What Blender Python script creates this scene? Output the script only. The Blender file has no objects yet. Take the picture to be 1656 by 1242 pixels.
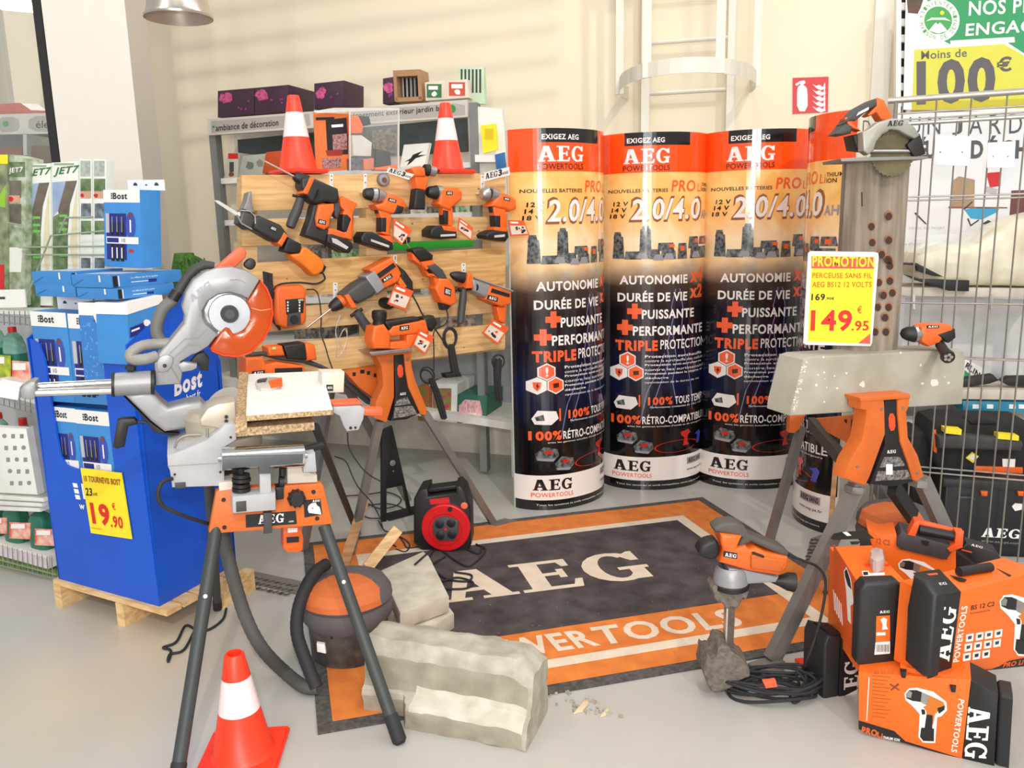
import bpy, bmesh, math, random
from mathutils import Vector, Matrix
random.seed(7)
SC = bpy.context.scene
COL = SC.collection
PI = math.pi
def V(*a): return Vector(a[0] if len(a) == 1 else a)

# ------------------------------------------------------------------ camera
TH, RO, FP, HC = math.radians(11.0), math.radians(1.3), 1337.0, 1.52
_F = V(0, math.cos(TH), -math.sin(TH)); _U = V(0, math.sin(TH), math.cos(TH)); _R = V(1, 0, 0)
CR = _R*math.cos(RO) - _U*math.sin(RO); CU = _U*math.cos(RO) + _R*math.sin(RO); CC = V(0, 0, HC)
cam = bpy.data.cameras.new('camera'); cam.sensor_fit = 'HORIZONTAL'; cam.sensor_width = 36; cam.lens = FP/1656*36
cam.clip_start = .05; cam.clip_end = 200
camo = bpy.data.objects.new('camera', cam); COL.objects.link(camo)
mw = Matrix.Identity(4)
for i in range(3):
    mw[i][0] = CR[i]; mw[i][1] = CU[i]; mw[i][2] = -_F[i]; mw[i][3] = CC[i]
camo.matrix_world = mw; SC.camera = camo

# ------------------------------------------------------------------ light
SC.view_settings.view_transform = 'Standard'; SC.view_settings.look = 'None'
SC.view_settings.gamma = 1; SC.view_settings.use_curve_mapping = False
SC.view_settings.exposure = 0.0
W = bpy.data.worlds.new('shop_daylight'); SC.world = W; W.use_nodes = True
W.node_tree.nodes['Background'].inputs[0].default_value = (1.0, .985, .96, 1)
W.node_tree.nodes['Background'].inputs[1].default_value = .57
def area(name, loc, target, sx, sy, power, col=(1, .98, .95)):
    l = bpy.data.lights.new(name, 'AREA'); l.shape = 'RECTANGLE'; l.size = sx; l.size_y = sy; l.energy = power; l.color = col
    o = bpy.data.objects.new(name, l); COL.objects.link(o); o.location = loc
    o.rotation_euler = (V(target)-V(loc)).to_track_quat('-Z', 'Y').to_euler(); return o
# rows of ceiling tubes and the shop-front glazing behind the photographer
for x in (-2.4, .6, 3.4):
    area('ceiling_tube_light', (x, 1.2, 4.6), (x, 1.2, 0), .3, 6.5, 75)
for x in (-.7, 1.1):
    area('shopfront_light', (x, -8, 2.6), (x*.5, 4, 1.0), .55, 2.6, 200, (1, .99, .97))
fl_ = bpy.data.lights.new('camera_flash', 'AREA'); fl_.shape = 'DISK'; fl_.size = .12; fl_.energy = 26; fl_.color = (1, .97, .93)
flo = bpy.data.objects.new('camera_flash', fl_); COL.objects.link(flo); flo.location = (.02, -.02, 1.72); flo.rotation_euler = (PI/2-TH, 0, 0)

SUNV = V(.22, -.78, .585).normalized()
sl_ = bpy.data.lights.new('stripe_sun', 'SUN'); sl_.energy = .75; sl_.angle = math.radians(1.3); sl_.color = (1, .96, .88)  # sun lamp added to throw the shadow stripes on the back wall
slo = bpy.data.objects.new('stripe_sun', sl_); COL.objects.link(slo); slo.rotation_euler = SUNV.to_track_quat('Z', 'Y').to_euler()

# ------------------------------------------------------------------ picture geometry helpers
def ray(x, y): return _F*FP + CR*(x-828) + CU*(621-y)
def at(x, y, Y): d = ray(x, y); return CC + d*(Y/d.y)
def fl(x, y, z=0.0): d = ray(x, y); return CC + d*((z-HC)/d.z)
def pxs(p): return (V(p)-CC).dot(_F)/FP          # metres per pixel at a point
class PL:                                         # a plane in the room; pl(x, y, d) = point on it
    def __init__(s, p, n):
        s.p = V(p); s.n = V(n).normalized()
        if s.n.dot(CC-s.p) < 0: s.n = -s.n
    def __call__(s, x, y, d=0.0):
        r = ray(x, y); return CC + r*((s.p + s.n*d - CC).dot(s.n)/r.dot(s.n))
def PY(Y): return PL((0, Y, 0), (0, -1, 0))
def P3(a, b, c): a, b, c = V(a), V(b), V(c); return PL(a, (b-a).cross(c-a))
def PV(a, b): a, b = V(a), V(b); return P3(a, b, a+V(0, 0, 1))       # vertical plane through two points

# ------------------------------------------------------------------ materials
def lin(c): c /= 255.0; return c/12.92 if c <= .04045 else ((c+.055)/1.055)**2.4
def rgb(c): return (lin(c[0]), lin(c[1]), lin(c[2]), 1)
MATS = {}
def M(name, c, rough=.5, metal=0, var=.06, scale=14, bump=0, alpha=1, c2=None, trans=0, spec=.5, coat=0, stretch=None, lo=.35, hi=.65, emit=0):
    if name in MATS: return MATS[name]
    m = bpy.data.materials.new(name); m.use_nodes = True; MATS[name] = m
    nt = m.node_tree; b = nt.nodes['Principled BSDF']
    b.inputs['Roughness'].default_value = rough; b.inputs['Metallic'].default_value = metal
    b.inputs['Alpha'].default_value = alpha; b.inputs['Transmission Weight'].default_value = trans
    b.inputs['Specular IOR Level'].default_value = spec; b.inputs['Coat Weight'].default_value = coat
    tc = nt.nodes.new('ShaderNodeTexCoord'); nz = nt.nodes.new('ShaderNodeTexNoise'); rp = nt.nodes.new('ShaderNodeValToRGB')
    nz.inputs['Scale'].default_value = scale; nz.inputs['Detail'].default_value = 5
    src = tc.outputs['Object']
    if stretch:
        mp = nt.nodes.new('ShaderNodeMapping'); mp.inputs['Scale'].default_value = stretch
        nt.links.new(src, mp.inputs[0]); src = mp.outputs[0]
    nt.links.new(src, nz.inputs['Vector'])
    a = rgb(c); d = rgb(c2) if c2 else tuple(min(1, v*(1-2*var)) for v in a[:3]) + (1,)
    rp.color_ramp.elements[0].position = lo; rp.color_ramp.elements[0].color = d
    rp.color_ramp.elements[1].position = hi; rp.color_ramp.elements[1].color = a
    nt.links.new(nz.outputs['Fac'], rp.inputs[0]); nt.links.new(rp.outputs[0], b.inputs['Base Color'])
    if emit:
        nt.links.new(rp.outputs[0], b.inputs['Emission Color']); b.inputs['Emission Strength'].default_value = emit
    if bump:
        bp = nt.nodes.new('ShaderNodeBump'); bp.inputs['Strength'].default_value = bump; bp.inputs['Distance'].default_value = .01
        nt.links.new(nz.outputs['Fac'], bp.inputs['Height']); nt.links.new(bp.outputs[0], b.inputs['Normal'])
    return m
ORANGE = M('tool_orange', (236, 104, 34), .42)
ORANGE2 = M('stand_orange', (216, 108, 40), .45)
BLACK = M('black_plastic', (28, 27, 28), .5)
GREY = M('dark_grey_plastic', (66, 66, 68), .55)
RUBBER = M('rubber_black', (38, 38, 40), .7)
STEEL = M('steel', (190, 190, 188), .32, .9)
DULL = M('dull_steel', (150, 146, 142), .5, .6)
CHROME = M('chrome', (226, 226, 226), .12, 1)
SILVER = M('silver_paint', (156, 156, 158), .4, .25)
LIGHT = M('light_grey_plastic', (178, 178, 180), .5)
WHITE = M('white_paint', (238, 236, 230), .5, var=.02)
INK = M('black_ink', (22, 20, 22), .6, var=0)
WINK = M('white_ink', (244, 240, 236), .6, var=0)
RINK = M('red_ink', (214, 40, 32), .6, var=0)
OINK = M('orange_ink', (236, 96, 40), .6, var=0)
YEL = M('yellow_card', (252, 226, 40), .55, var=.01)
REDC = M('cone_red', (250, 62, 34), .4, var=.03)
WCONE = M('cone_white_band', (246, 226, 226), .35, var=.02)
PINE = M('pine', (232, 198, 148), .65, var=.12, c2=(206, 164, 110), scale=5, stretch=(1, 6, 14))
CHIP = M('chipboard', (214, 186, 146), .8, c2=(150, 118, 84), scale=120, bump=.3)
CONC = M('concrete', (190, 184, 170), .9, c2=(158, 152, 138), scale=22, bump=.5)
BLUE = M('bin_blue', (14, 86, 206), .4, var=.05, scale=3)
BBLUE = M('box_blue', (62, 138, 208), .45, var=.04)
NAVY = M('navy_print', (30, 40, 130), .5)
GREEN = M('bottle_green', (36, 128, 100), .3, var=.1, scale=6)
CLEAR = M('clear_plastic', (240, 245, 245), .05, alpha=.16, var=0)

# ------------------------------------------------------------------ mesh builder
def font_geo(s, bold=0.0, cache={}):
    k = (s, bold)
    if k not in cache:
        cu = bpy.data.curves.new('t', 'FONT'); cu.body = s; cu.offset = bold; cu.resolution_u = 3; cu.space_character = 1+bold*3.5
        ob = bpy.data.objects.new('t', cu); me = bpy.data.meshes.new_from_object(ob)
        vs = [V(v.co) for v in me.vertices]; fs = [list(p.vertices) for p in me.polygons]
        bpy.data.objects.remove(ob); bpy.data.curves.remove(cu); bpy.data.meshes.remove(me)
        x0 = min(v.x for v in vs); x1 = max(v.x for v in vs); y0 = min(v.y for v in vs); y1 = max(v.y for v in vs)
        if bold: x0 += bold; x1 -= bold; y0 += bold; y1 -= bold
        cache[k] = ([((v.x-x0)/(x1-x0), (v.y-y0)/(y1-y0)) for v in vs], fs)
    return cache[k]
def aeg_geo(cache={}):                            # slab-serif A, E, G in a unit square
    if cache: return cache['g']
    vs, fs = [], []
    def q(*p): n = len(vs); vs.extend(p); fs.append(list(range(n, n+len(p))))
    q((.125, 1), (.06, 0), (.02, 0), (.09, .98)); q((.10, 1), (.20, 1), (.31, .04), (.215, .04)); q((.10, 1), (.165, 1), (.085, .04), (.035, .04))
    q((.08, .27), (.24, .27), (.24, .38), (.09, .38)); q((0, 0), (.12, 0), (.12, .08), (0, .08)); q((.17, 0), (.335, 0), (.335, .08), (.17, .08))
    q((.40, 0), (.49, 0), (.49, 1), (.40, 1)); q((.355, 0), (.40, 0), (.40, .09), (.355, .09)); q((.355, 1), (.355, .91), (.40, .91), (.40, 1))
    q((.49, 0), (.635, 0), (.655, .27), (.62, .27), (.60, .1), (.49, .1)); q((.49, .9), (.585, .9), (.60, .74), (.635, .74), (.635, 1), (.49, 1))
    q((.49, .46), (.56, .46), (.56, .56), (.49, .56)); q((.56, .36), (.595, .36), (.595, .66), (.56, .66))
    n = 14
    for i in range(n):
        a0 = math.radians(48+(318-48)*i/n); a1 = math.radians(48+(318-48)*(i+1)/n)
        P = lambda a, rx, ry: (.845+rx*math.cos(a), .5+ry*math.sin(a))
        q(P(a0, .16, .52), P(a1, .16, .52), P(a1, .075, .41), P(a0, .075, .41))
    q((.90, .02), (.975, .02), (.975, .42), (.90, .42)); q((.85, .36), (1, .36), (1, .46), (.85, .46)); q((.945, .66), (.985, .66), (.985, 1), (.96, 1), (.90, .86))
    cache['g'] = (vs, fs); return cache['g']
def chaikin(p, n=1):
    for _ in range(n):
        q = []
        for i in range(len(p)):
            a, b = V(p[i]), V(p[(i+1) % len(p)]); q += [a*.75+b*.25, a*.25+b*.75]
        p = q
    return p
class B:
    def __init__(s, m=None): s.bm = bmesh.new(); s.ms = []; s.i = 0; s.mat(m or GREY)
    def mat(s, m):
        if m not in s.ms: s.ms.append(m)
        s.i = s.ms.index(m); return s
    def face(s, vs):
        try: f = s.bm.faces.new(vs); f.material_index = s.i; return f
        except ValueError: return None
    def geo(s, pts, faces):
        vs = [s.bm.verts.new(p) for p in pts]
        for f in faces: s.face([vs[k] for k in f])
        return s
    def poly(s, pts): return s.geo(pts, [list(range(len(pts)))])
    def prism(s, pts, vec, bev=0, seg=2, back=False):
        vec = V(vec); t = bmesh.new(); n = len(pts)
        a = [t.verts.new(p) for p in pts]; b = [t.verts.new(V(p)+vec) for p in pts]
        t.faces.new(a); t.faces.new(list(reversed(b)))
        for i in range(n): t.faces.new([a[i], b[i], b[(i+1) % n], a[(i+1) % n]])
        bmesh.ops.recalc_face_normals(t, faces=t.faces[:])
        if bev:
            A = set(a); Bb = set(b)
            es = [e for e in t.edges if (e.verts[0] in A and e.verts[1] in A) or (back and e.verts[0] in Bb and e.verts[1] in Bb)]
            bmesh.ops.bevel(t, geom=es, offset=bev, segments=seg, affect='EDGES', profile=.5, clamp_overlap=True)
        return s.merge(t)
    def merge(s, t):
        t.verts.index_update(); mp = [s.bm.verts.new(v.co) for v in t.verts]
        for f in t.faces: s.face([mp[v.index] for v in f.verts])
        t.free(); return s
    def box(s, c, size, rz=0, bev=0, rot=None):
        R = rot or Matrix.Rotation(rz, 3, 'Z'); c = V(c); h = [k/2 for k in size]
        p = [c+R @ V(x*h[0], y*h[1], h[2]) for x, y in ((-1, -1), (1, -1), (1, 1), (-1, 1))]
        if bev:
            t = bmesh.new(); bmesh.ops.create_cube(t, size=1)
            for v in t.verts: v.co = c+R @ V(v.co.x*size[0], v.co.y*size[1], v.co.z*size[2])
            bmesh.ops.bevel(t, geom=t.edges[:], offset=bev, segments=2, affect='EDGES', clamp_overlap=True); return s.merge(t)
        return s.prism(p, R @ V(0, 0, -size[2]))
    def beam(s, a, b, w, h, up=(0, 0, 1), bev=0):
        a, b = V(a), V(b); d = (b-a).normalized(); x = d.cross(V(up)).normalized(); y = x.cross(d)
        p = [a+x*sx*w/2+y*sy*h/2 for sx, sy in ((-1, -1), (1, -1), (1, 1), (-1, 1))]
        return s.prism(p, b-a, bev, back=bool(bev))
    def tube(s, pts, r, n=10, caps=True, closed=False):
        pts = [V(p) for p in pts]; m = len(pts); rs = r if isinstance(r, (list, tuple)) else [r]*m
        rings = []; ref = None
        for i, p in enumerate(pts):
            if closed: d = pts[(i+1) % m]-pts[i-1]
            else: d = (pts[min(i+1, m-1)]-pts[max(i-1, 0)])
            d.normalize()
            if ref is None:
                ref = V(0, 0, 1) if abs(d.z) < .9 else V(1, 0, 0)
            x = (ref-d*ref.dot(d))
            if x.length < 1e-5: x = d.orthogonal()
            x.normalize(); ref = x; y = d.cross(x)
            rings.append([s.bm.verts.new(p+(x*math.cos(2*PI*k/n)+y*math.sin(2*PI*k/n))*rs[i]) for k in range(n)])
        for i in range(m if closed else m-1):
            A, C = rings[i], rings[(i+1) % m]
            for k in range(n): s.face([A[k], A[(k+1) % n], C[(k+1) % n], C[k]])
        if caps and not closed: s.face(list(reversed(rings[0]))); s.face(rings[-1])
        return s
    def lathe(s, prof, o, ax=(0, 0, 1), n=28, mats=None, closed=False):
        o = V(o); d = V(ax).normalized(); x = d.orthogonal().normalized(); y = d.cross(x); rings = []
        for r, z in prof:
            rings.append([s.bm.verts.new(o+d*z+(x*math.cos(2*PI*k/n)+y*math.sin(2*PI*k/n))*max(r, 1e-4)) for k in range(n)])
        for i in range(len(prof)-1):
            if mats: s.mat(mats[i])
            for k in range(n): s.face([rings[i][k], rings[i][(k+1) % n], rings[i+1][(k+1) % n], rings[i+1][k]])
        if closed: s.face(list(reversed(rings[0]))); s.face(rings[-1])
        return s
    # --- picture-plane forms: outline in picture pixels on a plane with real thickness
    def pp(s, pl, px, d0, d1, bev=0, ch=0, seg=2):
        pts = [pl(x, y, d1) for x, y in px]
        if ch: pts = chaikin(pts, ch)
        return s.prism(pts, pl.n*(d0-d1), bev, seg)
    def pt(s, pl, px, d, n=12, k=1):
        pts = [pl(q[0], q[1], d) for q in px]
        return s.tube(pts, [max(.0006, q[2]*pxs(p)*k) for q, p in zip(px, pts)], n)
    def disc(s, pl, x, y, rp, d0, d1, n=24, r2=None):
        c = pl(x, y, d1); r = rp*pxs(c); rr = r if r2 is None else r2*pxs(c)
        return s.lathe([(r, d0-d1), (r, -.15*(d1-d0)), (rr*.96, 0), (0, 0)], c, pl.n, n)
    def text(s, pl, t, bl, br, tl, d=.001, bold=0.0, shear=0, thick=0):
        vs, fs = aeg_geo() if t == 'AEG' else font_geo(t, bold)
        o = pl(*bl, d); ex = pl(*br, d)-o; ey = pl(*tl, d)-o
        if t != 'AEG': return s.geo([o+ex*(u+shear*v)+ey*v for u, v in vs], fs)
        for i, f in enumerate(fs): s.poly([o+ex*(vs[k][0]+shear*vs[k][1])+ey*vs[k][1]+pl.n*i*2.5e-5 for k in f])
        return s
    def uvtext(s, fn, t, u0, u1, v0, v1, bold=0.0, shear=0):   # text through a mapping fn(u, v)
        vs, fs = aeg_geo() if t == 'AEG' else font_geo(t, bold)
        return s.geo([fn(u0+(u1-u0)*a+shear*(v1-v0)*b, v0+(v1-v0)*b) for a, b in vs], fs)
    def done(s, name, parent=None, smooth=35, sub=0, kind=None, label=None):
        me = bpy.data.meshes.new(name)
        bmesh.ops.remove_doubles(s.bm, verts=s.bm.verts[:], dist=1e-6) if False else None
        s.bm.to_mesh(me); s.bm.free()
        for m in s.ms: me.materials.append(m)
        if smooth:
            for p in me.polygons: p.use_smooth = True
            me.set_sharp_from_angle(angle=math.radians(smooth))
        o = bpy.data.objects.new(name, me); COL.objects.link(o)
        if parent is not None: o.parent = parent
        else: ROOTS.append(o)
        if kind: o['kind'] = kind
        if label: o['label'] = label
        return o
ROOTS = []
def tag(o, label, cat, group=None, kind=None):
    o['label'] = label; o['category'] = cat
    if group: o['group'] = group
    if kind: o['kind'] = kind
    return o
def thing(name, label, cat, group=None):
    o = bpy.data.objects.new(name, None); COL.objects.link(o); o.empty_display_size = .05
    tag(o, label, cat, group); ROOTS.append(o); return o
def kids(o): return [c for c in bpy.data.objects if c.parent == o]
def settle():                                     # put every thing's origin at the middle of its base
    ch = {}
    for o in bpy.data.objects: ch.setdefault(o.parent, []).append(o)
    def tree(o): return [o]+[k for c in ch.get(o, []) for k in tree(c)]
    for r in ROOTS:
        if r.get('kind') == 'structure' or r.get('keep'):
            if r.get('keep'): del r['keep']
            continue
        obs = [o for o in tree(r) if o.type == 'MESH']
        co = [v.co for o in obs for v in o.data.vertices]
        if not co: continue
        lo = [min(c[i] for c in co) for i in range(3)]; hi = [max(c[i] for c in co) for i in range(3)]
        p = V((lo[0]+hi[0])/2, (lo[1]+hi[1])/2, lo[2])
        for me in {o.data for o in obs}: me.transform(Matrix.Translation(-p))
        r.location = p
def arc(c, r, a0, a1, n): return [(c[0]+r*math.cos(math.radians(a0+(a1-a0)*i/n)), c[1]-r*math.sin(math.radians(a0+(a1-a0)*i/n))) for i in range(n+1)]
def spline(pts, n=6):                             # Catmull-Rom through points
    pts = [V(p) for p in pts]; out = []; P = [pts[0]*2-pts[1]]+pts+[pts[-1]*2-pts[-2]]
    for i in range(1, len(P)-2):
        a, b, c, d = P[i-1:i+3]
        for k in range(n):
            t = k/n; out.append(.5*((2*b)+(c-a)*t+(2*a-5*b+4*c-d)*t*t+(3*b-a-3*c+d)*t**3))
    out.append(pts[-1]); return out
# ================================================================== the room
def floor_mat():
    m = M('resin_floor', (186, 184, 179), .3, var=.04, scale=1.6, c2=(178, 175, 169)); nt = m.node_tree; b = nt.nodes['Principled BSDF']
    tc = nt.nodes.new('ShaderNodeTexCoord'); n = nt.nodes.new('ShaderNodeTexNoise'); n.inputs['Scale'].default_value = .9; n.inputs['Detail'].default_value = 6
    n2 = nt.nodes.new('ShaderNodeTexNoise'); n2.inputs['Scale'].default_value = 160
    r = nt.nodes.new('ShaderNodeValToRGB'); r.color_ramp.elements[0].position = .5; r.color_ramp.elements[1].position = .75
    mx = nt.nodes.new('ShaderNodeMix'); mx.data_type = 'RGBA'; mt = nt.nodes.new('ShaderNodeMath'); mt.operation = 'MULTIPLY'
    old = b.inputs['Base Color'].links[0].from_socket
    nt.links.new(tc.outputs['Object'], n.inputs[0]); nt.links.new(tc.outputs['Object'], n2.inputs[0]); nt.links.new(n.outputs[0], r.inputs[0])
    nt.links.new(r.outputs[0], mt.inputs[0]); nt.links.new(n2.outputs[0], mt.inputs[1])
    ds = nt.nodes.new('ShaderNodeVectorMath'); ds.operation = 'DISTANCE'; ds.inputs[1].default_value = tuple(fl(190, 1090)); nt.links.new(tc.outputs['Object'], ds.inputs[0])
    mr = nt.nodes.new('ShaderNodeMapRange'); mr.inputs['From Min'].default_value = .62; mr.inputs['From Max'].default_value = .12; mr.inputs['To Min'].default_value = 0; mr.inputs['To Max'].default_value = 1.15
    nt.links.new(ds.outputs['Value'], mr.inputs[0]); m2 = nt.nodes.new('ShaderNodeMath'); m2.operation = 'MULTIPLY'; nt.links.new(mr.outputs[0], m2.inputs[0]); nt.links.new(n2.outputs[0], m2.inputs[1])
    m3 = nt.nodes.new('ShaderNodeMath'); m3.operation = 'MULTIPLY_ADD'; nt.links.new(mt.outputs[0], m3.inputs[0]); m3.inputs[1].default_value = .3; nt.links.new(m2.outputs[0], m3.inputs[2])
    nt.links.new(m3.outputs[0], mx.inputs[0]); nt.links.new(old, mx.inputs[6]); mx.inputs[7].default_value = rgb((208, 188, 152)); nt.links.new(mx.outputs[2], b.inputs['Base Color'])
    return m
B(floor_mat()).geo([(-9, -9, 0), (9, -9, 0), (9, 10, 0), (-9, 10, 0)], [[0, 1, 2, 3]]).done('floor', kind='structure')
CREAM = M('cream_wall', (236, 224, 199), .7, var=.012, scale=3)
def wy(X): return 5.95-.25*(X+1.95)
WN = V(-.25, -1, 0).normalized()
WALL = PL((0, wy(0), 0), WN)
B(CREAM).prism([(-3.6, wy(-3.6), 0), (2.62, wy(2.62), 0), (2.62, wy(2.62), 5.2), (-3.6, wy(-3.6), 5.2)], (.03, .12, 0)).done('wall_back', kind='structure')
B(M('far_wall', (214, 210, 204), .7)).prism([(2.62, 5.3, 0), (6.5, 4.3, 0), (6.5, 4.3, 5.2), (2.62, 5.3, 5.2)], (.03, .12, 0)).done('wall_right', kind='structure')
# unseen overhead bars added so the sun lamp casts soft stripes on the wall
for k, (x0, y0, x1, y1) in enumerate(((262, 34, 900, -52), (262, 84, 900, 0), (266, 128, 900, 46), (272, 176, 900, 98), (276, 232, 900, 152))):
    o_ = SUNV*(2.9-.12*k); B(M('stripe_bar', (150, 146, 140), .6)).tube([WALL(x0, y0)+o_, WALL(x1, y1)+o_], .022, 8).done('trim_%d' % (k+2), kind='structure')
# white column at the left
a, b_, c_ = at(66, 0, 4.36), at(201, 0, 4.25), at(234, 0, 4.72)
cf = [(a.x, a.y, 0), (b_.x, b_.y, 0), (c_.x, c_.y, 0), (a.x-.02, c_.y+.1, 0)]
B(M('column_white', (228, 221, 212), .6, var=.01)).prism(cf, (0, 0, 5)).done('wall_left', kind='structure')
# glazed opening left of the column
q = B(BLACK); p = PY(4.40)
a, b_ = p(61, 0), p(73, 0)
x0, x1 = a.x-.015, b_.x-.01
q.prism([(x0, 4.37, .02), (x1, 4.37, .02), (x1, 4.37, 4.6), (x0, 4.37, 4.6)], (0, .07, 0))
q.prism([(-4.6, 4.37, 1.0), (x0, 4.37, 1.0), (x0, 4.37, 1.06), (-4.6, 4.37, 1.06)], (0, .06, 0))
fr = q.done('window_1', kind='structure')
pane = B(M('window_pane', (225, 235, 228), .04, alpha=.12, var=0)).geo([(-4.6, 4.4, 1.06), (x0, 4.4, 1.06), (x0, 4.4, 4.6), (-4.6, 4.4, 4.6)], [[0, 1, 2, 3]]).done('glass_pane', fr)
m = M('ribbed_cladding', (196, 188, 170), .6, var=.1, scale=3, stretch=(6, 1, .15))
B(m).prism([(-7.5, 7.4, 0), (-2.7, 6.6, 0), (-2.7, 6.6, 9), (-7.5, 7.4, 9)], (0, .1, 0)).done('wall_far', kind='structure')
t = thing('tube_lamp', 'slim white ceiling tube lamp glimpsed through the glazed opening at top left', 'lamp')
p = PY(5.6)
B(M('tube_glow', (255, 250, 235), .4, var=0, emit=3)).tube([p(2, 8), p(58, 13)], .03).done('glowing_tube', t)
B(WHITE).beam(p(0, 2)+V(0, .03, .02), p(60, 7)+V(0, .03, .02), .07, .05).done('housing', t)
# gondola seen through the glass
t = thing('display_shelf', 'grey shop gondola with header sign seen through the glazed opening at left', 'shelf')
p = PY(5.4)
q = B(M('sign_grey', (196, 192, 186), .5)).pp(p, [(-40, 186), (100, 182), (100, 216), (-40, 218)], -.03, 0)
q.mat(M('sign_shade', (160, 157, 152), .5)).pp(p, [(-5, 190), (28, 189), (32, 201), (28, 213), (-5, 213)], 0, .002, ch=1).pp(p, [(46, 188), (96, 187), (96, 213), (46, 212)], 0, .002, ch=1)
q.mat(M('logo_green', (50, 150, 70), .6)).pp(p, arc((9, 200), 5, 0, 330, 9), .002, .003)
q.mat(INK).text(p, 'élect', (58, 207), (94, 207), (58, 195), .004); q.done('header_sign', t)
q = B(M('shelf_back', (92, 96, 94), .6)).pp(p, [(-40, 218), (100, 216), (104, 700), (-40, 700)], -.5, -.4); q.done('back_panel', t)
q = B(LIGHT); q.pp(p, [(37, 216), (43, 216), (50, 620), (44, 620)], -.38, 0); q.done('upright', t)
for k, (yy, nm) in enumerate(((268, 'shelf_board'), (350, 'shelf_board'))):
    B(DULL).pp(p, [(-40, yy), (102, yy-3), (103, yy+5), (-40, yy+8)], -.38, -.01).done(nm, t)
def boxy(name, label, cat, pl, px, d0, d1, col, prints=(), group=None, bev=.002):
    q = B(col).pp(pl, px, d0, d1, bev)
    for k, pr in enumerate(prints):
        q.mat(pr[1])
        if isinstance(pr[0], str): q.text(pl, pr[0], *pr[2:5], d=d1+.001+.0003*k, bold=pr[5] if len(pr) > 5 else 0, shear=pr[6] if len(pr) > 6 else 0)
        else: q.pp(pl, pr[0], d1, d1+.0006+.0003*k)
    return tag(q.done(name), label, cat, group)
def rect(x0, y0, x1, y1): return [(x0, y0), (x1, y0), (x1, y1), (x0, y1)]
def blob(x, y, r, n=9, k=.35): return [(x+r*(1-k*random.random())*math.cos(2*PI*i/n), y+r*(1-k*random.random())*math.sin(2*PI*i/n)) for i in range(n)]
BROWN = M('brown_card', (120, 70, 56), .7); RED = M('red_plastic', (206, 30, 34), .45)
boxy('product_box', 'dull brown-red box on the shelf behind the glazed opening, left of the upright', 'box', p, rect(-20, 238, 36, 266), -.3, -.05, BROWN)
boxy('product_box', 'dull brown box on the shelf behind the glazed opening, right of the upright', 'box', p, rect(50, 236, 84, 264), -.3, -.05, M('brown_card2', (104, 78, 64), .7))
boxy('paper_stack', 'red and white papers on the header sign seen through the glass', 'paper stack', p, [(0, 168), (30, 166), (76, 180), (72, 184), (-4, 186)], -.35, -.05, M('red_paper', (180, 90, 84), .6), [([(34, 167), (60, 168), (76, 179), (50, 178)], WINK)])

# ------------------------------------------------------------------ lamp, fire sign, ladder
t = thing('pendant_lamp', 'brushed metal dome lamp hanging at the top left beside the column', 'lamp')
c = at(289, 30, 3.6); k = pxs(c); R_ = 54*k
q = B(M('spun_aluminium', (205, 196, 186), .28, .9))
q.lathe([(R_*.99, .0), (R_, .008), (R_*.95, .02), (R_*.86, .075), (R_*.70, .16), (R_*.42, .23), (R_*.2, .25)], c, n=40)
q.mat(M('lamp_inside', (190, 176, 164), .35, .5)).lathe([(R_*.99, 0), (R_*.93, .02), (R_*.83, .075), (R_*.66, .15), (R_*.2, .22), (0, .22)], c, n=40); q.done('lamp_shade', t)
B(GREY).lathe([(R_*.2, .25), (R_*.2, .36), (.02, .38), (.012, .4), (.012, 1.7)], c, n=16).done('stem', t)
B(M('bulb', (255, 244, 226), .3, var=0, emit=1.2)).lathe([(0, .035), (.025, .04), (.04, .075), (.03, .12), (.02, .2)], c, n=16).done('bulb', t)
t = thing('fire_extinguisher_sign', 'red square sign with white extinguisher and flames on the cream wall', 'sign')
q = B(M('sign_red', (206, 30, 38), .4, var=.01)).pp(WALL, [(1282, 126), (1340, 124), (1339, 181), (1282, 184)], .0, .006)
q.mat(WINK).pp(WALL, chaikin([(1289, 180), (1289, 146), (1291, 139), (1296, 137), (1301, 138), (1306, 144), (1306, 180)]), .006, .007)
q.pp(WALL, [(1286, 136), (1294, 131), (1301, 130), (1303, 134), (1296, 139), (1294, 135), (1288, 139)], .006, .008)
for k in range(5):
    y = 136+k*9
    q.pp(WALL, [(1314, y), (1320, y+3), (1325, y+1), (1331, y+5), (1334, y-3-k*.4), (1335, y+7), (1328, y+10), (1321, y+7)], .006, .0075)
q.done('sign_plate', t)
t = thing('caged_ladder', 'white wall ladder with round safety cage on the cream wall', 'ladder')
LP = lambda d: (lambda x, y: WALL(x, y, d))
LW = M('ladder_white', (226, 221, 208), .45, var=.01)
for xa, xb in ((1044, 1044), (1183, 1184)):
    a, b_ = WALL(xa, 112, .1), WALL(xb, 215, .1)
    q = B(LW).prism([V(a.x-.025, a.y, .3), V(a.x+.025, a.y, .3), V(a.x+.025, a.y, 5.0), V(a.x-.025, a.y, 5.0)], (.01, .06, 0)); q.done('rail', t)
ax, bx = WALL(1044, 112, .1), WALL(1183, 112, .1)
for z in [WALL(1100, 148, .1).z+.285*k for k in range(-5, 6)]:
    B(LW).tube([V(ax.x, ax.y+.02, z), V(bx.x, bx.y+.02, z)], .012, 8).done('rung', t)
mid = (ax+bx)/2; e1 = (bx-ax).normalized(); e1.z = 0; e1.normalize(); nn = WN
hw = (WALL(1197, 90, .1)-WALL(968, 90, .1)).length/2*.93
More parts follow.
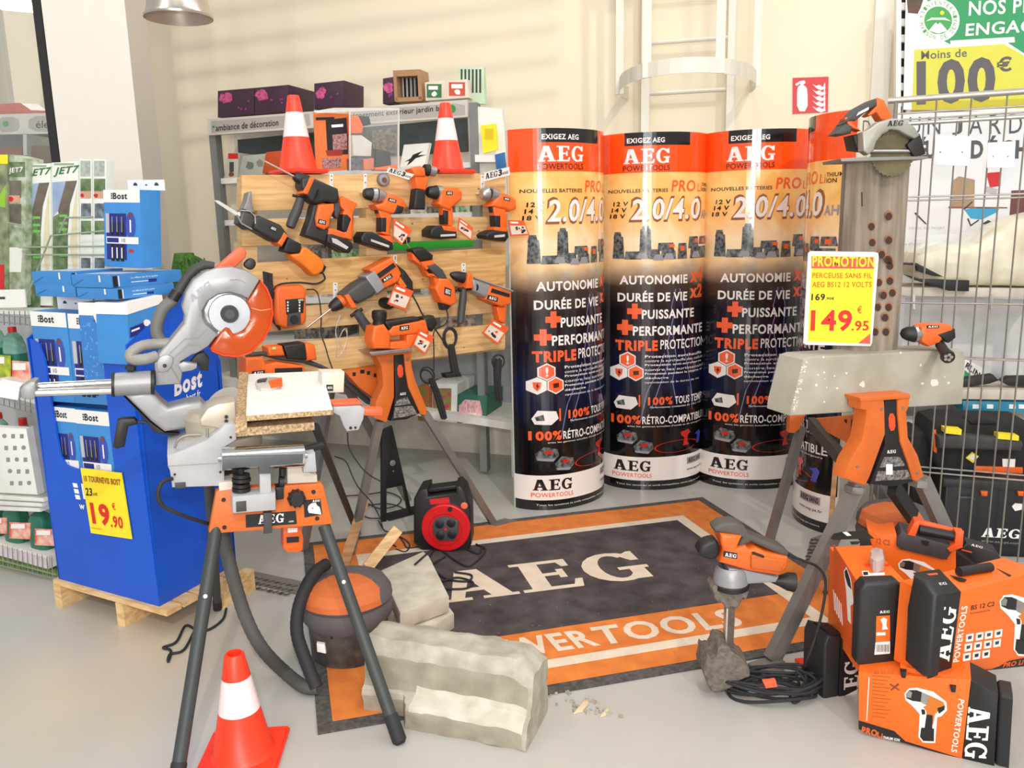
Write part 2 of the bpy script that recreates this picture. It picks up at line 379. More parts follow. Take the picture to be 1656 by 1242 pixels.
def hoop(z):
    pts = []
    for i in range(25):
        a = math.radians(205+(-25-205)*i/24)
        pts.append(V(mid.x, mid.y, z)+e1*math.cos(a)*hw+nn*(math.sin(a)*.62+.12))
    q = B(LW)
    for i in range(24):
        a, b_ = pts[i], pts[i+1]; o_ = V(0, 0, .075)
        q.prism([a, b_, b_+o_, a+o_], -nn*.006)
    q.done('cage_hoop', t); return pts
zc = WALL(1080, 108, .6).z-.075
hp = hoop(zc); hoop(zc+1.2)
for i in (3, 9, 15, 21):
    a = hp[i]; B(LW).beam(a, a+V(0, 0, 1.9), .045, .008, up=nn).done('cage_strap', t)

# ------------------------------------------------------------------ back gondola
sa, sb = at(336, 195, 5.45), at(766, 165, 4.9)
S = PV(sa, sb)
t = thing('shelf_gondola', 'long grey gondola shelf with header lettering behind the wooden pallet', 'shelf')
UPR = M('upright_grey', (134, 136, 132), .5, .3); SHW = M('shelf_white', (232, 230, 224), .5); SHG = M('shelf_grey', (178, 180, 182), .5)
q = B(M('header_grey', (206, 198, 190), .5, var=.01)).pp(S, [(335, 193), (756, 161), (756, 189), (337, 219)], -.02, .02)
q.mat(M('header_band', (176, 168, 162), .5, var=.01)).pp(S, [(341, 196), (500, 184), (502, 203), (342, 215)], .02, .021)
q.pp(S, [(560, 180), (735, 167), (752, 170), (752, 186), (560, 199)], .02, .021)
q.mat(INK).text(S, 'ambiance de décoration', (349, 212), (450, 203), (349, 202), .023, .01).text(S, 'aménagement extérieur jardin b', (556, 195), (710, 182), (556, 184), .023, .01)
q.mat(M('logo_green', (50, 150, 70), .6)).pp(S, arc((345, 205), 2, 0, 330, 6), .021, .023).pp(S, arc((730, 176), 7, 0, 330, 10), .021, .023); q.done('header_sign', t)
for (xa, ya, xb, yb) in ((336, 200, 352, 480), (758, 166, 766, 480)):
    a = S(xa, ya); q = B(UPR).prism([V(a.x, a.y, .02), V(a.x, a.y, a.z), V(a.x+.045, a.y-.012, a.z), V(a.x+.045, a.y-.012, .02)], -S.n*.06)
    q.done('upright', t)
def sline(y0, y1): return lambda x: y0+(y1-y0)*(x-336)/(836-336)
B(M('gondola_back', (222, 214, 200), .6)).pp(S, [(345, 205), (762, 175), (840, 770), (352, 720)], -.50, -.46).done('back_panel', t)
B(M('dark_back', (66, 74, 72), .6)).pp(S, [(384, 226), (755, 190), (757, 245), (386, 268)], -.455, -.44).done('back_panel', t)
for (yl, yr, x0, x1, d) in ((295, 262, 342, 765, .0), (362, 345, 344, 770, .0), (432, 424, 346, 775, 0), (490, 480, 347, 780, 0), (558, 546, 349, 788, 0)):
    f_ = sline(yl, yr)
    B(SHW).pp(S, [(x0, f_(x0)-5), (x1, f_(x1)-5), (x1, f_(x1)+4), (x0, f_(x0)+4)], -.43, d-.02).done('shelf_board', t)
f_ = sline(617, 694)
B(SHW).pp(S, [(340, f_(340)-9), (836, f_(836)-9), (836, f_(836)+3), (340, f_(340)+3)], -.45, .06).done('shelf_board', t)
B(SHG).pp(S, [(340, 520), (840, 560), (846, 684), (340, 615)], -.43, -.40).done('back_panel', t)
a = S(826, 700); B(SHW).prism([V(a.x, a.y, 0), V(a.x+.04, a.y-.01, 0), V(a.x+.04, a.y-.01, .36), V(a.x, a.y, .36)], -S.n*.1).done('foot', t)
a = S(350, 700); B(SHW).prism([V(a.x, a.y, 0), V(a.x+.04, a.y-.01, 0), V(a.x+.04, a.y-.01, .36), V(a.x, a.y, .36)], -S.n*.1).done('foot', t)
B(WHITE).pp(S, [(768, 172), (812, 176), (826, 330), (770, 330)], -.06, -.02).done('end_panel', t)
B(WHITE).pp(S, [(768, 250), (812, 252), (816, 262), (768, 262)], -.02, .06).done('end_shelf', t)
PUR = M('aubergine_card', (66, 40, 62), .45); PUR2 = M('aubergine_side', (52, 30, 50), .45); PINK = M('orchid_pink', (216, 96, 148), .5, c2=(150, 50, 100), scale=60)
def orchid(label, x0, yt0, x1, yt1, h, d0, d1, flowers):
    q = B(PUR).pp(S, [(x0, yt0), (x1, yt1), (x1, yt1+h), (x0, yt0+h)], d0, d1, .002); q.mat(PINK)
    for fx, fy, r in flowers:
        for j in range(5): q.pp(S, blob(fx+random.uniform(-.2, 1)*r*.7, fy+random.uniform(-.4, 1)*r*.8, r*.8, 9, .5), d1, d1+.0008+.0003*j)
    q.mat(M('magenta_speck', (170, 40, 150), .5))
    for j in range(4): q.pp(S, blob((x0+x1)/2+random.uniform(0, (x1-x0)*.4), yt1+h-8-random.uniform(0, 14), 2.0, 6), d1, d1+.0016)
    tag(q.done('orchid_box'), label, 'box', 'orchid print boxes on the gondola')
orchid('aubergine box with pink orchid print, leftmost on top of the gondola header', 352, 147, 411, 142, 43, -.3, 0, [(361, 160, 12)])
orchid('aubergine box with pink orchid print directly left of the left cone on the gondola', 412, 142, 466, 137, 44, -.3, 0, [(420, 153, 12)])
orchid('aubergine box with pink orchid print standing between the two cones', 508, 135, 556, 130, 42, -.25, .0, [(518, 147, 10)])
orchid('narrow aubergine orchid box beside the pine framed rack on the gondola', 619, 127, 637, 124, 41, -.2, .0, [(626, 138, 9)])
t = thing('pine_pen_rack', 'pine framed rack of metallic sticks standing on the gondola header', 'rack')
q = B(M('rack_wood', (176, 134, 96), .6)); q.pp(S, [(635, 114), (679, 112), (680, 122), (636, 124)], -.1, .02).pp(S, [(636, 124), (641, 124), (643, 163), (638, 164)], -.1, .02).pp(S, [(675, 122), (680, 122), (683, 161), (677, 161)], -.1, .02).pp(S, [(640, 158), (682, 156), (682, 163), (640, 165)], -.1, .02); q.done('frame', t)
q = B(INK).pp(S, [(641, 123), (676, 121), (678, 158), (642, 160)], -.1, -.08); q.done('back_panel', t)
for k in range(5): B(STEEL).pt(S, [(645+k*6.4, 126, 2), (646+k*6.4, 157, 2)], -.03, 8).done('stick', t)
boxy('puzzle_box', 'green and red printed box leaning on the gondola beside the pine rack', 'box', S, [(687, 133), (755, 128), (758, 158), (688, 163)], -.05, .015, M('cream_card', (230, 216, 200), .6), [(rect(690, 136, 714, 158), M('box_green', (60, 120, 78), .5)), (rect(726, 133, 752, 155), M('box_red', (206, 84, 64), .5)), (rect(693, 139, 708, 145), WINK), (rect(730, 136, 748, 143), WINK), (blob(702, 152, 5), WINK), (blob(740, 149, 6), WINK)])
boxy('pencil_set', 'pale green card of upright grey pencils at the right end of the gondola top', 'stationery', S, [(740, 110), (782, 108), (784, 168), (742, 168)], -.08, -.045, M('pale_green', (196, 220, 186), .6), [(rect(745+k*6, 112, 748+k*6, 150), GREY) for k in range(6)])
tag(B(YEL).pp(S, [(777, 203), (802, 200), (805, 242), (781, 248)], .02, .03).mat(M('yellow_print', (230, 196, 20), .6)).pp(S, rect(784, 208, 798, 226), .03, .031).done('price_tag'), 'bright yellow shelf leaflet hanging on the white end panel', 'leaflet')
boxy('blue_leaflet', 'blue leaflet in the rack on the white end panel below the yellow one', 'leaflet', S, [(800, 250), (816, 246), (818, 272), (803, 276)], .062, .07, M('leaf_blue', (50, 112, 176), .5))
# goods on the shelves
boxy('hanging_pack', 'red-topped clear blister pack at the left end of the gondola upper shelf', 'pack', S, [(368, 248), (386, 247), (384, 287), (362, 288)], -.2, -.03, M('pack_grey', (196, 190, 178), .5), [(rect(369, 248, 385, 257), RED), (rect(371, 262, 378, 278), GREY), (blob(374, 282, 5), BROWN)])
boxy('hanging_pack', 'grey printed pack beside the red-topped pack on the gondola upper shelf', 'pack', S, [(392, 252), (432, 248), (428, 282), (386, 286)], -.2, -.03, M('pack_grey2', (176, 178, 166), .5), [(blob(404, 268, 8), M('pk_dark', (110, 116, 108), .6)), (blob(420, 264, 7), M('pk_dark2', (136, 130, 120), .6))])
boxy('orange_carton', 'deep orange carton on the gondola behind the left traffic cone', 'box', S, [(430, 246), (462, 243), (462, 278), (424, 280)], -.2, -.02, M('deep_orange', (200, 80, 30), .5))
boxy('picture_card', 'white card with a black branch print on the gondola beside the right cone', 'card', S, [(653, 234), (694, 231), (686, 270), (646, 273)], -.14, -.1, WHITE, [([(654, 262), (664, 256), (668, 250), (684, 244), (676, 251), (690, 250), (672, 256), (666, 262), (658, 268), (662, 260)], INK)])
boxy('red_box', 'small dark red box on the gondola shelf at the left end of the pallet', 'box', S, rect(388, 384, 406, 394), -.2, -.01, RED)
gr = [M('goods_green', (60, 128, 60), .5, c2=(190, 200, 170), scale=40), M('goods_white', (220, 214, 204), .5, c2=(150, 140, 140), scale=30), M('goods_mix', (120, 70, 60), .5, c2=(200, 190, 170), scale=40), M('goods_dark', (50, 52, 52), .5, c2=(140, 130, 120), scale=40)]
hd = ['green', 'whitish', 'brown', 'dark']
for (x0, y0, x1, y1, k, w) in ((585, 338, 604, 360, 0, 'left'), (664, 318, 690, 354, 1, 'middle'), (692, 322, 716, 352, 3, 'right'), (736, 330, 760, 350, 0, 'far right')):
    boxy('seed_packet', f'{hd[k]} packet on the gondola seen through the upper pallet gap, {w} of its row', 'packet', S, rect(x0, y0, x1, y1), -.3, -.04, gr[k], group='packets behind the upper gap')
boxy('green_strip', 'bright green shelf strip seen through the pallet gap under the middle drills', 'strip', S, [(586, 394), (766, 386), (766, 399), (586, 408)], -.02, .0, M('strip_green', (44, 160, 40), .5, var=.01))
for (x0, y0, x1, y1, k, w) in ((498, 424, 528, 432, 3, 'first'), (478, 472, 540, 486, 3, 'second'), (675, 455, 700, 470, 0, 'third'), (480, 536, 530, 548, 3, 'fourth'), (716, 506, 770, 520, 1, 'fifth'), (538, 536, 592, 546, 2, 'sixth')):
    pass
for (x0, y0, x1, y1, k, w) in ((478, 466, 530, 488, 1, 'pink and white packet behind the middle pallet gap, left of the dark drill'), (476, 520, 548, 556, 3, 'dark book-like packets on the gondola behind the lower pallet gap'), (680, 452, 716, 482, 1, 'pale packet on the gondola seen beside the multitool'), (712, 500, 772, 546, 2, 'red-striped packet on the gondola seen through the lower right gap')):
    boxy('goods_packet', w, 'packet', S, rect(x0, y0, x1, y1), -.3, -.06, gr[k])
boxy('flower_seed_box', 'pink flower seed box low on the gondola behind the white board', 'box', S, [(548, 618), (600, 620), (606, 644), (548, 646)], -.3, .0, M('flower_pink', (196, 70, 140), .5, c2=(90, 120, 60), scale=30))
boxy('flower_seed_box', 'red and green tulip seed box low behind the pallet trestle', 'box', S, [(672, 628), (700, 622), (700, 684), (676, 680)], -.3, .0, M('flower_red', (210, 70, 40), .5, c2=(70, 130, 60), scale=22))
boxy('flower_bulb_box', 'white box with flower photo on the low gondola shelf behind the cable', 'box', S, [(694, 621), (740, 621), (738, 684), (695, 679)], -.3, .0, WHITE, [([(700, 628), (730, 628), (729, 681), (700, 676)], M('tulip_photo', (120, 150, 70), .5, c2=(190, 60, 90), scale=26))])
boxy('flower_bulb_box', 'green box with pink striped flower photo at the right of the low gondola shelf', 'box', S, [(740, 638), (788, 640), (786, 687), (740, 684)], -.3, .0, M('teal_card', (50, 110, 90), .5), [([(742, 656), (752, 646), (776, 648), (780, 668), (776, 685), (742, 681)], M('lily_pink', (222, 130, 140), .5, c2=(240, 220, 220), scale=40, stretch=(6, 1, 1))), (rect(748, 668, 770, 685), WINK)])
for x0, y0, x1, y1, c_, lb_ in ((478, 398, 496, 428, 2, 'brown packet behind the pallet gap at the tail of the sabre saw'), (505, 402, 530, 428, 3, 'dark striped packet behind the second pallet gap, left of the drill battery'), (536, 404, 560, 426, 0, 'green packet behind the second pallet gap under the big hammer drill'), (622, 330, 640, 356, 2, 'brown packet behind the upper pallet gap right of the tilted drill'), (770, 330, 786, 350, 2, 'reddish packet behind the upper pallet gap beside the level drill'), (620, 540, 640, 552, 0, 'green packet low behind the pallet beside the jigsaw')):
    boxy('shelf_packet', lb_, 'packet', S, rect(x0, y0, x1, y1), -.3, -.06, gr[c_])
# ================================================================== left side: cleaning gondola, hedge-cutter boxes, blue bin
la, lb = fl(0, 918), fl(92, 938)
L = PV(la, lb)
t = thing('shelf_gondola', 'white gondola with wire edges holding green bottles at the left edge of the photo', 'shelf')
def shelf(y0, y1, x0=-25, x1=62, dep=.42, th=9, band=None):
    B(SHW).pp(L, [(x0, y0), (x1, y1), (x1+1, y1+th), (x0, y0+th)], -dep, 0).done('shelf_board', t)
shelf(872, 900, x1=78, th=20); shelf(616, 640, x1=58, th=14); shelf(500, 503, x1=44, th=6)
q = B(LIGHT).pp(L, [(-30, 420), (60, 420), (96, 930), (-30, 930)], -.5, -.44); q.done('back_panel', t)
for rails, n_, st, f0, f1 in ((((905, 930, 92), (914, 938, 94)), 14, 8, lambda x: 880+x*.26, lambda x: 913+x*.26), (((640, 662, 60), (652, 672, 62)), 9, 8.6, lambda x: 622+x*.3, lambda x: 655+x*.3), (((512, 514, 48), (524, 526, 52)), 9, 8.6, lambda x: 503, lambda x: 526)):
    q = B(STEEL)
    for y0, y1, x1 in rails: q.tube([L(-25, y0-6, .02), L(x1, y1, .02)], .003, 6)
    for k in range(n_): x = -20+k*st; q.tube([L(x, f0(x), .02), L(x+1, f1(x), .02)], .002, 5)
    q.done('wire_front', t)
B(WHITE).pp(L, [(-20, 469), (39, 468), (42, 497), (-20, 498)], .004, .01).mat(GREY).pp(L, rect(-4, 480, 8, 484), .01, .011).done('price_card', t)
q = B(M('pink_strip', (214, 206, 210), .5)).pp(L, [(-20, 878), (74, 905), (76, 920), (-20, 893)], .004, .01); q.done('price_strip', t)
q = B(M('basket_goods', (36, 80, 66), .6, c2=(140, 170, 60), scale=30, stretch=(12, 1, 1))).pp(L, [(-20, 892), (88, 922), (90, 934), (-20, 912)], -.2, -.02); tag(q.done('scouring_pads'), 'row of green scouring pads in the bottom wire tray at the left', 'pads', kind='stuff')
CAPR = M('cap_red', (206, 36, 34), .4); LABR = M('label_red', (220, 60, 44), .5, c2=(236, 200, 180), scale=18); LABY = M('label_lime', (196, 206, 50), .5, c2=(120, 150, 60), scale=24); BOT = M('bottle_translucent', (128, 168, 156), .25, c2=(96, 146, 128), scale=5); BOTG = M('bottle_deep', (44, 120, 96), .25, c2=(34, 100, 80), scale=5)
def bottle(label, x, y0, y1, w, lab, labc=LABR, cap=True, bm=BOT, d=-.16, low=BOTG):
    t = thing('cleaner_bottle', label, 'bottle', 'green cleaner bottles')
    h = y1-y0; c = L(x, y1, d); k = pxs(c); z = h*k; rw = w/2*k
    q = B(bm)
    prof = [(0, 0), (.96, 0), (1, .02), (1, .62), (.97, .72), (.72, .86), (.42, .91), (.3, .93), (.3, .95)]
    pts = []
    for r_, zz in prof:
        ring = []
        for i in range(20):
            a = 2*PI*i/20; ca, sa = math.cos(a), math.sin(a)
            ca = math.copysign(abs(ca)**.6, ca); sa = math.copysign(abs(sa)**.6, sa)
            e = (L.n.cross(V(0, 0, 1))).normalized()
            ring.append(c+e*ca*rw*r_-L.n*sa*rw*.72*r_+V(0, 0, zz*z))
        pts.append(ring)
    for j in range(len(prof)-1):
        q.mat(low if prof[j][1] < .6 else bm)
        for i in range(20): q.geo([pts[j][i], pts[j][(i+1) % 20], pts[j+1][(i+1) % 20], pts[j+1][i]], [[0, 1, 2, 3]])
    q.done('body', t)
    if cap: B(CAPR).lathe([(rw*.34, .92*z), (rw*.36, .93*z), (rw*.34, z), (0, z)], c, n=14).done('cap', t)
    dn = rw*.72+.0015; p0 = d+dn
    B(labc).pp(L, [(x-w*.42, y1-h*.5), (x+w*.42, y1-h*.48), (x+w*.42, y1-h*.12), (x-w*.42, y1-h*.14)], p0-.004, p0).mat(WINK).pp(L, rect(x-w*.36, y1-h*.46, x+w*.2, y1-h*.36), p0, p0+.001).done('label', t)
bottle('pale green bottle with lime label on the upper left shelf', -2, 520, 626, 44, None, LABY)
bottle('pale green bottle with red label on the upper left shelf beside the blue bin', 34, 528, 638, 36, None)
bottle('dark green bottle on the middle left shelf behind the white symbol box', 14, 664, 790, 34, None)
bottle('red-capped green bottle on the middle left shelf next to the blue bin', 56, 672, 820, 36, None)
bottle('squat green bottle at the far left of the bottom shelf row', -6, 800, 872, 40, None, cap=False, bm=BOTG, d=-.07)
bottle('squat green bottle with red label in the middle of the bottom shelf row', 32, 808, 881, 40, None, cap=False, bm=BOTG, d=-.07)
bottle('squat green bottle on the bottom shelf touching the blue bin', 73, 818, 892, 40, None, cap=False, bm=BOTG, d=-.07)
t = thing('symbol_box', 'white carton printed with small grey symbols leaning on the left shelf', 'box')
LX = PL(L.p+L.n*.03, L.n); sy = M('symbol_grey', (150, 146, 150), .6)
q = B(WHITE).pp(LX, [(-20, 690), (42, 694), (60, 800), (-20, 796)], -.04, 0, .002); q.mat(sy)
for i in range(3):
    for j in range(5):
        x, y = 4+i*14+j*3, 702+j*19; q.pp(LX, rect(x, y, x+6, y+7) if (i+j) % 3 else blob(x+3, y+3, 4, 7, .1), 0, .0006)
q.done('carton', t); B(M('perforated_grey', (166, 166, 170), .6)).pp(LX, [(42, 694), (53, 688), (72, 796), (60, 801)], -.04, -.002).done('side_panel', t)
for k, (ya, lb_) in enumerate(((804, 'topmost white shelf panel lying under the symbol carton'), (812, 'middle white shelf panel of the stack under the symbol carton'), (820, 'lowest white shelf panel of the stack above the squat bottles'))):
    tag(B(SHW).pp(LX, [(-20, ya-4+k), (70-k*3, ya+2), (71-k*3, ya+8), (-20, ya+3+k)], -.2, -.005*k, .002).done('white_board'), lb_, 'panel', 'white shelf panels in a stack')
# tall garden-tool cartons
J = PL(L.p-L.n*.12, L.n)
JW = M('carton_white', (226, 228, 220), .5, var=.02); JG = M('foliage_print', (70, 96, 58), .5, c2=(120, 140, 100), scale=26); JB = M('sky_print', (132, 158, 196), .5, c2=(170, 186, 206), scale=8); JD = M('roof_print', (92, 84, 74), .5, c2=(120, 110, 96), scale=16); JGR = M('carton_green', (54, 120, 62), .5); CRM = M('blade_print', (224, 212, 180), .5)
def jet(label, x0, x1, yt, yb=494):
    w = x1-x0; X = lambda u: x0+w*u
    q = B(JW).pp(J, [(x0, yt+2), (x1, yt), (x1+2, yb), (x0+2, yb)], -.07, 0, .002)
    q.mat(JB).pp(J, [(X(.03), yt+34), (X(.55), yt+32), (X(.25), yt+80), (X(.05), yt+90)], 0, .0005)
    q.mat(JD).pp(J, [(X(.55), yt+32), (X(.97), yt+31), (X(.7), yt+70), (X(.6), yt+120), (X(.35), yt+100), (X(.25), yt+80)], 0, .0007)
    q.mat(JG).pp(J, [(X(.05), yt+90), (X(.3), yt+84), (X(.62), yt+118), (X(.6), yt+236), (X(.06), yt+236)], 0, .0009)
    q.mat(CRM).pp(J, [(X(.97), yt+36), (X(.98), yt+170), (X(.85), yt+190), (X(.7), yt+140), (X(.78), yt+90)], 0, .0012)
    q.mat(M('grass_print', (110, 190, 90), .5))
    for yy in (86, 98, 108, 150): q.pp(J, rect(X(.3), yt+yy, X(.6), yt+yy+4), .0009, .0014)
    q.mat(JGR).text(J, 'JET7', (X(.08), yt+25), (X(.94), yt+21), (X(.1), yt+11), .001, .03, .1)
    q.mat(M('grey_print', (150, 170, 150), .5)).pp(J, rect(X(.1), yt+3, X(.85), yt+6), 0, .0006)
    tag(q.done('tool_carton'), label, 'box', 'tall white garden cartons')
jet('tall white carton with green lettering second from the column, with roof photo', 41, 81, 264)
jet('tall white carton with green lettering nearest the column, front showing', 83, 126, 261)
def jside(label, x0, x1, yt):
    q = B(JW).pp(J, [(x0, yt), (x1, yt+2), (x1+1, 494), (x0+2, 494)], -.03, .01, .002)
    q.mat(M('sketch_print', (188, 194, 186), .5, c2=(150, 160, 150), scale=60)).pp(J, rect(x0+2, yt+3, x1-2, yt+28), .01, .011)
    q.mat(JG).pp(J, rect(x0+2, yt+32, x1-1, yt+52), .01, .0108).pp(J, rect(x0+3, yt+100, x1-1, yt+122), .01, .0109)
    q.mat(M('skin_print', (206, 160, 130), .5)).pp(J, rect(x0+2, yt+52, x1-1, yt+64), .01, .0108).mat(RED).pp(J, blob(x0+5, yt+59, 4), .0108, .0115)
    q.mat(M('shade_print', (70, 80, 84), .5, c2=(130, 140, 150), scale=30)).pp(J, rect(x0+3, yt+72, x1-1, yt+96), .01, .011).pp(J, rect(x0+3, yt+160, x1-2, yt+180), .01, .011)
    tag(q.done('tool_carton'), label, 'box', 'white garden-tool cartons edge on')
jside('narrow carton edge with small photos, left of the pair against the column', 128, 148, 257)
jside('narrow carton edge with small photos, touching the white column', 150, 171, 257)
q = B(M('olive_carton', (150, 160, 120), .5, c2=(90, 100, 80), scale=20)).pp(J, [(-18, 250), (12, 249), (12, 494), (-18, 494)], -.05, .04, .002)
q.mat(YEL).pp(J, rect(-18, 250, 12, 265), .04, .042).mat(M('lime_print', (150, 200, 50), .5)).pp(J, [(-10, 330), (9, 300), (8, 336)], .04, .041).mat(RED).pp(J, rect(-18, 428, 6, 470), .04, .042)
tag(q.done('tool_carton'), 'yellow-topped olive garden carton at the far left edge', 'box')
q = B(M('leafy_carton', (120, 140, 100), .5, c2=(190, 196, 180), scale=24)).pp(J, [(12, 249), (42, 257), (40, 494), (14, 494)], -.05, .03, .002)
q.mat(JD).pp(J, rect(12, 292, 34, 320), .03, .031).pp(J, rect(10, 330, 34, 362), .03, .031).mat(M('skin_print', (206, 160, 130), .5)).pp(J, rect(13, 316, 32, 328), .031, .032).mat(RED).pp(J, blob(17, 322, 5), .032, .033).mat(JW).pp(J, [(8, 400), (36, 400), (34, 440), (8, 440)], .03, .031).mat(JG).pp(J, rect(12, 262, 40, 286), .03, .0315).mat(WINK).text(J, 'JET7', (14, 282), (36, 280), (15, 272), .033, .02)
tag(q.done('tool_carton'), 'leafy green garden carton turned sideways, beside the yellow-topped one', 'box')
t = thing('wire_basket', 'light metal wire rail holding the tall garden cartons in place', 'basket')
q = B(M('wire_green', (176, 190, 170), .4, .5))
for pts in (((42, 484), (82, 381), (172, 373)), ((96, 376), (106, 352), (150, 351)), ((12, 360), (34, 364)), ((30, 400), (170, 398)), ((40, 412), (168, 412))):
    q.tube([J(x, y, .05) for x, y in pts], .0035, 6)
q.done('wires', t)
q = B(M('hedge_green', (44, 90, 34), .8, c2=(90, 130, 50), scale=50)); random.seed(3)
for k in range(110):
    c = at(random.uniform(288, 336), random.uniform(424, 460), random.uniform(4.3, 4.6)); a = random.uniform(0, 6); d = V(math.cos(a), .4*math.sin(a), random.uniform(.2, 1))*.05; w = V(.008, 0, .004)
    q.geo([c-w, c+d*.5+w, c+d, c+d*.5-w], [[0, 1, 2, 3]])
q.lathe([(.06, 0), (.075, .4), (.05, .5)], at(312, 560, 4.45), n=10); q.tube([fl(312, 745), at(312, 560, 4.45)], .012)
tag(q.done('artificial_shrub'), 'green leafy shrub peeping out behind the top of the saw', 'plant')

# ------------------------------------------------------------------ blue bin on its small pallet
ZP = .115
c0, cl, cr = fl(258, 981, ZP), fl(95, 936, ZP), fl(382, 912, ZP)
FB, RB = PV(c0, cl), PV(c0, cr)
eF = (cl-c0).normalized(); eR = (cr-c0).normalized()
t = thing('display_bin', 'tall blue cardboard display bin with white lettering beside the mitre saw', 'display bin')
front = [(48, 548), (63, 556), (72, 582), (84, 660), (97, 735), (106, 752), (122, 758), (188, 764), (182, 735), (172, 640), (166, 570), (170, 562), (205, 558), (222, 640), (258, 981), (95, 936)]
q = B(BLUE).pp(FB, front, -.008, 0)
q.mat(WINK)
for k in range(3): q.pp(FB, [(117+k*2, 781+k*9.5), (124+k*2, 782+k*9.5), (126+k*2, 789+k*9.5), (119+k*2, 788+k*9.5)], 0, .001)
q.pp(FB, [(131, 782), (142, 784), (144, 792), (138, 793), (146, 800), (146, 808), (135, 807)], 0, .001)
q.text(FB, 'w', (129, 823), (137, 824), (128, 816), .001, .02); q.done('front_panel', t)
q = B(BLUE).pp(RB, [(205, 558), (258, 981), (382, 912), (357, 585), (330, 520), (291, 468), (268, 502)], -.008, 0)
q.mat(WINK).text(RB, 'Bost', (283, 640), (326, 624), (283, 612), .001, .04).text(RB, 'www.bost.fr', (280, 658), (324, 641), (280, 646), .001, .01); q.done('side_panel', t)
w_ = (cl-c0).length; l_ = (cr-c0).length
z1 = FB(50, 548).z
B(BLUE).prism([cl, cl+eR*l_, cl+eR*l_+V(0, 0, z1+.25-ZP), cl+V(0, 0, z1-ZP)], eF*-.008).done('side_panel', t)
B(BLUE).prism([cr, cr+eF*w_, cr+eF*w_+V(0, 0, z1+.25-ZP), cr+V(0, 0, RB(357, 585).z-ZP)], eR*-.008).done('back_panel', t)
t = thing('price_card', 'yellow 19.90 price card stuck on the front of the blue bin', 'price card')
q = B(YEL).pp(FB, [(130, 757), (196, 765), (213, 872), (147, 862)], .004, .008)
q.mat(M('brown_ink', (150, 70, 30), .6, var=0)).text(FB, '10 TOURNEVIS BOST', (136, 778), (195, 785), (135, 769), .0095, .03)
q.mat(INK).text(FB, '23', (139, 801), (149, 802), (138, 789), .0095, .02).text(FB, ',60€', (150, 802), (158, 803), (149, 796), .0095)
q.mat(RINK).text(FB, '19', (151, 846), (178, 850), (146, 814), .0095, .04).text(FB, '.90', (180, 852), (199, 855), (178, 834), .0095, .03).text(FB, '€', (182, 824), (187, 825), (180, 813), .0095, .02)
q.text(FB, 'eco-participation', (148, 855), (165, 858), (148, 852), .0095); q.done('card', t)
# pallet under the bin
t = thing('small_pallet', 'small light wooden pallet carrying the blue bin', 'pallet')
pc, pa, pb = fl(268, 990, ZP), fl(84, 938, ZP), fl(394, 922, ZP)
e1 = (pa-pc).normalized(); e2 = (pb-pc).normalized(); w1 = (pa-pc).length; w2 = (pb-pc).length
for k in range(5):
    o_ = pc+e2*(w2*k/5+.004); B(PINE).prism([o_, o_+e1*w1, o_+e1*w1+e2*(w2/5-.012), o_+e2*(w2/5-.012)], (0, 0, -.02)).done('deck_board', t)
for u in (.0, .36, .93):
    o_ = pc+e1*(w1*u); ln = w2
    B(PINE).prism([V(o_.x, o_.y, 0), V(o_.x, o_.y, 0)+e1*.045, V(o_.x, o_.y, 0)+e1*.045+e2*ln, V(o_.x, o_.y, 0)+e2*ln], (0, 0, ZP-.021)).done('bearer', t) if u != 0 else None
o_ = pc+e2*w2*.66; B(PINE).prism([V(o_.x, o_.y, 0), V(o_.x, o_.y, 0)+e1*.05, V(o_.x, o_.y, 0)+e1*.05+e2*.2, V(o_.x, o_.y, 0)+e2*.2], (0, 0, ZP-.021)).done('bearer', t)
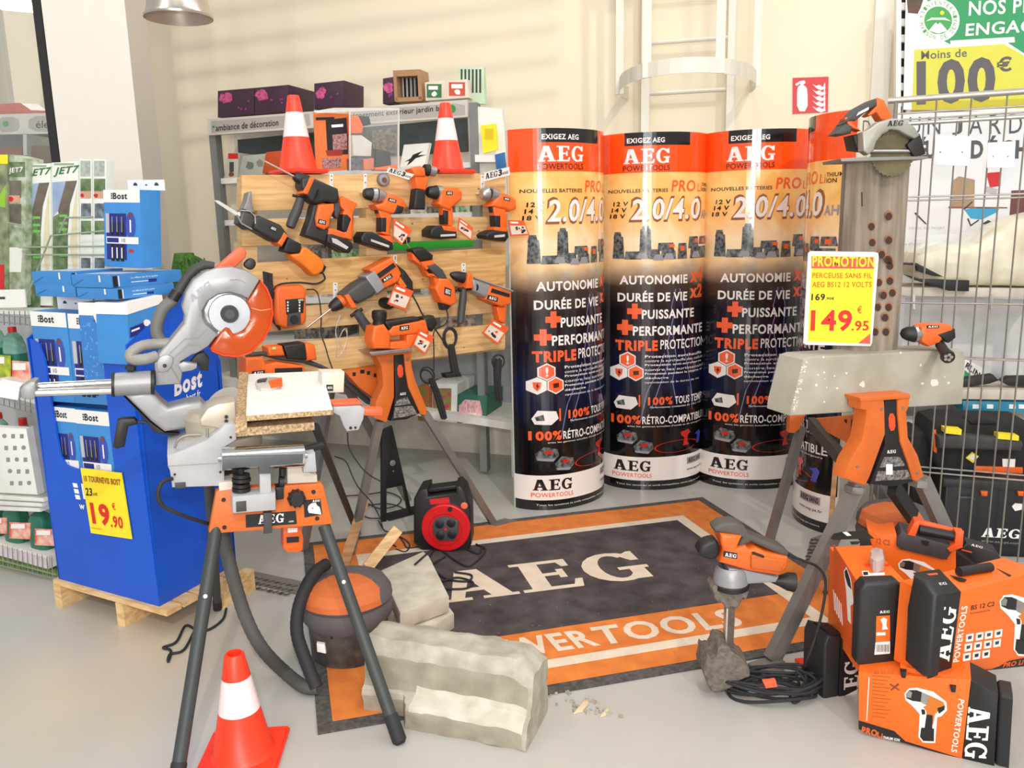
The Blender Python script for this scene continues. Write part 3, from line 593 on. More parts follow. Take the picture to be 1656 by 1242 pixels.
# boxed screwdriver sets
BW = M('set_white', (238, 236, 234), .5, var=.01); SIDEB = M('box_blue_side', (56, 122, 196), .45, c2=(120, 170, 220), scale=70, lo=.3, hi=.42)
def screw_set(label, pl, quad, dep, side=None, d=0.0, window=True):
    tl, tr, br, bl = [pl(x, y, d) for x, y in quad]; nn = pl.n
    def f(u, v, h=0): return (bl*(1-u)+br*u)*(1-v)+(tl*(1-u)+tr*u)*v+nn*h
    R4 = lambda u0, v0, u1, v1, h: [f(u0, v0, h), f(u1, v0, h), f(u1, v1, h), f(u0, v1, h)]
    q = B(BBLUE).prism([tl, tr, br, bl], nn*-dep, .002)
    q.mat(BW).poly(R4(0, .84, 1, 1, .0008)); q.mat(INK).uvtext(lambda u, v: f(u, v, .0016), 'Bost', .28, .66, .885, .96, .03)
    for k in range(3): q.poly(R4(.22, .886+k*.027, .26, .904+k*.027, .0016))
    if window:
        q.mat(NAVY).poly(R4(.08, .1, .62, .7, .0008)); q.mat(M('silver_side', (190, 190, 196), .5)).poly(R4(.06, .45, .16, .7, .0012))
        for k in range(3):
            x = .2+k*.13; q.mat(INK).poly(R4(x, .42, x+.09, .58, .0014)).poly(R4(x, .08, x+.09, .3, .0014)); q.mat(STEEL).poly(R4(x+.03, .46, x+.06, .66, .002)).mat(BW).poly(R4(x+.02, .12, x+.05, .26, .002))
        c = (.74, .55); pts = [(c[0]+.13*math.cos(2*PI*i/16), c[1]+.17*math.sin(2*PI*i/16)) for i in range(16)]
        q.mat(M('handle_blue', (58, 78, 176), .4)).poly([f(u, v, .0016) for u, v in pts]); q.mat(BROWN).poly(R4(.69, .66, .79, .71, .0022)); q.mat(BW).poly(R4(.72, .46, .76, .62, .0022))
        q.poly(R4(.08, .31, .95, .4, .0024)); q.mat(NAVY).poly(R4(.1, .325, .42, .385, .003)); q.mat(INK).uvtext(lambda u, v: f(u, v, .003), '10', .5, .6, .33, .38)
        q.mat(RED).poly(R4(.68, .2, .8, .24, .002))
    o = q.done('screwdriver_set'); tag(o, label, 'box', 'boxed screwdriver sets')
    q = B(BW); a, b_ = f(.12, 1, -dep), f(1.12, 1, -dep); hh = V(0, 0, (tl-bl).length*.135); q.prism([a, b_, b_+hh, a+hh], nn*-.003)
    q.mat(GREY)
    for u in (.32, .62, .9):
        c = a+(b_-a)*(u-.1)+hh*.45; r = .006 if u == .62 else .012
        q.poly([c+(b_-a).normalized()*math.cos(PI*i/6)*r+V(0, 0, math.sin(PI*i/6)*r)+nn*.0008 for i in range(7)])
    fp = q.done('hanging_flap', o, label='white hanging flap')
    return o
F2 = PL(FB.p-FB.n*.012, FB.n)
screw_set('boxed screwdriver set in the bin, upper row at the left wing', F2, [(48, 503), (106, 506), (121, 652), (66, 648)], .1)
screw_set('boxed screwdriver set in the bin, upper row in the middle of the opening', F2, [(109, 507), (176, 510), (186, 656), (122, 652)], .1)
screw_set('boxed screwdriver set in the bin, lower row at the left wing', F2, [(80, 657), (121, 661), (136, 800), (92, 796)], .1)
screw_set('boxed screwdriver set in the bin, lower row above the yellow price card', F2, [(121, 662), (177, 667), (188, 806), (137, 800)], .1)
RB2 = PL(F2(178, 511, -.004), RB.n)
q = B(SIDEB).pp(RB2, [(177, 511), (205, 506), (210, 600), (186, 620)], -.16, -.006); q.mat(BW).pp(RB2, [(176, 490), (205, 487), (205, 506), (177, 511)], -.16, -.005)
tag(q.done('screwdriver_set'), 'screwdriver set edge-on with dotted blue side at the corner of the bin', 'box', 'boxed screwdriver sets')
q = B(BBLUE).pp(RB, [(206, 508), (264, 488), (266, 560), (210, 590)], -.16, -.007); q.mat(BW).pp(RB, [(205, 490), (262, 477), (264, 490), (206, 509)], -.16, -.005); q.mat(NAVY).pp(RB, [(211, 530), (234, 521), (234, 536), (211, 546)], -.005, -.004); q.mat(BW).pp(RB, [(213, 534), (226, 529), (226, 532), (213, 537)], -.004, -.003).pp(RB, blob(238, 522, 6, 9, .1), -.005, -.003)
tag(q.done('screwdriver_set'), 'screwdriver set showing its blue back under the white flap behind the grey hose', 'box', 'boxed screwdriver sets')
def flat_box(label, px, xl, xr, hpx, d=0.0, logo=True):
    p0 = FB(px[0], px[1], d); k = pxs(p0)
    A = PV(p0, p0+eF); C = PV(p0, p0+eR)
    w = (A(xl, px[1]-8)-p0).dot(eF); l = (C(xr, px[1]-14)-p0).dot(eR); h = hpx*k
    q = B(BBLUE).prism([p0, p0+eF*w, p0+eF*w+eR*l, p0+eR*l], (0, 0, h), .0015)
    on = -A.n if A.n.dot(CC-p0) < 0 else A.n; sn = C.n
    g = lambda u, v, e=.001: p0+eF*(w*u)+V(0, 0, h*v)+A.n*e
    s = lambda u, v, e=.001: p0+eR*(l*u)+V(0, 0, h*v)+C.n*e
    q.mat(BW).poly([g(.3, .45), g(.26, .45), g(.26, .95), g(.3, .95)])
    q.mat(M('box_blue_dark', (44, 108, 180), .5)).poly([g(.98, .1), g(.7, .6), g(.72, .64), g(.98, .2)])
    q.mat(INK).poly([s(.02, .05), s(.08, .05), s(.08, .9), s(.02, .9)]); q.mat(BW).poly([s(.09, .1), s(.105, .1), s(.105, .9), s(.09, .9)])
    q.uvtext(lambda u, v: s(u, v), 'Le réflexe est de la qualité', .26, .64, .55, .75); q.poly([s(.26, .3), s(.5, .3), s(.5, .36), s(.26, .36)]); q.mat(NAVY).poly([s(.5, .2), s(.62, .2), s(.62, .45), s(.5, .45)])
    q.mat(M('top_pale', (176, 196, 220), .5)).poly([p0+V(0, 0, h+.001)+eF*w*a+eR*l*b for a, b in ((.05, .1), (.95, .1), (.95, .9), (.05, .9))])
    tag(q.done('flat_screwdriver_box'), label, 'box', 'flat blue boxes on top of the bin')
flat_box('flat blue box, upper layer at the right, with the long printed side', (181, 466), 117, 294, 21)
flat_box('flat blue box, upper layer at the left', (116, 462), 53, 200, 22)
flat_box('flat blue box, lower layer at the right above the white flaps', (190, 485), 125, 282, 18)
flat_box('flat blue box, lower layer at the left above the white flaps', (123, 481), 58, 190, 19)
o_ = FB(180, 466).z
UP = PL(FB.p-FB.n*.16, FB.n)
screw_set('boxed screwdriver set standing upright on top of the flat blue boxes', UP, [(167, 307), (226, 307), (229, 434), (169, 431)], .09)
# ================================================================== mitre saw on its stand
ES = V(.93, .37, 0).normalized(); EN = V(.37, -.93, 0).normalized()
G = PL(at(440, 830, 2.42), EN)
K = PL(at(375, 500, 2.60), EN)
def c1(*p): return [(180+x/3.6, 380+y/3.6) for x, y in p]
def c2(*p): return [(240+x/3.881, 640+y/3.881) for x, y in p]
def c1r(*p): return [(180+x/3.6, 380+y/3.6, r/3.6) for x, y, r in p]
def c2r(*p): return [(240+x/3.881, 640+y/3.881, r/3.881) for x, y, r in p]
t = thing('mitre_saw', 'large silver and orange sliding mitre saw with clear orange blade guard', 'mitre saw')
q = B(SILVER).pp(K, c1((868, 258), (800, 372), (745, 348), (690, 334), (620, 347), (562, 385), (530, 440), (532, 480), (548, 515), (622, 580), (565, 650), (500, 690), (470, 700), (405, 740), (420, 775), (405, 870), (255, 880), (250, 735), (275, 690), (340, 615), (420, 515), (425, 470), (408, 420), (432, 330), (475, 262), (545, 213), (620, 190), (700, 184), (785, 205)), -.075, .02, .009)
q.pp(K, c1((262, 745), (285, 705), (335, 695), (365, 720), (350, 770), (320, 800), (270, 800)), .02, .03, .003, 1)
q.mat(M('silver_dark', (150, 150, 152), .4, .4))
for pts in (((340, 690), (430, 605), (500, 600), (560, 545)), ((360, 720), (450, 640), (520, 640)), ((345, 760), (400, 860)), ((262, 800), (330, 790))):
    for a, b_ in zip(pts, pts[1:]): q.pt(K, c1r((*a, 3), (*b_, 3)), .021, 6)
q.mat(M('silver_print', (160, 160, 164), .5)).text(K, 'AEG', *c1((470, 395), (585, 300), (450, 360)), d=.0215)
q.pt(K, c1r((690, 262, 3), (740, 258, 3), (790, 280, 3)), .021, 6).mat(BLACK).disc(K, *c1((311, 762))[0], 3, .028, .034); q.done('saw_arm', t)
c0_ = c1((690, 462))[0]
B(CHROME).disc(K, *c0_, 42, -.02, -.012, 40).done('blade', t)
q = B(M('guard_silver', (188, 190, 194), .3, .7)).disc(K, *c0_, 33, -.012, .0, 36); q.done('blade_flange', t)
q = B(BLACK).disc(K, *c0_, 14, .0, .028, 28).mat(GREY).disc(K, *c0_, 8, .028, .031, 20); q.done('hub_cap', t)
AMB = M('amber_guard', (200, 78, 14), .15, alpha=.9, var=.08, scale=8)
gpts = c1((868, 262), (905, 305), (938, 380), (946, 460), (932, 540), (890, 620), (820, 688), (740, 718), (650, 712), (582, 682), (572, 660), (640, 560), (665, 537), (690, 545), (712, 580), (770, 558), (805, 500), (812, 440), (785, 388))
q = B(AMB).pp(K, gpts, -.055, .008, .008)
q.mat(M('amber_rim', (226, 66, 10), .25)).tube([K(x, y, .01) for x, y in c1((868, 268), (903, 310), (932, 382), (938, 460), (924, 536), (884, 612), (816, 678), (740, 706), (652, 700), (588, 674))], .0035, 6)
q.mat(M('amber_scratch', (250, 170, 120), .5)); q.pt(K, c1r((815, 425, 2), (870, 440, 3), (935, 430, 2)), .009, 5).pt(K, c1r((760, 590, 1.5), (830, 520, 2), (800, 480, 1.5)), .009, 5); q.done('blade_guard', t)
B(M('grip_dark', (58, 58, 58), .6)).pt(K, c1r((600, 178, 20), (545, 172, 26), (490, 195, 26), (440, 245, 25), (395, 320, 26), (365, 365, 28)), -.03, 14).mat(BLACK).pt(K, c1r((385, 330, 33), (355, 375, 33)), -.03, 14).done('handle', t)
B(M('cone_orange_plastic', (250, 100, 60), .45)).pp(K, c1((600, 195), (740, 72), (772, 76), (788, 100), (782, 130), (722, 188), (640, 200)), -.05, -.01, .008).done('trigger_housing', t)
B(BLACK).pp(K, c1((765, 175), (800, 135), (832, 138), (846, 168), (830, 200), (800, 205)), -.05, -.015, .006, 1).done('release_lever', t)
HOSE = M('hose_grey', (110, 108, 104), .6)
B(HOSE).tube(spline([K(x, y, -.04) for x, y in c1((370, 370), (305, 425), (268, 510), (265, 570), (285, 610))], 5), .018, 14).done('dust_hose', t)
B(M('elbow_grey', (142, 138, 132), .45)).tube(spline([K(x, y, d) for (x, y), d in zip(c1((350, 630), (250, 635), (170, 650), (115, 690), (125, 725), (200, 722), (265, 705)), (-.02, -.02, -.01, .0, .01, .02, .01))], 5), [.0165+.001*(i % 2) for i in range(31)], 16).done('dust_elbow', t)
def c6(*p): return [(x/4.6, 460+y/4.6) for x, y in p]
for y0, y1 in ((760, 728), (806, 786)):
    a, b_ = c6((240, y0), (880, y1)); B(CHROME).tube([K(*a, .0 if y0 < 790 else .03), K(*b_, 0 if y0 < 790 else .03)], .0115, 16).done('slide_rail', t)
q = B(SILVER).pp(K, c6((150, 790), (170, 750), (230, 722), (262, 725), (268, 760), (262, 840), (240, 860), (160, 850)), -.03, .045, .006).mat(WHITE).pp(K, c6((-10, 730), (150, 760), (135, 865), (-10, 840)), -.03, .03, .005); q.done('rail_end', t)
q = B(SILVER).pt(K, c6(*[(840, 740), (1140, 722)])[0:1] and [(183, 622, 19), (246, 618, 19)], .015, 24).mat(BLACK).pt(K, [(181, 622, 20), (186, 622, 20)], .015, 24).pt(K, [(244, 618, 20), (250, 618, 20)], .015, 24); q.done('rail_clamp', t)
B(BLACK).pt(K, [(211, 601, 4), (211, 596, 4)], .01).pt(K, [(211, 598, 9), (212, 591, 8)], .01, 10).done('clamp_knob', t)
q = B(SILVER).pp(K, c1((75, 932), (240, 918), (290, 975), (330, 1005), (430, 978), (520, 968), (552, 1000), (548, 1060), (520, 1110), (420, 1132), (310, 1148), (230, 1085)), -.06, .03, .012, 0, 3)
q.mat(BLACK).pp(K, c1((62, 930), (90, 955), (230, 1092), (310, 1150), (395, 1155), (360, 1168), (250, 1150), (150, 1025)), -.07, -.01, .004)  # black piece stands for the shade under the housing
q.mat(SILVER).pt(K, c1r((330, 1060, 80), (520, 1045, 84), (545, 1043, 70)), -.03, 24); q.done('pivot_housing', t)
B(BLACK).pp(K, c1((35, 1080), (60, 1070), (135, 1068), (150, 1085), (150, 1105), (98, 1118), (76, 1236), (30, 1248), (8, 1236)), .0, .03, .006).pt(K, c1r((140, 1088, 8), (200, 1090, 8)), .015).done('lock_lever', t)
# base, turntable and fence
KB = PL(G.p-EN*.06, EN)
q = B(LIGHT).pp(KB, c2((118, 375), (180, 358), (360, 282), (450, 215), (480, 180), (545, 178), (552, 275), (480, 320), (475, 560), (480, 565), (150, 575), (135, 470), (122, 440)), -.2, .05, .012)
q.mat(GREY).pp(KB, c2((165, 550), (232, 545), (235, 580), (168, 584)), .03, .056, .002).mat(BLACK)
for x, y in ((165, 495), (452, 480), (517, 262)): q.disc(KB, *c2((x, y))[0], 2, .049, .053, 10)
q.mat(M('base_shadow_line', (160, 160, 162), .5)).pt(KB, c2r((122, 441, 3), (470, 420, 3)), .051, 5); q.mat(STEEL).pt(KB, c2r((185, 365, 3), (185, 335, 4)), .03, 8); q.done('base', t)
q = B(M('table_alloy', (196, 186, 168), .45, .4)); c = G(*c2((450, 120))[0], -.16); q.lathe([(.02, .03), (.09, .02), (.105, 0), (.105, -.05), (.12, -.06), (.12, -.1)], c, n=36)
q.pp(KB, c1((515, 1075), (560, 1010), (620, 985), (720, 970), (728, 1090), (640, 1130), (520, 1110)), -.1, .02, .006).mat(BLACK).disc(KB, *c1((670, 1060))[0], 3, .018, .024, 10).disc(KB, *c1((670, 1085))[0], 3, .018, .024, 10); q.done('turntable', t)
B(M('disc_alloy', (186, 178, 170), .35, .6)).lathe([(0, .012), (.06, .012), (.062, 0), (.01, 0)], at(365, 652, 2.66), (-.2, -.6, .8), 30).done('insert_disc', t)
B(DULL).tube(spline([G(x, y, -.03) for x, y in c2((165, 330), (185, 280), (240, 250), (330, 245))]), .004).pt(KB, c2r((370, 205, 8), (370, 260, 10)), .06).done('cable_clip', t)
B(BLACK).pp(K, c1((500, 690), (540, 680), (572, 720), (566, 790), (520, 790), (508, 760), (470, 770), (440, 760)), -.06, -.03, .004).done('motor_bracket', t)
B(SILVER).pp(K, c1((388, 755), (420, 738), (500, 752), (498, 775), (470, 790), (410, 800)), -.01, .025, .004).done('arm_catch', t)
# --- stand
t = thing('saw_stand', 'mitre saw stand with orange end plate, chrome roller and thick dark grey legs', 'saw stand')
q = B(ORANGE2).pp(G, c2((425, 602), (455, 588), (1085, 548), (1100, 566), (1158, 800), (1145, 808), (385, 870), (378, 855)), -.03, 0, .005)
q.mat(BLACK)
for x, y in ((472, 655), (477, 828), (1037, 605), (1060, 772)): q.disc(G, *c2((x, y))[0], 3.4, 0, .004, 12)
q.pp(G, c2((610, 748), (925, 724), (932, 805), (612, 828)), 0, .002).mat(WINK).text(G, 'AEG', *c2((690, 806), (850, 793), (690, 750)), d=.003).text(G, '.com', *c2((880, 795), (912, 793), (880, 785)), d=.003)
q.mat(BLACK).pp(G, c2((975, 656), (1080, 648), (1092, 745), (980, 765)), 0, .002).mat(WINK).pp(G, [(x, y) for x, y in c2((1005, 690), (1025, 675), (1050, 672), (1060, 690), (1075, 700), (1086, 745), (1060, 742), (1030, 738), (1008, 735), (1000, 715))], .002, .003).text(G, 'AEG', *c2((1030, 668), (1075, 664), (1030, 655)), d=.003).mat(RINK).pp(G, blob(*c2((1030, 706))[0], 1.5), .003, .004)
q.done('end_plate', t)
B(M('plate_cap', (222, 212, 198), .5)).pp(G, c2((440, 545), (530, 535), (528, 590), (445, 600)), -.06, .004, .004).done('plate_cap', t)
B(M('inner_beige', (206, 196, 180), .5)).pp(G, c2((870, 430), (960, 420), (985, 470), (1060, 500), (1062, 545), (872, 555)), -.09, -.002, .004).done('roller_bearing', t)
a, b_ = G(*c2((458, 395))[0], .03), G(*c2((975, 375))[0], .03)
q = B(CHROME).tube([a, a+(b_-a)*.004, b_-(b_-a)*.004, b_], [.032, .0345, .0345, .032], 36).mat(STEEL).tube([a-(b_-a)*.04, b_+(b_-a)*.045], .008, 10); q.done('roller', t)
q = B(M('roller_plate_grey', (92, 96, 98), .45, .3)).pp(G, c2((465, 385), (972, 368), (970, 425), (880, 432), (765, 440), (765, 490), (695, 492), (690, 445), (540, 455), (465, 472)), .058, .07, .003); q.done('roller_plate', t)  # dark grey plate across the lower half of the roller
q = B(LIGHT).pp(G, c2((697, 488), (768, 485), (775, 640), (700, 645)), .03, .06, .004).pp(G, c2((525, 632), (800, 610), (802, 720), (528, 742)), .01, .07, .006).mat(GREY).pp(G, c2((550, 668), (614, 662), (616, 726), (552, 732)), .07, .074, .003); q.done('clamp_block', t)
B(GREY).pp(G, c2((722, 735), (776, 732), (778, 862), (726, 870)), .03, .045, .003).done('guide_bar', t)
def knob(cx, cy, r, d, h, name='knob'):
    q = B(BLACK); c = G(*c2((cx, cy))[0], d); rr = r/3.881*pxs(c)
    q.lathe([(rr, 0), (rr*1.02, h*.3), (rr*.96, h*.9), (rr*.8, h), (0, h)], c, G.n, 24)
    for k in range(10): a = 2*PI*k/10; e = ES*math.cos(a)*rr+V(0, 0, math.sin(a)*rr); q.tube([c+e, c+e+G.n*h*.9], rr*.16, 6)
    q.done(name, t)
knob(925, 635, 48, 0, .035)
q = B(BLACK)
for y, r in ((500, 52), (525, 58), (560, 52), (585, 56)): q.pt(G, c2r((583, y-10, r), (583, y+10, r)), .03, 16)
q.pt(G, c2r((583, 440, 20), (583, 640, 9)), .03, 10); q.done('adjuster', t)
B(BLACK).pt(G, c2r((842, 455, 22), (842, 500, 22)), -.0, 12).pt(G, c2r((820, 540, 40), (850, 540, 40)), .0, 12).pp(G, c2((800, 575), (850, 570), (850, 650), (805, 655)), -.02, .02, .003).done('adjuster', t)
B(LIGHT).pp(G, c2((970, 372), (1048, 360), (1058, 480), (972, 484)), -.02, .03, .005).done('roller_support', t)
B(LIGHT).pp(G, c2((1155, 66), (1330, 58), (1362, 85), (1352, 150), (1322, 218), (1246, 228), (1225, 195), (1200, 130), (1160, 110)), -.18, -.12, .008).mat(BLACK).disc(G, *c2((1270, 203))[0], 2.4, -.121, -.116, 10).disc(G, *c2((1300, 201))[0], 2, -.121, -.116, 10).done('side_bracket', t)
B(M('cone_orange_plastic', (250, 100, 60), .45)).pp(G, c2((1150, 45), (1330, 36), (1345, 55), (1160, 68)), -.18, -.12, .003).pp(G, c2((1345, 82), (1470, 80), (1478, 92), (1475, 132), (1350, 128)), -.17, -.13, .01).done('side_lever', t)
B(ORANGE).pp(G, c2((845, 822), (960, 818), (975, 900), (970, 970), (945, 985), (870, 985), (845, 960)), -.22, -.16, .006).mat(BLACK).pp(G, c2((868, 890), (945, 885), (945, 918), (868, 925)), -.16, -.157).mat(WINK).pp(G, c2((875, 832), (935, 830), (935, 855), (875, 860)), -.16, -.157).done('foot_pedal', t)
LEGM = M('leg_grey', (62, 66, 66), .55, .1)
def leg(a, b_, r, bolt=None):
    a, b_ = V(a), V(b_); d = (b_-a).normalized()
    q = B(LEGM).tube([a, b_-d*.06], r, 18).mat(RUBBER).tube([b_-d*.09, b_-d*.085, b_-d*.01, b_], [r, r*1.12, r*1.12, r*.7], 18)
    if bolt:
        c = a+(b_-a)*bolt; q.mat(WHITE).lathe([(.006, 0), (.006, .003), (0, .004)], c+(CC-c).normalized()*r*.98, CC-c, 10)
    q.done('leg', t)
leg(G(350, 850, -.02), fl(281, 1290), .0195, .28); leg(G(524, 850, -.02), fl(648, 1203), .0195, .27)
leg(G(336, 760, -.12), fl(352, 985), .016); leg(G(510, 690, -.35), fl(578, 862), .015)
B(DULL).beam(G(440, 800, -.03), G(440, 800, -.55), .06, .05).done('beam', t)
B(GREY).tube([G(336, 770, -.12), G(520, 720, -.38)], .014, 10).done('cross_bar', t)
B(RUBBER).tube(spline([G(x, y, d) for (x, y), d in zip(c2((150, 520), (85, 545), (60, 620), (90, 690), (200, 745), (330, 790), (400, 810)), (.0, .02, .03, .03, .02, -.02, -.08))]), .006).done('power_cord', t)
# --- boards lying on the saw table
zf = at(470, 668, 2.46).z
pf = [at(398, 671, 2.37), at(538, 661, 2.55)]; pb_ = [at(401, 605, 2.86), at(520, 600, 3.02)]
q = B(WHITE).prism([pf[0], pf[1], pb_[1], pb_[0]], (0, 0, -.003)); q.mat(CHIP).prism([p_-V(0, 0, .0031) for p_ in (pf[0], pf[1], pb_[1], pb_[0])], (0, 0, -.016))
tag(q.done('melamine_board'), 'white melamine shelf board with raw chipboard edge lying on the saw table', 'board')
q = B(CHIP).prism([K(*p_, .06) for p_ in c1((745, 797), (795, 797))]+[G(*p_, .045) for p_ in c1((787, 1100), (720, 1118))], V(-.012, .02, 0)) if False else B(CHIP)
a0, a1 = at(380, 690, 2.355), at(399, 684, 2.37); b0, b1 = at(387, 602, 2.84), at(401, 601, 2.855)
up = V(0, 0, .0)
q.geo([a0, a1, b1, b0, a0-V(0, 0, .02)+V(0, 0, .001), a1-V(0, 0, .02), b1-V(0, 0, .06), b0-V(0, 0, .06)], [[0, 1, 2, 3], [4, 5, 1, 0], [5, 6, 2, 1], [6, 7, 3, 2], [7, 4, 0, 3], [7, 6, 5, 4]])
tag(q.done('chipboard_batten'), 'narrow raw chipboard strip along the left edge of the white board', 'board')
pf2 = [at(381, 693, 2.37), at(508, 683, 2.53)]
q = B(CHIP).prism([pf2[0], pf2[1], pf2[1]+V(-.1, .3, .0), pf2[0]+V(-.1, .3, 0)], (0, 0, -.025)); tag(q.done('chipboard_board'), 'raw chipboard board lying under the white melamine board', 'board')
MB_ = P3(pf[0], pf[1], pb_[0])
q = B(M('pack_film', (206, 200, 196), .2)).pp(MB_, [(412, 612), (442, 609), (457, 611), (456, 622), (440, 628), (416, 628)], .0005, .012, .003, 1)
q.mat(ORANGE).pp(MB_, [(434, 616), (456, 610), (457, 624), (438, 627)], .012, .0135).mat(GREY).pp(MB_, [(416, 614), (432, 611), (430, 617), (416, 619)], .012, .0135)
tag(q.done('fixings_packet'), 'small clear packet of grey and orange fixings lying on the white board', 'packet')
q = B(M('ivory_plastic', (226, 220, 200), .5)).pp(G, c1((1225, 800), (1360, 800), (1355, 918), (1228, 922)), -.4, -.32, .006); q.mat(BLACK).pp(G, c1((1252, 872), (1292, 872), (1292, 908), (1252, 908)), -.32, -.318); q.mat(WINK).text(G, 'AEG', *c1((1258, 896), (1287, 896), (1258, 882)), d=-.317)
tag(q.done('accessory_box'), 'ivory box with small black badge between the white board and the trestle', 'box')

# ================================================================== cones, vacuum
def cone(label, c, h, rz, hs=.125, rb=.083, rt=.027):
    t = thing('traffic_cone', label, 'traffic cone', 'red and white traffic cones'); c = V(c); z0 = .018
    f = lambda u: rb+(rt-rb)*u
    q = B(REDC).lathe([(rb*1.12, z0), (rb, z0+.01), (f(.44), z0+(h-z0)*.44)], c, n=40).mat(WCONE).lathe([(f(.44)+.0006, z0+(h-z0)*.44), (f(.77)+.0006, z0+(h-z0)*.77)], c, n=40)
    q.mat(REDC).lathe([(f(.77), z0+(h-z0)*.77), (f(.985), z0+(h-z0)*.985), (rt*.9, h), (rt*.72, h), (rt*.7, h-.01), (rt*.9, h-.1)], c, n=40); q.done('cone_body', t)
    B(REDC).box(c+V(0, 0, .009), (hs*2, hs*2, .018), rz, .006).done('base_plate', t)
    return t
c = fl(394, 1222); k_ = fl(470, 1180); d = (k_-c); hs = d.length/math.sqrt(2)
cone('red and white traffic cone standing on the floor at the bottom of the photo', c, at(388, 1056, c.y).z, math.atan2(d.y, d.x)-PI/4, hs)
vc = fl(563, 1062); vc.y = 2.77; vc.x = at(563, 1000, 2.77).x
VW = vc.copy(); vac = t = thing('workshop_vacuum', 'squat dark drum vacuum with grey and orange fabric-look lid', 'vacuum cleaner')
DRUM = M('drum_black', (52, 50, 50), .6, c2=(84, 80, 76), scale=20); LID = M('lid_grey', (98, 92, 94), .85, var=.06); LIDO = M('lid_orange', (214, 112, 58), .75, var=.06)
vc = V(0, 0, 0)
zt = at(563, 935, 2.77).z; zl = at(563, 1028, 2.62).z
q = B(DRUM).lathe([(0, 0), (.125, 0), (.135, .02), (.142, zl)], vc, n=40); q.mat(WINK)
q.done('drum', t)
hh = max(.16, zt-zl); H_ = lambda u: zl+hh*u
prof = [(.142, zl-.01), (.158, H_(.08)), (.163, H_(.3)), (.156, H_(.42)), (.163, H_(.5)), (.160, H_(.64)), (.142, H_(.82)), (.10, H_(.93)), (.05, H_(.99)), (0, H_(1))]
B(LID).lathe(prof, vc, n=48).done('lid', t)
q = B(LIDO)
pr = [(.1635, H_(.52)), (.162, H_(.65)), (.144, H_(.835)), (.102, H_(.945)), (.052, H_(1.005)), (.01, H_(1.015))]
for i in range(18):
    for j in range(len(pr)-1):
        wd = [52, 50, 58, 66, 80, 90]
        def P_(ii, jj): a = math.radians(-90+6+(ii/18*2-1)*wd[jj]); return vc+V(pr[jj][0]*1.01*math.cos(a), pr[jj][0]*1.01*math.sin(a), pr[jj][1])
        q.geo([P_(i, j), P_(i+1, j), P_(i+1, j+1), P_(i, j+1)], [[0, 1, 2, 3]])
q.done('orange_cover', t)
p = PY(2.635); q = B(WINK).pp(p, [(512, 1040), (525, 1042), (527, 1057), (513, 1054)], -.01, .003)
for v_ in q.bm.verts: v_.co -= VW
q.done('sticker', t)
q = B(BLACK).pp(p, [(534, 1020), (538, 1020), (538, 1034), (534, 1034)], -.01, .006)
for v_ in q.bm.verts: v_.co -= VW
q.done('latch', t)
vac.location = VW; vac['keep'] = 1; vac_parts = kids(vac)
def hose(name, pts, r, m, parent, n=10):
    s_ = spline([V(p_)-VW for p_ in pts], n); return B(m).tube(s_, [r*(1+.05*(i % 2)) for i in range(len(s_))], 14).done(name, parent)
hose('suction_hose', [at(528, 912, 2.80), at(506, 930, 2.72), at(485, 975, 2.64), at(480, 1020, 2.58), at(492, 1062, 2.53), fl(512, 1112, .035)], .0215, RUBBER, t)
hose('suction_hose', [fl(516, 1112, .03), fl(492, 1110, .025), fl(462, 1088, .024), at(425, 1050, 2.52), at(398, 1000, 2.54), at(376, 930, 2.56), at(362, 868, 2.58), at(356, 800, 2.60)], .0215, M('hose_dusty', (84, 84, 82), .7), t)
# ================================================================== wooden pallet standing on trestles, power tools on it
PX = PV(at(392, 450, 3.42), at(822, 420, 4.16))
def k3(*p): return [(340+q[0]/6.21, 250+q[1]/6.21)+tuple(r/6.21 for r in q[2:]) for q in p]
def k4(*p): return [(580+q[0]/5.914, 250+q[1]/5.914)+tuple(r/5.914 for r in q[2:]) for q in p]
def k8(*p): return [(400+q[0]/3.6, 400+q[1]/3.6)+tuple(r/3.6 for r in q[2:]) for q in p]
def k9(*p): return [(540+q[0]/3.653, 560+q[1]/3.653)+tuple(r/3.653 for r in q[2:]) for q in p]
t = thing('wooden_pallet', 'weathered pine pallet standing upright as a tool display on trestles', 'pallet')
KNOT = M('knot', (128, 84, 48), .7)
def wood(i): return M('pallet_pine_%s' % 'abcdefg'[i], ((226, 184, 128), (214, 176, 122), (222, 180, 120), (216, 182, 132), (226, 190, 136))[i % 5], .65, c2=((196, 150, 94), (186, 146, 92), (190, 144, 84), (196, 156, 104), (200, 160, 104))[i % 5], scale=3+i*.4, stretch=(1.2, 1.2, 16))
random.seed(11)
for i, (a0, a1, b0, b1) in enumerate(((283, 341, 280, 331), (354, 398, 350, 386), (426, 484, 399, 458), (503, 540, 467, 503), (560, 618, 522, 561))):
    x0 = 391+i*.7; x1 = 818+random.uniform(-3, 3); g = lambda y0, y1, x: y0+(y1-y0)*(x-400)/428
    q = B(wood(i)).pp(PX, [(x0, g(a0, b0, x0)), (x1, g(a0, b0, x1)), (x1, g(a1, b1, x1)), (x0, g(a1, b1, x0))], -.022, 0, .0015)
    q.mat(KNOT)
    for k in range(5):
        x = random.uniform(410, 810); u = random.uniform(.2, .8); q.pp(PX, blob(x, g(a0, b0, x)*(1-u)+g(a1, b1, x)*u, random.uniform(.8, 1.8), 7), 0, .0004)
    q.done('board', t)
for i, (xa, xb) in enumerate(((392, 416), (592, 626), (794, 817))):
    B(wood(3+i % 2)).pp(PX, [(xa, 285), (xb, 285), (xb, 560+(828-xb)*.13), (xa, 560+(828-xa)*.13)], -.10, -.0225).done('stringer', t)
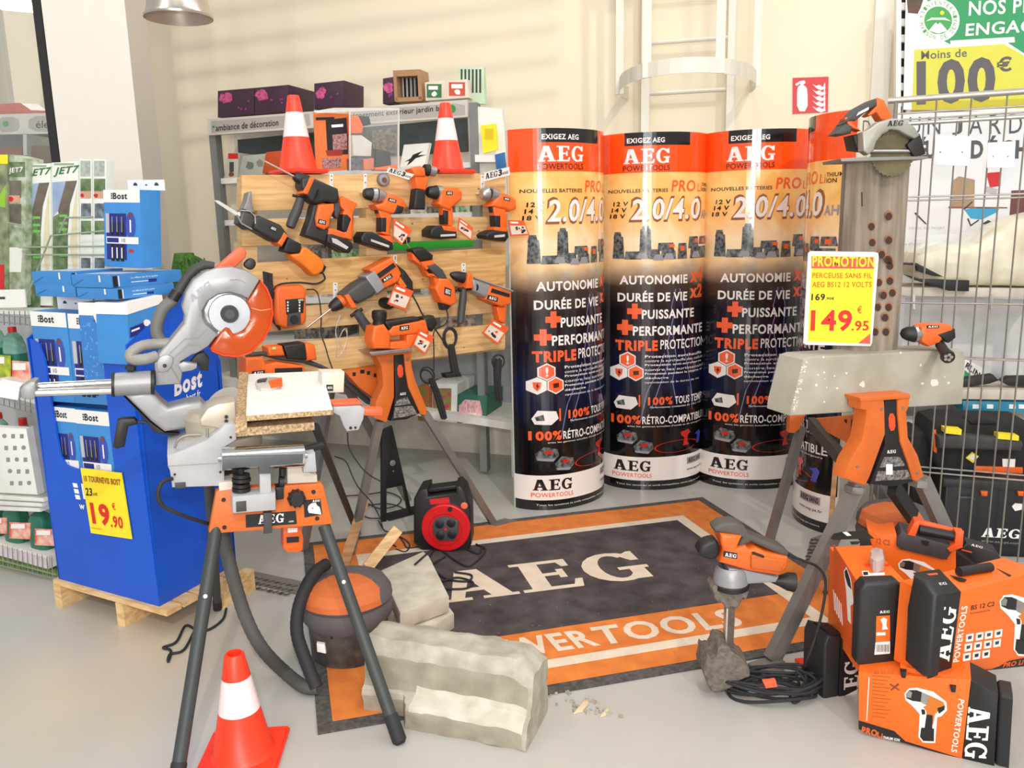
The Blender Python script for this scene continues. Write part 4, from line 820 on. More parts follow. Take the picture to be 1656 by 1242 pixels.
for y0, y1 in ((283, 281), (430, 403), (585, 535)):
    B(wood(1)).pp(PX, [(396, y0), (816, y1), (816, y1+30), (396, y0+34)], -.122, -.1005).done('back_board', t)
def badge(q, f, bl, br, tl, d):
    (x0, y0), (x1, y1), (x2, y2) = f(bl, br, tl); bx, by = x1+x2-x0, y1+y2-y0
    q.mat(BLACK).pp(PX, [(x2, y2), (bx, by), (x1, y1), (x0, y0)], d-.001, d+.0012).mat(WINK)
    ex, ey = (x1-x0)*.14, (y1-y0)*.14; ux, uy = (x2-x0)*.2, (y2-y0)*.2
    q.text(PX, 'AEG', (x0+ex+ux, y0+ey+uy), (x1-ex+ux, y1-ey+uy), (x2+ex-ux, y2+ey-uy), d+.002)
def tool(name, label, cat, f, parts, group=None):
    t = thing(name, label, cat, group)
    for nm, m, kind, pts, d0, d1, *ex in parts:
        q = B(m)
        if kind == 'p': q.pp(PX, f(*pts), d0, d1, ex[0] if ex else .006, ex[1] if len(ex) > 1 else 0, 3)
        elif kind == 't': q.pt(PX, f(*pts), (d0+d1)/2, 18)
        elif kind == 'rings':
            for m2, pp_ in pts: q.mat(m2).pt(PX, f(*pp_), (d0+d1)/2, 22)
        elif kind == 'b': badge(q, f, *pts, d1)
        o = q.done(nm, t)
    return t
BIT = M('drill_bit', (214, 210, 204), .3, .8)
tool('rotary_hammer', 'large orange and black hammer drill with side handle, top left on the pallet', 'drill', k3, [
    ('drill_bit', BIT, 't', ((545, 65, 8), (840, 218, 9)), .06, .06),
    ('chuck', BLACK, 'rings', ((BLACK, ((845, 210, 40), (865, 222, 52), (905, 243, 60), (965, 275, 70))),), .06, .06),
    ('gear_housing', M('housing_black', (44, 43, 43), .5), 'p', ((920, 235), (1000, 222), (1060, 240), (1290, 342), (1305, 440), (1260, 492), (1170, 470), (1060, 495), (1000, 455), (950, 380), (915, 320)), .02, .095, .014),
    ('front_band', ORANGE, 'p', ((1002, 228), (1052, 240), (982, 402), (930, 388)), .018, .098, .005),
    ('selector_dial', BLACK, 't', ((1060, 400, 58), (1062, 401, 58)), .1, .1),
    ('motor_housing', M('housing_black', (44, 43, 43), .5), 'p', ((1040, 500), (1105, 490), (1065, 640), (1085, 740), (1205, 750), (1185, 860), (1150, 885), (1060, 850), (945, 812), (1000, 660)), .025, .085, .01),
    ('body_shell', ORANGE, 'p', ((1090, 500), (1250, 490), (1252, 560), (1212, 640), (1202, 720), (1150, 758), (1072, 720), (1060, 640)), .022, .096, .01),
    ('main_handle', ORANGE, 'p', ((1300, 440), (1342, 418), (1482, 492), (1445, 570), (1442, 770), (1425, 860), (1170, 805), (1190, 740), (1232, 738), (1350, 780), (1412, 640), (1330, 600), (1350, 560), (1310, 520)), .035, .085, .007),
    ('grip_pad', BLACK, 'p', ((1330, 602), (1380, 600), (1420, 648), (1372, 782), (1322, 760)), .032, .088, .007),
    ('battery', BLACK, 'p', ((1180, 800), (1240, 800), (1420, 870), (1442, 930), (1402, 992), (1350, 986), (1170, 882)), .015, .1, .01),
    ('battery_label', M('label_silver', (196, 190, 184), .4), 'p', ((1220, 835), (1270, 848), (1390, 930), (1370, 952), (1230, 882)), .1, .102, 0),
    ('side_handle', BLACK, 'rings', ((BLACK, ((828, 408, 14), (960, 446, 14))), (GREY, ((905, 440, 40), (895, 480, 44), (870, 560, 50), (825, 660, 48), (803, 725, 46), (800, 735, 30)))), .055, .055),
    ('trigger', GREY, 'p', ((1250, 490), (1300, 480), (1310, 560), (1280, 640), (1250, 610)), .04, .08, .004),
    ('badge', BLACK, 'b', ((1082, 690), (1160, 705), (1088, 648)), 0, .0965)])
tool('sabre_saw', 'long orange and black sabre saw with white blade hanging at the pallet left end', 'saw', k3, [
    ('saw_blade', M('blade_white', (226, 224, 220), .35, .5), 'p', ((42, 458), (85, 462), (180, 520), (250, 565), (330, 615), (320, 640), (240, 600), (165, 552), (70, 488)), .055, .059, .0005),
    ('shoe_plate', DULL, 'p', ((385, 385), (418, 368), (424, 500), (452, 590), (330, 545), (365, 470)), .03, .09, .004),
    ('wire_guard', STEEL, 'rings', ((STEEL, ((300, 560, 8), (400, 570, 8), (450, 620, 8), (455, 720, 8))), (STEEL, ((270, 600, 8), (310, 690, 8), (420, 750, 8)))), .09, .09),
    ('gear_head', M('gear_dark', (84, 82, 80), .4, .5), 'p', ((330, 555), (430, 585), (462, 660), (432, 742), (370, 752), (285, 690), (300, 610)), .02, .09, .012),
    ('blade_clamp', M('clamp_silver', (200, 198, 194), .3, .7), 'rings', ((M('clamp_silver', (200, 198, 194), .3, .7), ((270, 590, 28), (310, 620, 42), (345, 645, 40))),), .07, .07),
    ('front_housing', M('housing_black', (44, 43, 43), .5), 'p', ((440, 625), (500, 612), (715, 706), (785, 800), (742, 885), (640, 872), (520, 802), (428, 745)), .015, .095, .016),
    ('orange_band', ORANGE, 'p', ((742, 775), (785, 815), (722, 925), (678, 892)), .013, .097, .006),
    ('mid_grip', BLACK, 'p', ((785, 828), (922, 900), (912, 992), (830, 996), (728, 972)), .025, .085, .01),
    ('rear_housing', M('rear_orange', (232, 118, 24), .45), 'p', ((930, 928), (972, 930), (1110, 1035), (1155, 1100), (1135, 1172), (1080, 1212), (1030, 1212), (960, 1135), (830, 1042), (800, 1002), (900, 992)), .015, .09, .016),
    ('cord_sleeve', BLACK, 'p', ((1130, 1088), (1170, 1128), (1152, 1172), (1122, 1200), (1085, 1190)), .04, .075, .006),
    ('lettering', WINK, 'b', ((596, 745), (660, 778), (612, 708)), 0, .096)])
def drill(label, f, chuck, body, grip, inset, trig, foot, batt, lab, bdg, back=None, group='cordless drill drivers on the pallet'):
    pr = [('chuck', BLACK, 'rings', chuck, .055, .055), ('body', ORANGE, 'p', body, .022, .088, .014), ('handle', ORANGE, 'p', grip, .034, .078, .008), ('grip_pad', BLACK, 'p', inset, .031, .081, .006), ('trigger', BLACK, 'p', trig, .042, .07, .004),
          ('battery_mount', ORANGE, 'p', foot, .02, .09, .005), ('battery', BLACK, 'p', batt, .012, .098, .01), ('battery_label', M('label_silver', (196, 190, 184), .4), 'p', lab, .098, .1, 0), ('badge', BLACK, 'b', bdg, 0, .089)]
    if back: pr.append(('rear_pad', BLACK, 'p', back, .03, .092, .006))
    return tool('drill_driver', label, 'drill', f, pr, group)
SV = M('chuck_silver', (176, 172, 166), .3, .7)
drill('cordless drill driver tilted with big battery, third tool from the pallet left', k4, [(BLACK, ((52, 372, 40), (70, 374, 52), (120, 380, 62))), (SV, ((122, 380, 64), (160, 386, 72))), (BLACK, ((160, 386, 58), (172, 388, 58))), (SV, ((172, 388, 70), (235, 402, 56), (250, 405, 50)))],
    ((290, 368), (345, 380), (440, 432), (468, 492), (432, 552), (330, 570), (180, 525), (152, 480), (240, 462)), ((185, 515), (300, 545), (322, 600), (300, 740), (312, 782), (215, 752), (214, 610)), ((214, 602), (270, 602), (266, 742), (214, 738)), ((170, 500), (200, 506), (214, 560), (182, 564)), ((150, 768), (312, 778), (342, 862), (130, 815)), ((22, 792), (58, 738), (140, 740), (332, 842), (338, 910), (290, 922), (30, 842)), ((120, 808), (292, 868), (290, 890), (118, 830)), ((282, 440), (356, 462), (288, 412)), ((372, 480), (442, 502), (420, 560), (340, 570)))
drill('cordless drill driver standing level on its battery in the middle of the pallet', k4, [(BLACK, ((655, 352, 38), (672, 356, 52), (738, 362, 66))), (SV, ((740, 362, 70), (795, 362, 62)))],
    ((780, 332), (860, 314), (962, 318), (998, 360), (992, 432), (942, 470), (900, 505), (890, 540), (800, 505), (758, 470), (778, 440)), ((800, 492), (905, 505), (907, 640), (896, 692), (830, 672), (815, 580)), ((814, 528), (862, 538), (860, 672), (824, 665)), ((766, 450), (800, 458), (806, 512), (774, 502)), ((785, 678), (930, 690), (942, 742), (778, 730)), ((688, 722), (740, 678), (802, 680), (822, 720), (942, 740), (947, 800), (800, 808), (690, 782)), ((785, 765), (925, 758), (925, 778), (785, 785)), ((838, 385), (900, 387), (840, 350)))
drill('cordless drill driver at the right end of the pallet overlapping the first banner', k4, [(SV, ((1172, 378, 40), (1190, 376, 56), (1232, 374, 66))), (BLACK, ((1232, 374, 52), (1252, 376, 52))), (SV, ((1252, 376, 68), (1340, 398, 56)))],
    ((1375, 358), (1432, 378), (1512, 428), (1515, 520), (1452, 548), (1400, 520), (1270, 495), (1292, 450)), ((1286, 490), (1410, 520), (1428, 580), (1420, 702), (1390, 722), (1310, 692), (1302, 580)), ((1304, 582), (1360, 584), (1360, 700), (1312, 694)), ((1268, 500), (1296, 500), (1304, 560), (1278, 552)), ((1300, 690), (1420, 700), (1436, 742), (1296, 730)), ((1216, 772), (1240, 745), (1302, 720), (1432, 740), (1442, 790), (1412, 832), (1230, 802)), ((1300, 772), (1400, 762), (1398, 786), (1298, 794)), ((1388, 432), (1446, 446), (1392, 404)))
tool('impact_driver', 'small orange impact driver with black grip hanging above the middle drill', 'drill', k4, [
    ('chuck', BLACK, 'rings', ((BLACK, ((625, 140, 48), (668, 150, 58))), (SV, ((668, 152, 52), (730, 164, 46))), (BLACK, ((730, 162, 30), (772, 152, 8)))), .055, .055),
    ('body', ORANGE, 'p', ((505, 135), (600, 108), (640, 130), (650, 212), (540, 212)), .022, .088, .012),
    ('handle', ORANGE, 'p', ((540, 198), (682, 212), (645, 345), (552, 325)), .034, .078, .008), ('grip_pad', BLACK, 'p', ((550, 330), (642, 342), (642, 525), (528, 522), (535, 460)), .03, .082, .008)])
tool('multitool', 'slim orange and black oscillating multitool hanging right of the pallet centre', 'multitool', k8, [
    ('tool_head', BLACK, 'p', ((958, 12), (1028, -2), (1087, 46), (1082, 72), (1010, 82), (974, 42)), .025, .085, .012),
    ('neck', ORANGE, 'p', ((958, 28), (975, 45), (1010, 84), (1085, 72), (1096, 108), (1045, 132), (1060, 152), (1085, 152), (1125, 185), (1098, 232), (1085, 175), (1050, 170), (1018, 108), (965, 75)), .03, .08, .008),
    ('spine_grip', GREY, 'p', ((1048, 108), (1098, 96), (1140, 130), (1172, 190), (1130, 195), (1085, 150)), .028, .086, .008),
    ('body', ORANGE, 'p', ((1120, 178), (1172, 180), (1212, 232), (1222, 322), (1190, 342), (1130, 322), (1094, 242)), .022, .09, .012),
    ('end_cap', BLACK, 'p', ((1128, 318), (1192, 335), (1170, 362), (1140, 366)), .035, .075, .006), ('attachment', BLACK, 'p', ((905, -40), (925, -65), (952, -58), (948, -30), (930, -20)), .04, .08, .004), ('chain', STEEL, 't', ((948, 2, 3), (930, -18, 3), (925, -50, 3)), .09, .09),
    ('badge', BLACK, 'b', ((1146, 272), (1184, 286), (1150, 230)), 0, .091)])
tool('percussion_drill', 'corded orange and grey percussion drill pointing down left, middle of the pallet', 'drill', k8, [
    ('drill_bit', BIT, 't', ((348, 466, 5), (490, 356, 6)), .06, .06),
    ('chuck', BLACK, 'rings', ((BLACK, ((485, 356, 22), (500, 345, 32), (535, 322, 40))), (ORANGE, ((535, 322, 34), (556, 306, 36)))), .06, .06),
    ('gear_housing', M('housing_grey', (70, 70, 70), .55), 'p', ((562, 278), (640, 214), (702, 180), (762, 250), (732, 286), (652, 328), (615, 312)), .015, .1, .016),
    ('silver_collar', SILVER, 'p', ((688, 172), (745, 138), (805, 232), (758, 272)), .013, .102, .006),
    ('body', ORANGE, 'p', ((705, 130), (842, 58), (862, 80), (902, 152), (882, 202), (802, 242), (752, 170)), .018, .096, .012),
    ('vent_panel', BLACK, 'p', ((750, 160), (850, 90), (866, 112), (770, 182)), .096, .099, 0),
    ('rear_handle', BLACK, 'p', ((860, 88), (922, 138), (966, 200), (970, 290), (935, 262), (888, 202), (900, 150)), .03, .085, .008), ('handle_insert', ORANGE, 'p', ((890, 168), (932, 228), (905, 248), (880, 205)), .028, .088, .005),
    ('side_clamp', ORANGE, 'p', ((568, 282), (592, 272), (642, 350), (610, 356)), .045, .105, .004),
    ('side_handle', BLACK, 'rings', ((BLACK, ((602, 400, 10), (668, 360, 10))), (GREY, ((630, 375, 22), (650, 398, 26), (700, 470, 30), (735, 518, 28), (742, 528, 16)))), .085, .085),
    ('badge', BLACK, 'b', ((792, 208), (848, 172), (780, 188)), 0, .097)])
tool('percussion_drill', 'corded orange and silver percussion drill with upright side handle, right end of the pallet', 'drill', k8, [
    ('chuck', BLACK, 'rings', ((BLACK, ((1183, 156, 10), (1200, 162, 22), (1222, 168, 30), (1266, 180, 34))),), .06, .06),
    ('clamp_ring', ORANGE, 'p', ((1285, 155), (1312, 152), (1318, 238), (1275, 240)), .02, .1, .005),
    ('gear_housing', SILVER, 'p', ((1308, 178), (1425, 210), (1395, 298), (1318, 255)), .018, .1, .014), ('selector', BLACK, 't', ((1334, 232, 20), (1336, 232, 20)), .1, .1),
    ('body', ORANGE, 'p', ((1410, 218), (1542, 262), (1538, 332), (1482, 348), (1385, 305)), .018, .098, .012), ('top_rail', STEEL, 't', ((1320, 178, 6), (1545, 256, 6)), .1, .1),
    ('vent_panel', BLACK, 'p', ((1425, 238), (1530, 272), (1526, 292), (1418, 262)), .098, .1, 0),
    ('side_handle', GREY, 'rings', ((BLACK, ((1230, 246, 12), (1300, 240, 12))), (GREY, ((1258, 242, 18), (1256, 290, 22), (1246, 380, 22), (1240, 440, 20), (1240, 446, 10)))), .075, .075),
    ('rear_handle', ORANGE, 'p', ((1452, 345), (1512, 345), (1502, 445), (1468, 430)), .035, .08, .007), ('badge', BLACK, 'b', ((1396, 302), (1455, 318), (1402, 276)), 0, .099)])
t = tool('jigsaw', 'orange and black jigsaw with grey base plate standing on the trestle head', 'jigsaw', k8, [
    ('front_knob', BLACK, 'rings', ((BLACK, ((768, 366, 34), (768, 374, 44), (768, 408, 44), (768, 425, 36), (768, 455, 40))),), .15, .15),
    ('body', ORANGE, 'p', ((738, 462), (800, 448), (836, 498), (836, 592), (742, 592), (724, 540)), .11, .19, .012), ('top_handle', ORANGE, 'p', ((822, 492), (850, 460), (1040, 422), (1062, 500), (930, 511), (836, 520)), .115, .185, .01),
    ('rear_body', ORANGE, 'p', ((930, 510), (1062, 498), (1042, 522), (972, 560), (946, 592), (925, 590)), .115, .185, .008), ('lower_body', ORANGE, 'p', ((834, 552), (925, 545), (948, 590), (834, 592)), .112, .188, .006),
    ('grip_pad', BLACK, 'p', ((800, 432), (1000, 406), (1015, 424), (850, 462), (832, 495)), .12, .18, .008), ('cord_end', BLACK, 'p', ((1020, 410), (1090, 398), (1112, 440), (1082, 492), (1052, 470)), .12, .18, .012),
    ('base_plate', STEEL, 'p', ((708, 612), (962, 588), (957, 606), (730, 632)), .09, .21, .002), ('badge', BLACK, 'b', ((888, 486), (942, 480), (888, 458)), 0, .186)])
# --- leaflets, tags, hangers
def leaflet(label, f, quad, d=.1):
    q = B(M('leaflet_orange', (228, 90, 36), .5)); pts = f(*quad); q.pp(PX, pts, d-.004, d)
    P_ = lambda u, v: tuple((pts[0][i]*(1-u)+pts[1][i]*u)*(1-v)+(pts[3][i]*(1-u)+pts[2][i]*u)*v for i in (0, 1))
    q.mat(M('leaflet_cream', (222, 206, 190), .5)).pp(PX, [P_(.06, .34), P_(.94, .34), P_(.94, .9), P_(.06, .9)], d, d+.0008); q.mat(BLACK)
    for i in range(7): q.mat((BLACK, GREY, BLACK, M('leaflet_orange', (228, 90, 36), .5))[i % 4]).pp(PX, blob(*P_(random.uniform(.2, .8), random.uniform(.45, .8)), random.uniform(1.8, 3.6), 7, .6), d, d+.0012+i*.0001)
    q.mat(WINK).pp(PX, [P_(.12, .1), P_(.6, .1), P_(.6, .2), P_(.12, .2)], d, d+.001)
    tag(q.done('leaflet'), label, 'leaflet', 'orange folded leaflets on the tools')
leaflet('orange leaflet tied to the tilted drill driver, upper left pallet', k4, ((335, 605), (515, 722), (410, 865), (330, 790)))
leaflet('orange leaflet standing right of the level drill driver', k4, ((960, 600), (1092, 695), (1082, 825), (950, 722)))
leaflet('orange leaflet hanging from the drill at the pallet right end over the banner', k4, ((1430, 625), (1580, 632), (1635, 770), (1455, 782)), .11)
leaflet('orange leaflet with black tool pictures hanging behind the grey percussion drill', k8, ((860, 212), (968, 255), (922, 368), (815, 330)), .09)
leaflet('orange leaflet hanging from the silver percussion drill near the banner', k8, ((1432, 418), (1522, 470), (1456, 568), (1368, 500)), .09)
leaflet('orange leaflet hanging from the rear of the jigsaw', k8, ((1002, 478), (1088, 520), (1032, 626), (965, 570)), .2)
for quad, tx, lb_ in ((((290, 120), (532, 190), (480, 242), (265, 172)), ((285, 165), (505, 230), (302, 128)), 'white printed guarantee tag beside the impact driver'), (((1205, 170), (1440, 118), (1448, 195), (1195, 258)), ((1215, 235), (1440, 178), (1215, 180)), 'white printed guarantee tag above the drill at the right end')):
    q = B(M('tag_white', (232, 226, 220), .5)).pp(PX, k4(*quad), .092, .095); a, b_, c = k4(*tx); q.mat(INK)
    q.text(PX, 'AEG', a, (a[0]+(b_[0]-a[0])*.5, a[1]+(b_[1]-a[1])*.5), c, .096)
    m_ = lambda u: (a[0]+(b_[0]-a[0])*u, a[1]+(b_[1]-a[1])*u)
    q.text(PX, '3', m_(.56), m_(.68), (c[0]+m_(.56)[0]-a[0], c[1]+m_(.56)[1]-a[1]), .096, .05).text(PX, 'ANS', m_(.7), m_(.95), (m_(.7)[0]+(c[0]-a[0])*.5, m_(.7)[1]+(c[1]-a[1])*.5), .096, .02)
    tag(q.done('guarantee_tag'), lb_, 'tag')
t = thing('abrasive_disc', 'small grey round abrasive disc hanging at the top of the pallet', 'disc')
q = B(DULL).disc(PX, *k4((245, 240))[0], 10.5, .0, .02, 28).mat(SILVER).disc(PX, *k4((245, 240))[0], 8.5, .02, .023, 24).mat(BROWN).disc(PX, *k4((248, 243))[0], 4.2, .023, .026, 16); q.done('disc', t)
HS = M('hanger_white', (232, 230, 226), .4, .2)
hang = [(k3, (1200, 195), (1238, 325), 'perforated white hanger strip left of the first drill driver'), (k3, (1542, 195), (1575, 380), 'perforated white hanger strip above the tilted drill driver'), (k4, (1168, 195), (1205, 375), 'perforated white hanger strip above the drill at the right end'), (k8, (500, 205), (526, 300), 'perforated white hanger strip above the nose of the grey percussion drill'), (k8, (1248, 92), (1272, 180), 'perforated white hanger strip above the silver percussion drill'), (k8, (850, 45), (872, 95), 'perforated white hanger strip above the body of the grey percussion drill')]
for f, a, b_, lb_ in hang:
    (x0, y0), (x1, y1) = f(a, b_); q = B(HS).pp(PX, rect(x0, y0, x1, y1), .0, .004, .0006).pp(PX, rect(x0, y1-3, x1, y1), .004, .05); q.mat(GREY).disc(PX, (x0+x1)/2, y0+3, 1.1, .004, .0055, 8).disc(PX, (x0+x1)/2, (y0+y1)/2-1, 1.1, .004, .0055, 8)
    tag(q.done('hanger_strip'), lb_, 'hanger', 'white hanger strips on the pallet')
t = thing('spare_chuck', 'small black drill chuck fixed to the pallet left of the orange leaflet', 'chuck')
q = B(BLACK); c = PX(*k8((785, 320))[0], 0); q.lathe([(.022, 0), (.026, .02), (.026, .05), (.02, .065), (0, .066)], c, PX.n+V(.3, 0, -.1), 20); q.mat(SV).lathe([(.012, .0665), (0, .0665)], c, PX.n+V(.3, 0, -.1), 12); q.done('chuck_body', t)
t = thing('battery_charger', 'orange battery charger with black panel hanging behind the amber saw guard', 'charger')
B(ORANGE).pp(PX, k8((165, 252), (185, 226), (320, 220), (346, 250), (346, 420), (330, 452), (222, 472), (180, 452), (165, 400)), .0, .075, .014, 0, 3).done('housing', t)
q = B(BLACK).pp(PX, k8((222, 305), (332, 295), (326, 382), (228, 392)), .074, .077, .001).mat(WINK)
for y in (315, 332, 350, 365): q.pp(PX, k8((232, y), (240, y), (240, y+10), (232, y+10)), .077, .0775).pp(PX, k8((300, y), (308, y), (308, y+10), (300, y+10)), .077, .0775)
q.text(PX, 'AEG', *k8((296, 312), (326, 310), (296, 302)), d=.0778); q.done('panel', t)
B(GREY).pp(PX, k8((240, 388), (312, 376), (314, 448), (236, 458)), .074, .085, .003).mat(BLACK).disc(PX, *k8((275, 420))[0], 7, .085, .09, 18).done('battery_dock', t)
q = B(RUBBER)
for k in range(5): q.tube(spline([PX(*k8((95+k*11, 140+k*3))[0], .05+.01*(k % 2)), PX(*k8((110+k*9, 250))[0], .06), PX(*k8((150+k*3, 300))[0], .05), PX(*k8((140+k*5, 400))[0], .04), PX(*k8((190, 480))[0], .04)]), .0055, 8)
q.done('coiled_cord', t)
def cord(label, pts, r=.004, name='power_cord', group=None, m=RUBBER):
    q = B(m); pts = [pts] if isinstance(pts[0], Vector) else pts
    for pp_ in pts: q.tube(spline(pp_, 8), r, 8)
    return tag(q.done(name), label, 'cable', group)
fx = lambda f, d, *p: [PX(*f(a)[0], d) for a in p]
cord('black cord running from the sabre saw to the charger', fx(k8, .05, (440, 150), (450, 185), (400, 212), (300, 205), (190, 215), (150, 250)))
cord('thin black cord hanging from the charger down to the white board', fx(k8, .03, (345, 245), (395, 250), (418, 300), (430, 400), (430, 500), (455, 580), (475, 650), (500, 718)), .0028)
cord('black cord curving from the grey percussion drill to the jigsaw', fx(k8, .09, (962, 280), (990, 330), (1020, 390), (1060, 430), (1110, 500), (1150, 560)), .004)
cord('short black cord from the multitool looping to the right of the jigsaw', fx(k8, .06, (1160, 362), (1168, 410), (1150, 450), (1110, 470), (1085, 500), (1086, 600), (1086, 720)), .003)
q = B(M('wire_clear', (214, 206, 196), .2, .4))
for k in range(2): q.tube(spline(fx(k8, .06, (540+k*4, 395), (515, 480), (520+k*10, 545), (555, 600), (520, 640), (525, 560), (560, 480), (580, 500-k*20), (575, 560), (545, 625))), .0016, 6)
tag(q.done('wire_hook'), 'clear looped wire hook dangling below the grey percussion drill bit', 'hook')
def bundle(label, loops, trunk, d):
    t = thing('coiled_power_cord', label, 'cable', 'bundled black power cords')
    q = B(RUBBER)
    for cx, cy, rx, ry, a in loops:
        q.tube([PX(cx+rx*math.cos(i*PI/9)*math.cos(a)-ry*math.sin(i*PI/9)*math.sin(a), cy+rx*math.cos(i*PI/9)*math.sin(a)+ry*math.sin(i*PI/9)*math.cos(a), d+.004*math.sin(i*PI/9+a*9)) for i in range(18)], .004, 8, closed=True)
    q.done('loops', t)
    q = B(RUBBER)
    for k in range(6):
        a = 2*PI*k/6; q.tube(spline([PX(x+r*.6*math.cos(a), y+.3*r*math.sin(a), d+r*pxs(PX(x, y))*.6*math.sin(a)) for x, y, r in trunk]), .0055, 8)
    q.pt(PX, [(x, y, r*.62) for x, y, r in trunk], d, 10); q.done('trunk', t); return t
t = bundle('bundled black cord with two-pin plug hanging below the pallet, middle of three', [(*k8((1180, 525))[0], 11, 16, .1), (*k8((1182, 530))[0], 9, 15, -.1), (*k8((1175, 528))[0], 10, 17, .0)], k8((1185, 570, 22), (1195, 640, 28), (1205, 700, 30), (1215, 740, 28)), .06)
B(BLACK).pp(PX, k8((1150, 738), (1240, 725), (1252, 752), (1160, 762)), .04, .08, .006).mat(STEEL).pt(PX, k8((1165, 760, 4), (1165, 782, 4)), .06).pt(PX, k8((1225, 755, 4), (1228, 778, 4)), .06).done('plug', t)
bundle('bundled black cord hanging at the right end of the pallet beside the first banner', [(*k8((1460, 665))[0], 10, 11, 0), (*k8((1462, 668))[0], 9, 12, .3)], k8((1458, 655, 34), (1455, 740, 28), (1458, 830, 24), (1470, 890, 20)), .05)
bundle('bundled black cord hanging behind the right trestle leg, leftmost of three', [(*k9((552, 170))[0], 11, 13, -.4), (*k9((548, 180))[0], 9, 12, -.6)], k9((575, 195, 22), (605, 270, 24), (630, 350, 26), (650, 425, 22)), .02)
t = tool('belt_sander', 'orange and black sander with grey handle lying behind the white board', 'sander', k8, [
    ('body', ORANGE, 'p', ((-10, 645), (90, 640), (110, 685), (170, 668), (330, 690), (345, 735), (-10, 745)), .07, .16, .01), ('top_grip', GREY, 'rings', ((GREY, ((-10, 628, 16), (90, 618, 14), (180, 640, 16), (330, 660, 16), (430, 695, 12), (500, 722, 5))),), .12, .12),
    ('battery', BLACK, 'p', ((210, 572), (330, 556), (346, 562), (350, 655), (235, 650)), .07, .15, .008), ('rear_cap', ORANGE, 'p', ((335, 556), (395, 568), (408, 655), (350, 662)), .065, .155, .01), ('front_cap', ORANGE, 'p', ((118, 585), (205, 575), (222, 632), (128, 634)), .07, .15, .008), ('level_vial', M('vial_green', (190, 220, 110), .2), 'p', ((145, 582), (165, 580), (167, 595), (147, 597)), .15, .154, .001),
    ('label_panel', BLACK, 'p', ((160, 705), (320, 700), (322, 728), (162, 734)), .16, .162, 0), ('badge', BLACK, 'b', ((25, 748), (100, 740), (28, 722)), 0, .161)])
# --- cones and display case on top of the pallet
def on_top(x, Y_d): return PX(x, 282, Y_d)
zt_ = PX(480, 282, 0).z
for x, lb_, yt in ((483, 'red and white traffic cone on top of the pallet at its left end', 154), (724, 'red and white traffic cone on top of the pallet at its right end', 166)):
    c = PX(x, 281, -.065); c.z = PX(x, 281, 0).z+.002
    cone(lb_, c, PX(x, yt, -.05).z-c.z, math.atan2(.74, 1.07), .1, .077, .024)
ACRY = M('acrylic', (240, 244, 244), .04, alpha=.06, var=0)
t = thing('acrylic_display_case', 'clear acrylic case with orange drill-set card on top of the pallet', 'display case')
def kc(*p): return [(310+x/3.185, 80+y/3.185) for x, y in p]
q = B(M('card_orange', (224, 116, 56), .5)).pp(PX, kc((628, 325), (812, 332), (812, 620), (640, 628)), -.075, -.07); q.mat(INK).pp(PX, kc((640, 350), (735, 348), (735, 362), (640, 365)), -.07, -.069).pp(PX, kc((690, 362), (806, 350), (806, 540), (700, 542)), -.07, -.0692)
q.mat(M('set_print', (120, 60, 56), .5, c2=(180, 140, 140), scale=120)).pp(PX, kc((725, 440), (800, 432), (800, 515), (728, 520)), -.069, -.068).pp(PX, kc((672, 560), (770, 556), (768, 608), (676, 615)), -.07, -.068); q.mat(WINK).pp(PX, kc((720, 388), (780, 384), (780, 398), (722, 402)), -.069, -.068)
q.mat(M('skin_photo', (150, 40, 36), .5)).pp(PX, kc((690, 520), (780, 515), (775, 545), (700, 548)), -.069, -.0675); q.done('backing_card', t)
for nm, quad, d0, d1 in (('front_pane', ((815, 312), (1070, 308), (1066, 622), (818, 622)), -.008, -.005), ('rear_pane', ((815, 312), (1070, 308), (1066, 622), (818, 622)), -.11, -.107)):
    B(ACRY).pp(PX, kc(*quad), d0, d1).done(nm, t)
q = B(ACRY).pp(PX, kc((812, 306), (1072, 302), (1072, 312), (814, 316)), -.112, -.002); q.mat(M('acrylic_edge', (226, 222, 214), .2, alpha=.75)).pp(PX, kc((812, 316), (818, 316), (820, 622), (814, 622)), -.012, -.004).pp(PX, kc((1064, 312), (1071, 312), (1069, 622), (1062, 622)), -.012, -.004).pp(PX, kc((625, 318), (735, 300), (1070, 302), (1068, 312), (640, 328)), -.05, -.04); q.done('lid', t)
q = B(ORANGE).pp(PX, kc((815, 342), (860, 340), (885, 395), (880, 430), (822, 432)), -.08, -.03, .004).mat(BLACK).pp(PX, kc((860, 340), (915, 345), (925, 385), (885, 392)), -.08, -.03, .004); tag(q.done('compact_drill'), 'small orange and black tool at the top inside the acrylic case', 'drill')
for quad, c_, lb_ in ((((825, 440), (875, 440), (930, 480), (925, 550), (835, 548)), M('pale_tool', (206, 206, 196), .4), 'pale grey tool body inside the acrylic case'), (((930, 420), (1055, 400), (1062, 470), (1050, 540), (935, 510)), M('olive_tool', (120, 112, 92), .5, c2=(60, 60, 60), scale=60), 'olive grey tool bag at the right inside the acrylic case'), (((950, 520), (1020, 512), (1030, 600), (950, 605)), BLACK, 'black accessory block low inside the acrylic case')):
    tag(B(c_).pp(PX, kc(*quad), -.08, -.04, .004).done('displayed_accessory'), lb_, 'accessory', 'tools inside the acrylic case')
for k, (quad, c_) in enumerate(((((820, 560), (878, 556), (876, 618), (822, 620)), M('blister_blue', (110, 96, 116), .3, c2=(60, 60, 70), scale=80)), (((885, 565), (940, 560), (938, 618), (887, 620)), M('blister_orange', (206, 112, 80), .3)), (((945, 610), (1062, 590), (1064, 622), (948, 622)), ORANGE))):
    tag(B(c_).pp(PX, kc(*quad), -.07, -.025, .003).done('blister_pack'), ('bluish blister pack', 'orange blister pack', 'flat orange pack')[k]+' in the bottom row of the acrylic case', 'pack')
